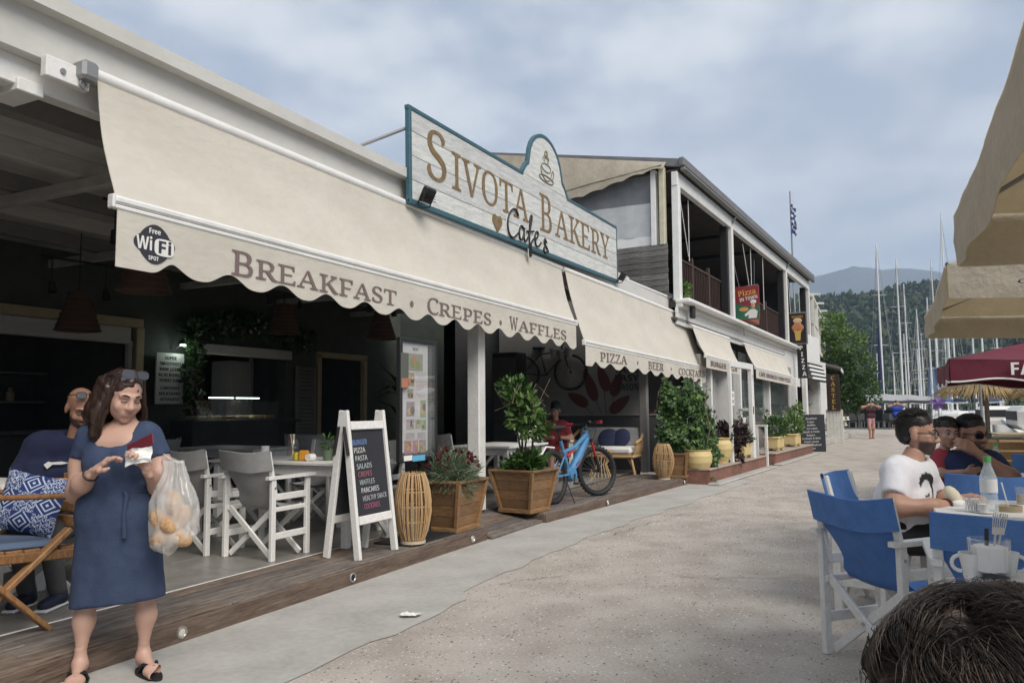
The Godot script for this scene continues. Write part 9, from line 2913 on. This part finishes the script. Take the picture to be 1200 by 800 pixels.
func build_father_and_child() -> void:
	var at := Vector3(0.556, 0, -7.17)
	var o := person("man in dark sunglasses and a dotted navy shirt, an arm raised to the child", at)
	var base := C(0.40, 0.225, 0.155)
	var tint := func(_p: Vector3) -> Color: return base
	var sk := Flesh.new()
	var b := Blob.new(Vector3(-0.36, 0.0, -0.25), Vector3(0.42, 1.10, 0.56), 0.015, 40.0)
	bones(b, [[-0.18, 0.88, 0.02, 0.05, 0.74, 0.26, 0.062, 0.054], [0.12, 0.835, 0.32, -0.075, 1.01, 0.24, 0.052, 0.034], [0.05, 0.74, 0.26, 0.12, 0.835, 0.32, 0.054, 0.052], [0.22, 0.88, 0.0, 0.30, 0.70, 0.14, 0.060, 0.052], [0.30, 0.70, 0.14, 0.12, 0.77, 0.36, 0.05, 0.034],
		[0.015, 0.92, 0.0, 0.02, 1.03, 0.02, 0.062, 0.060], [0.02, 0.86, 0.0, 0.02, 0.6, 0.0, 0.12, 0.12], [-0.10, 0.50, 0.05, -0.06, 0.50, 0.46, 0.09, 0.065], [-0.06, 0.50, 0.46, -0.06, 0.08, 0.44, 0.06, 0.045], [0.12, 0.50, 0.05, 0.16, 0.50, 0.46, 0.09, 0.065], [0.16, 0.50, 0.46, 0.16, 0.08, 0.44, 0.06, 0.045]])
	b.into(sk, tint)
	var hc := Vector3(0.022, 1.150, 0.03)
	var ht := Basis(Vector3.UP, 0.22) * Basis(Vector3.RIGHT, 0.12)
	add_head(sk, hc, ht, 1.20, 0.0058, tints(base, Color(0.045, 0.030, 0.025, 0.75)), 1.02)
	add_hand(sk, Vector3(-0.075, 1.01, 0.24), Vector3(-0.8, 0.55, -0.1), Vector3(-0.2, -0.3, -0.9), Vector3(0.3, 0.9, 0), [0.35, 0.45, 0.55, 0.6], 1.1, 0.0055, 0.5, tint)
	add_hand(sk, Vector3(0.12, 0.77, 0.36), Vector3(-0.9, 0.1, 0.3), Vector3(0, -1, 0), Vector3(0, 0.2, 1), [0.4, 0.45, 0.5, 0.6], 1.1, 0.006, 0.4, tint)
	put("body", sk.mesh(), skin_mat, o)
	var hair := plain(C(0.010, 0.008, 0.007), 0.5)
	face_bits(o, hc, ht, 1.20, hair, 0.0, 0.0)
	head_hair(o, hc, ht, 1.15, hair, 600, 0.0, 0.025, 37)
	eyeglasses(o, hc + ht * Vector3(0, 0.0, 0.003), ht, 1.20, plain(C(0.01, 0.01, 0.012), 0.08), M.black, "sunglasses")
	var navy := mottled(C(0.012, 0.022, 0.07), C(0.022, 0.036, 0.11), 0.9, 136, Vector3(2.5, 2.5, 2.5), 0.01, 0.3, 0.7, 1.6, null, 0.5, false, 0.02, C(0.25, 0.3, 0.4))
	var d := Blob.new(Vector3(-0.38, 0.46, -0.26), Vector3(0.42, 1.06, 0.42), 0.0145, 44.0)
	bones(d, [[-0.10, 0.90, 0.0, 0.14, 0.90, 0.0, 0.125, 0.125], [-0.10, 0.72, 0.02, 0.13, 0.72, 0.02, 0.15, 0.15], [-0.10, 0.56, 0.04, 0.13, 0.56, 0.04, 0.155, 0.155], [-0.17, 0.895, 0.02, -0.05, 0.80, 0.15, 0.085, 0.085], [0.21, 0.895, 0.0, 0.275, 0.76, 0.09, 0.08, 0.082]])
	d.ball(Vector3(0.02, 1.02, 0.03), Vector3(0.085, 0.055, 0.085), Basis.IDENTITY, true)
	d.ripple(0.009, 8.0, 12)
	cloth(o, "shirt", d, navy)
	var sh := Blob.new(Vector3(-0.3, 0.34, -0.2), Vector3(0.36, 0.68, 0.52), 0.016, 44.0)
	bones(sh, [[-0.09, 0.52, 0.0, -0.07, 0.51, 0.40, 0.115, 0.085], [0.12, 0.52, 0.0, 0.15, 0.51, 0.40, 0.115, 0.085]])
	cloth(o, "trousers", sh, M.grey_dark)
	for q in [-0.06, 0.16]:
		var s_ := Blob.new(Vector3(q - 0.1, -0.01, 0.32), Vector3(q + 0.1, 0.16, 0.72), 0.012, 80.0)
		s_.bone(Vector3(q, 0.055, 0.44), Vector3(q, 0.045, 0.60), 0.048, 0.042)
		cloth(o, "shoe", s_, M.dark_metal)

	var c := person("small child with dark hair in a red top, held against the man in sunglasses", at)
	var cb := C(0.45, 0.27, 0.20)
	var ct := func(_p: Vector3) -> Color: return cb
	var cs := Flesh.new()
	var e := Blob.new(Vector3(-0.42, 0.40, -0.24), Vector3(0.02, 1.08, 0.34), 0.012, 55.0)
	bones(e, [[-0.19, 0.99, -0.04, -0.17, 1.05, -0.02, 0.034, 0.034], [-0.20, 0.95, -0.03, -0.22, 0.75, -0.03, 0.07, 0.075], [-0.24, 0.93, 0.0, -0.29, 0.84, 0.10, 0.030, 0.028], [-0.29, 0.84, 0.10, -0.145, 0.865, 0.20, 0.028, 0.022], [-0.14, 0.92, 0.0, -0.08, 0.93, 0.08, 0.030, 0.025], [-0.24, 0.68, 0.0, -0.28, 0.60, 0.20, 0.05, 0.04], [-0.28, 0.60, 0.20, -0.28, 0.42, 0.18, 0.036, 0.03], [-0.17, 0.68, 0.0, -0.20, 0.60, 0.20, 0.05, 0.04], [-0.20, 0.60, 0.20, -0.20, 0.42, 0.18, 0.036, 0.03]])
	e.into(cs, ct)
	var cc := Vector3(-0.162, 1.150, 0.0)
	var cht := Basis(Vector3.UP, -0.10) * Basis(Vector3.BACK, -0.08)
	add_head(cs, cc, cht, 0.98, 0.0058, tints(cb, Color(0, 0, 0, 0), Color(0.26, 0.09, 0.08, 0.6)), 1.08)
	add_hand(cs, Vector3(-0.145, 0.865, 0.20), Vector3(1, 0.05, 0.1), Vector3(0, -0.2, -1), Vector3(0, 1, 0), [0.2, 0.25, 0.3, 0.3], 0.75, 0.0048, 0.3, ct)
	put("body", cs.mesh(), skin_mat, c)
	face_bits(c, cc, cht, 0.98, hair, 0.0, 0.9)
	head_hair(c, cc, cht, 0.97, hair, 500, 0.006, 0.04, 41)
	var td := Blob.new(Vector3(-0.38, 0.60, -0.2), Vector3(0.0, 1.06, 0.2), 0.012, 60.0)
	bones(td, [[-0.20, 0.955, -0.03, -0.22, 0.72, -0.02, 0.082, 0.088], [-0.235, 0.94, -0.01, -0.275, 0.87, 0.06, 0.042, 0.042], [-0.15, 0.94, -0.01, -0.115, 0.925, 0.05, 0.042, 0.04]])
	td.ripple(0.006, 12.0, 3)
	cloth(c, "top", td, mottled(C(0.24, 0.02, 0.035), C(0.42, 0.06, 0.08), 0.9, 137, Vector3(5, 5, 5), 0.02, 0.06, 0.4, 2.0))

func build_edge_people() -> void:
	# someone at the right edge: a bare upper arm reaches into the picture
	var o := person("person with a bare arm at the right edge of the terrace table", Vector3(1.02, 0, -6.73))
	var base := C(0.42, 0.23, 0.16)
	var tint := func(_p: Vector3) -> Color: return base
	var sk := Flesh.new()
	var b := Blob.new(Vector3(-0.50, 0.0, -0.25), Vector3(0.30, 1.10, 0.46), 0.015, 40.0)
	bones(b, [[-0.10, 0.93, 0.10, -0.17, 0.72, 0.22, 0.072, 0.060], [-0.17, 0.72, 0.22, -0.36, 0.76, 0.16, 0.052, 0.034], [0.10, 0.93, -0.12, 0.02, 0.74, -0.14, 0.065, 0.055], [0.02, 0.74, -0.14, -0.22, 0.77, -0.06, 0.05, 0.034], [0.02, 0.94, 0.0, 0.0, 1.06, 0.0, 0.06, 0.056], [0.02, 0.90, 0.0, 0.04, 0.55, 0.0, 0.14, 0.15], [0.05, 0.50, 0.09, -0.36, 0.50, 0.10, 0.09, 0.065], [-0.36, 0.50, 0.10, -0.36, 0.08, 0.10, 0.06, 0.045], [0.05, 0.50, -0.09, -0.36, 0.50, -0.08, 0.09, 0.065], [-0.36, 0.50, -0.08, -0.36, 0.08, -0.08, 0.06, 0.045]])
	b.into(sk, tint)
	var hc := Vector3(0.0, 1.20, 0.0)
	var ht := Basis(Vector3.UP, -1.2)
	add_head(sk, hc, ht, 1.12, 0.009, tints(base))
	add_hand(sk, Vector3(-0.36, 0.76, 0.16), Vector3(-1, 0.0, -0.1), Vector3(0, -1, 0), Vector3(0, 0.1, -1), [0.3, 0.35, 0.4, 0.5], 1.05, 0.007, 0.3, tint)
	put("body", sk.mesh(), skin_mat, o)
	var hair := plain(C(0.02, 0.014, 0.01), 0.5)
	face_bits(o, hc, ht, 1.12, hair, 0.0, 0.8)
	head_hair(o, hc, ht, 1.12, hair, 200, 0.01, 0.05, 43)
	var d := Blob.new(Vector3(-0.3, 0.36, -0.3), Vector3(0.3, 1.02, 0.3), 0.016, 44.0)
	bones(d, [[0.02, 0.90, 0.06, 0.03, 0.90, -0.07, 0.14, 0.13], [0.04, 0.70, 0.06, 0.04, 0.70, -0.06, 0.165, 0.16], [0.04, 0.54, 0.08, -0.20, 0.51, 0.09, 0.13, 0.11], [0.04, 0.54, -0.08, -0.20, 0.51, -0.08, 0.13, 0.11]])
	cloth(o, "dress", d, M.black)

	# the head of tousled dark hair close to the camera
	var h := person("person seen from behind, tousled dark brown hair filling the bottom right corner", Vector3(0.115, 0.005, -1.28))
	var s2 := Flesh.new()
	var g := Blob.new(Vector3(-0.34, 0.0, -0.62), Vector3(0.34, 0.95, 0.22), 0.02, 36.0)
	bones(g, [[-0.12, 0.66, 0.0, 0.12, 0.66, 0.0, 0.10, 0.10], [0, 0.66, 0.0, 0, 0.90, -0.01, 0.06, 0.055], [-0.18, 0.66, 0.0, -0.22, 0.52, -0.06, 0.05, 0.045], [-0.22, 0.52, -0.06, -0.06, 0.54, -0.28, 0.045, 0.03], [0.18, 0.66, 0.0, 0.22, 0.52, -0.06, 0.05, 0.045], [0.22, 0.52, -0.06, 0.06, 0.54, -0.28, 0.045, 0.03], [-0.08, 0.51, 0.0, -0.09, 0.51, -0.38, 0.075, 0.055], [-0.09, 0.51, -0.38, -0.09, 0.05, -0.36, 0.052, 0.04], [0.08, 0.51, 0.0, 0.09, 0.51, -0.38, 0.075, 0.055], [0.09, 0.51, -0.38, 0.09, 0.05, -0.36, 0.052, 0.04], [-0.09, 0.04, -0.36, -0.09, 0.03, -0.50, 0.036, 0.028], [0.09, 0.04, -0.36, 0.09, 0.03, -0.50, 0.036, 0.028]])
	g.into(s2, tint)
	var c2 := Vector3(0.0, 1.0, 0.0)
	add_head(s2, c2, Basis(Vector3.UP, PI), 0.98, 0.010, tints(base))
	put("body", s2.mesh(), skin_mat, h)
	var t2 := Blob.new(Vector3(-0.32, 0.34, -0.40), Vector3(0.32, 0.84, 0.22), 0.02, 40.0)
	bones(t2, [[-0.12, 0.68, 0.0, 0.12, 0.68, 0.0, 0.11, 0.11], [-0.08, 0.57, 0.0, 0.08, 0.57, 0.0, 0.12, 0.12], [-0.08, 0.52, 0.0, -0.09, 0.52, -0.26, 0.095, 0.075], [0.08, 0.52, 0.0, 0.09, 0.52, -0.26, 0.095, 0.075], [-0.18, 0.68, 0.0, -0.215, 0.54, -0.03, 0.066, 0.066], [0.18, 0.68, 0.0, 0.215, 0.54, -0.03, 0.066, 0.066]])
	cloth(h, "clothes", t2, M.grey_dark)
	director_chair("blue canvas chair under the person with tousled hair", M.blue_cloth, Vector3(0.115, 0, -1.28), 0.454, "blue canvas chairs on the terrace")
	var hb := Blob.new(Vector3(-0.22, 0.76, -0.22), Vector3(0.22, 1.22, 0.22), 0.009, 60.0)
	hb.ball(Vector3(0.0, 0.98, 0.01), Vector3(0.146, 0.136, 0.138))
	hb.ball(Vector3(0.0, 0.90, 0.03), Vector3(0.136, 0.12, 0.11))
	hb.ripple(0.022, 13.0, 8)
	var hm := mottled(C(0.055, 0.041, 0.032), C(0.19, 0.142, 0.112), 0.5, 138, Vector3(9, 9, 9), 0.03, 0.1, 0.5, 1.8, null, 0.5, false, 0.0, Color.WHITE, 256)
	cloth(h, "hair", hb, hm)
	var r := RandomNumberGenerator.new()
	r.seed = 5
	var nz := FastNoiseLite.new()
	nz.seed = 17
	nz.frequency = 1.6
	for pass_ in 3:
		var mat: Material = tinted(hm, [Color(1, 1, 1), Color(0.6, 0.58, 0.58), Color(1.0, 0.9, 0.8)][pass_])
		strands(h, [7500, 5500, 2600][pass_], func(_t: float) -> Array:
			# locks: neighbours run the same way over the skull and lift towards their tips
			var lock := Vector3(r.randfn(), r.randfn() * 0.8 + 0.35, r.randfn()).normalized()
			lock = (lock * 4.5).round() / 4.5
			var d0 := (lock.normalized() + Vector3(r.randfn(), r.randfn(), r.randfn()) * 0.085).normalized()
			var fl := Vector3(nz.get_noise_3dv(lock * 0.5), nz.get_noise_3dv(lock * 0.5 + Vector3(7, 0, 0)) - 0.12, nz.get_noise_3dv(lock * 0.5 + Vector3(0, 9, 0))) * 2.0 + Vector3(0.35, -0.55 + 0.3 * d0.y, 0.1)
			fl += Vector3(r.randfn(), r.randfn(), r.randfn()) * 0.05
			var curl := nz.get_noise_3dv(lock * 1.7 + Vector3(3, 3, 3)) * 3.0
			var l := r.randf_range(0.055, 0.10)
			var hd := d0
			var base_l := 1.0 + 0.20 * nz.get_noise_3dv(lock * 0.9)
			var pp := []
			for i in 6:
				var t := i / 5.0
				var lift := base_l + 0.02 + 0.11 * sin(t * 2.9) + 0.015 * r.randf()
				pp.append(Vector3(0.0, 0.975, 0.01) + hd * Vector3(0.146, 0.136, 0.138) * lift)
				var gd := (fl - hd * fl.dot(hd)).normalized().rotated(hd, curl * (t - 0.2))
				hd = (hd + gd * l / 0.128 / 5.0).normalized()
			return pp, mat, 0.0011, "hair_strands", 2)

func build_far_people() -> void:
	var rows := [["distant man in a maroon shirt and pink shorts with hands to his head", Vector3(-0.70, 0, -35.6), C(0.045, 0.012, 0.02), C(0.42, 0.24, 0.27), 0.90], ["distant man in a bright blue shirt, arms raised to his head, under the grey canopy", Vector3(0.30, 0, -39.0), C(0.015, 0.05, 0.30), C(0.10, 0.10, 0.11), 0.92]]
	for q in rows:
		var o := person(q[0], q[1])
		var k: float = q[4]
		var base := C(0.36, 0.19, 0.13)
		var sk := Flesh.new()
		var b := Blob.new(Vector3(-0.5, 0.0, -0.25) * k, Vector3(0.5, 1.62, 0.3) * k, 0.02, 36.0)
		for l in [[-0.09, 0.06, 0.06, -0.10, 0.48, 0.04, 0.045, 0.06], [-0.10, 0.48, 0.04, -0.09, 0.86, 0.0, 0.062, 0.085], [0.10, 0.06, -0.08, 0.10, 0.48, -0.02, 0.045, 0.06], [0.10, 0.48, -0.02, 0.09, 0.86, 0.0, 0.062, 0.085], [-0.09, 0.04, 0.05, -0.10, 0.03, 0.18, 0.04, 0.03], [0.10, 0.04, -0.09, 0.11, 0.03, 0.05, 0.04, 0.03], [-0.18, 1.38, 0.0, -0.42, 1.46, 0.05, 0.055, 0.045], [-0.42, 1.46, 0.05, -0.14, 1.54, 0.08, 0.045, 0.032], [0.18, 1.38, 0.0, 0.42, 1.46, 0.05, 0.055, 0.045], [0.42, 1.46, 0.05, 0.14, 1.54, 0.08, 0.045, 0.032], [0.0, 1.40, 0.0, 0.0, 1.50, 0.0, 0.06, 0.055]]:
			b.bone(Vector3(l[0], l[1], l[2]) * k, Vector3(l[3], l[4], l[5]) * k, l[6] * k, l[7] * k)
		b.into(sk, func(_p: Vector3) -> Color: return base)
		var hc := Vector3(0, 1.60, 0.02) * k
		add_head(sk, hc, Basis.IDENTITY, 1.0, 0.013, tints(base))
		for sx in [-1.0, 1.0]:
			add_hand(sk, Vector3(0.14 * sx, 1.54, 0.08) * k, Vector3(-0.8 * sx, 0.5, 0), Vector3(0, -0.3, -1), Vector3(0, 1, 0.2), [0.3, 0.3, 0.35, 0.4], 0.95, 0.012, 0.3, func(_p: Vector3) -> Color: return base)
		put("body", sk.mesh(), skin_mat, o)
		head_hair(o, hc, Basis.IDENTITY, 1.0, M.dark_metal, 30, 0.004, 0.03, 47)
		var d := Blob.new(Vector3(-0.4, 0.8, -0.25) * k, Vector3(0.4, 1.56, 0.25) * k, 0.02, 40.0)
		for l in [[-0.12, 1.33, 0.0, 0.12, 1.33, 0.0, 0.12, 0.12], [-0.10, 1.05, 0.0, 0.10, 1.05, 0.0, 0.13, 0.13], [-0.17, 1.38, 0.0, -0.30, 1.42, 0.03, 0.075, 0.07], [0.17, 1.38, 0.0, 0.30, 1.42, 0.03, 0.075, 0.07]]:
			d.bone(Vector3(l[0], l[1], l[2]) * k, Vector3(l[3], l[4], l[5]) * k, l[6] * k, l[7] * k)
		cloth(o, "shirt", d, plain(q[2], 0.9))
		var s_ := Blob.new(Vector3(-0.3, 0.45, -0.25) * k, Vector3(0.3, 1.05, 0.25) * k, 0.02, 40.0)
		for l in [[-0.09, 0.92, 0.0, -0.10, 0.58, 0.03, 0.11, 0.10], [0.09, 0.92, 0.0, 0.10, 0.58, -0.02, 0.11, 0.10]]:
			s_.bone(Vector3(l[0], l[1], l[2]) * k, Vector3(l[3], l[4], l[5]) * k, l[6] * 0.8 * k, l[7] * 0.75 * k)
		cloth(o, "shorts", s_, plain(q[3], 0.9))
	# guest seated in the shade behind the bicycle
	var g := person("dark haired guest in a red shirt seated in the shade behind the bicycle", Vector3(-5.25, 0.14, -12.45))
	var gb := C(0.33, 0.18, 0.12)
	var gt := func(_p: Vector3) -> Color: return gb
	var gs := Flesh.new()
	var e := Blob.new(Vector3(-0.36, 0.0, -0.4), Vector3(0.36, 1.16, 0.5), 0.018, 40.0)
	bones(e, [[-0.18, 0.93, 0.0, -0.26, 0.72, 0.08, 0.052, 0.046], [-0.26, 0.72, 0.08, -0.06, 0.74, 0.28, 0.045, 0.032], [0.18, 0.93, 0.0, 0.26, 0.72, 0.08, 0.052, 0.046], [0.26, 0.72, 0.08, 0.08, 0.74, 0.28, 0.045, 0.032], [0, 0.94, 0, 0.0, 1.08, 0.01, 0.058, 0.054], [-0.09, 0.47, 0.0, -0.10, 0.48, 0.40, 0.085, 0.06], [-0.10, 0.48, 0.40, -0.10, 0.06, 0.40, 0.056, 0.042], [0.09, 0.47, 0.0, 0.10, 0.48, 0.40, 0.085, 0.06], [0.10, 0.48, 0.40, 0.10, 0.06, 0.40, 0.056, 0.042]])
	e.into(gs, gt)
	var gc := Vector3(0.0, 1.20, 0.03)
	var gh := Basis(Vector3.UP, -0.5) * Basis(Vector3.RIGHT, 0.2)
	add_head(gs, gc, gh, 1.05, 0.0085, tints(gb))
	put("body", gs.mesh(), skin_mat, g)
	face_bits(g, gc, gh, 1.05, M.black, 0.0, 0.6)
	head_hair(g, gc, gh, 1.05, M.black, 260, 0.022, 0.05, 51)
	var gd := Blob.new(Vector3(-0.32, 0.4, -0.25), Vector3(0.32, 1.06, 0.3), 0.018, 44.0)
	bones(gd, [[-0.10, 0.93, 0.0, 0.10, 0.93, 0.0, 0.115, 0.115], [-0.08, 0.70, 0.02, 0.08, 0.70, 0.02, 0.13, 0.13], [-0.08, 0.52, 0.02, 0.08, 0.52, 0.02, 0.135, 0.135], [-0.17, 0.93, 0.0, -0.22, 0.80, 0.05, 0.07, 0.07], [0.17, 0.93, 0.0, 0.22, 0.80, 0.05, 0.07, 0.07]])
	cloth(g, "shirt", gd, plain(C(0.16, 0.015, 0.02), 0.9))
	director_chair("white framed chair under the red shirted guest behind the bicycle", M.grey_cloth, Vector3(-5.25, 0.141, -12.45), PI + 0.454, "grey canvas chairs at the bakery")
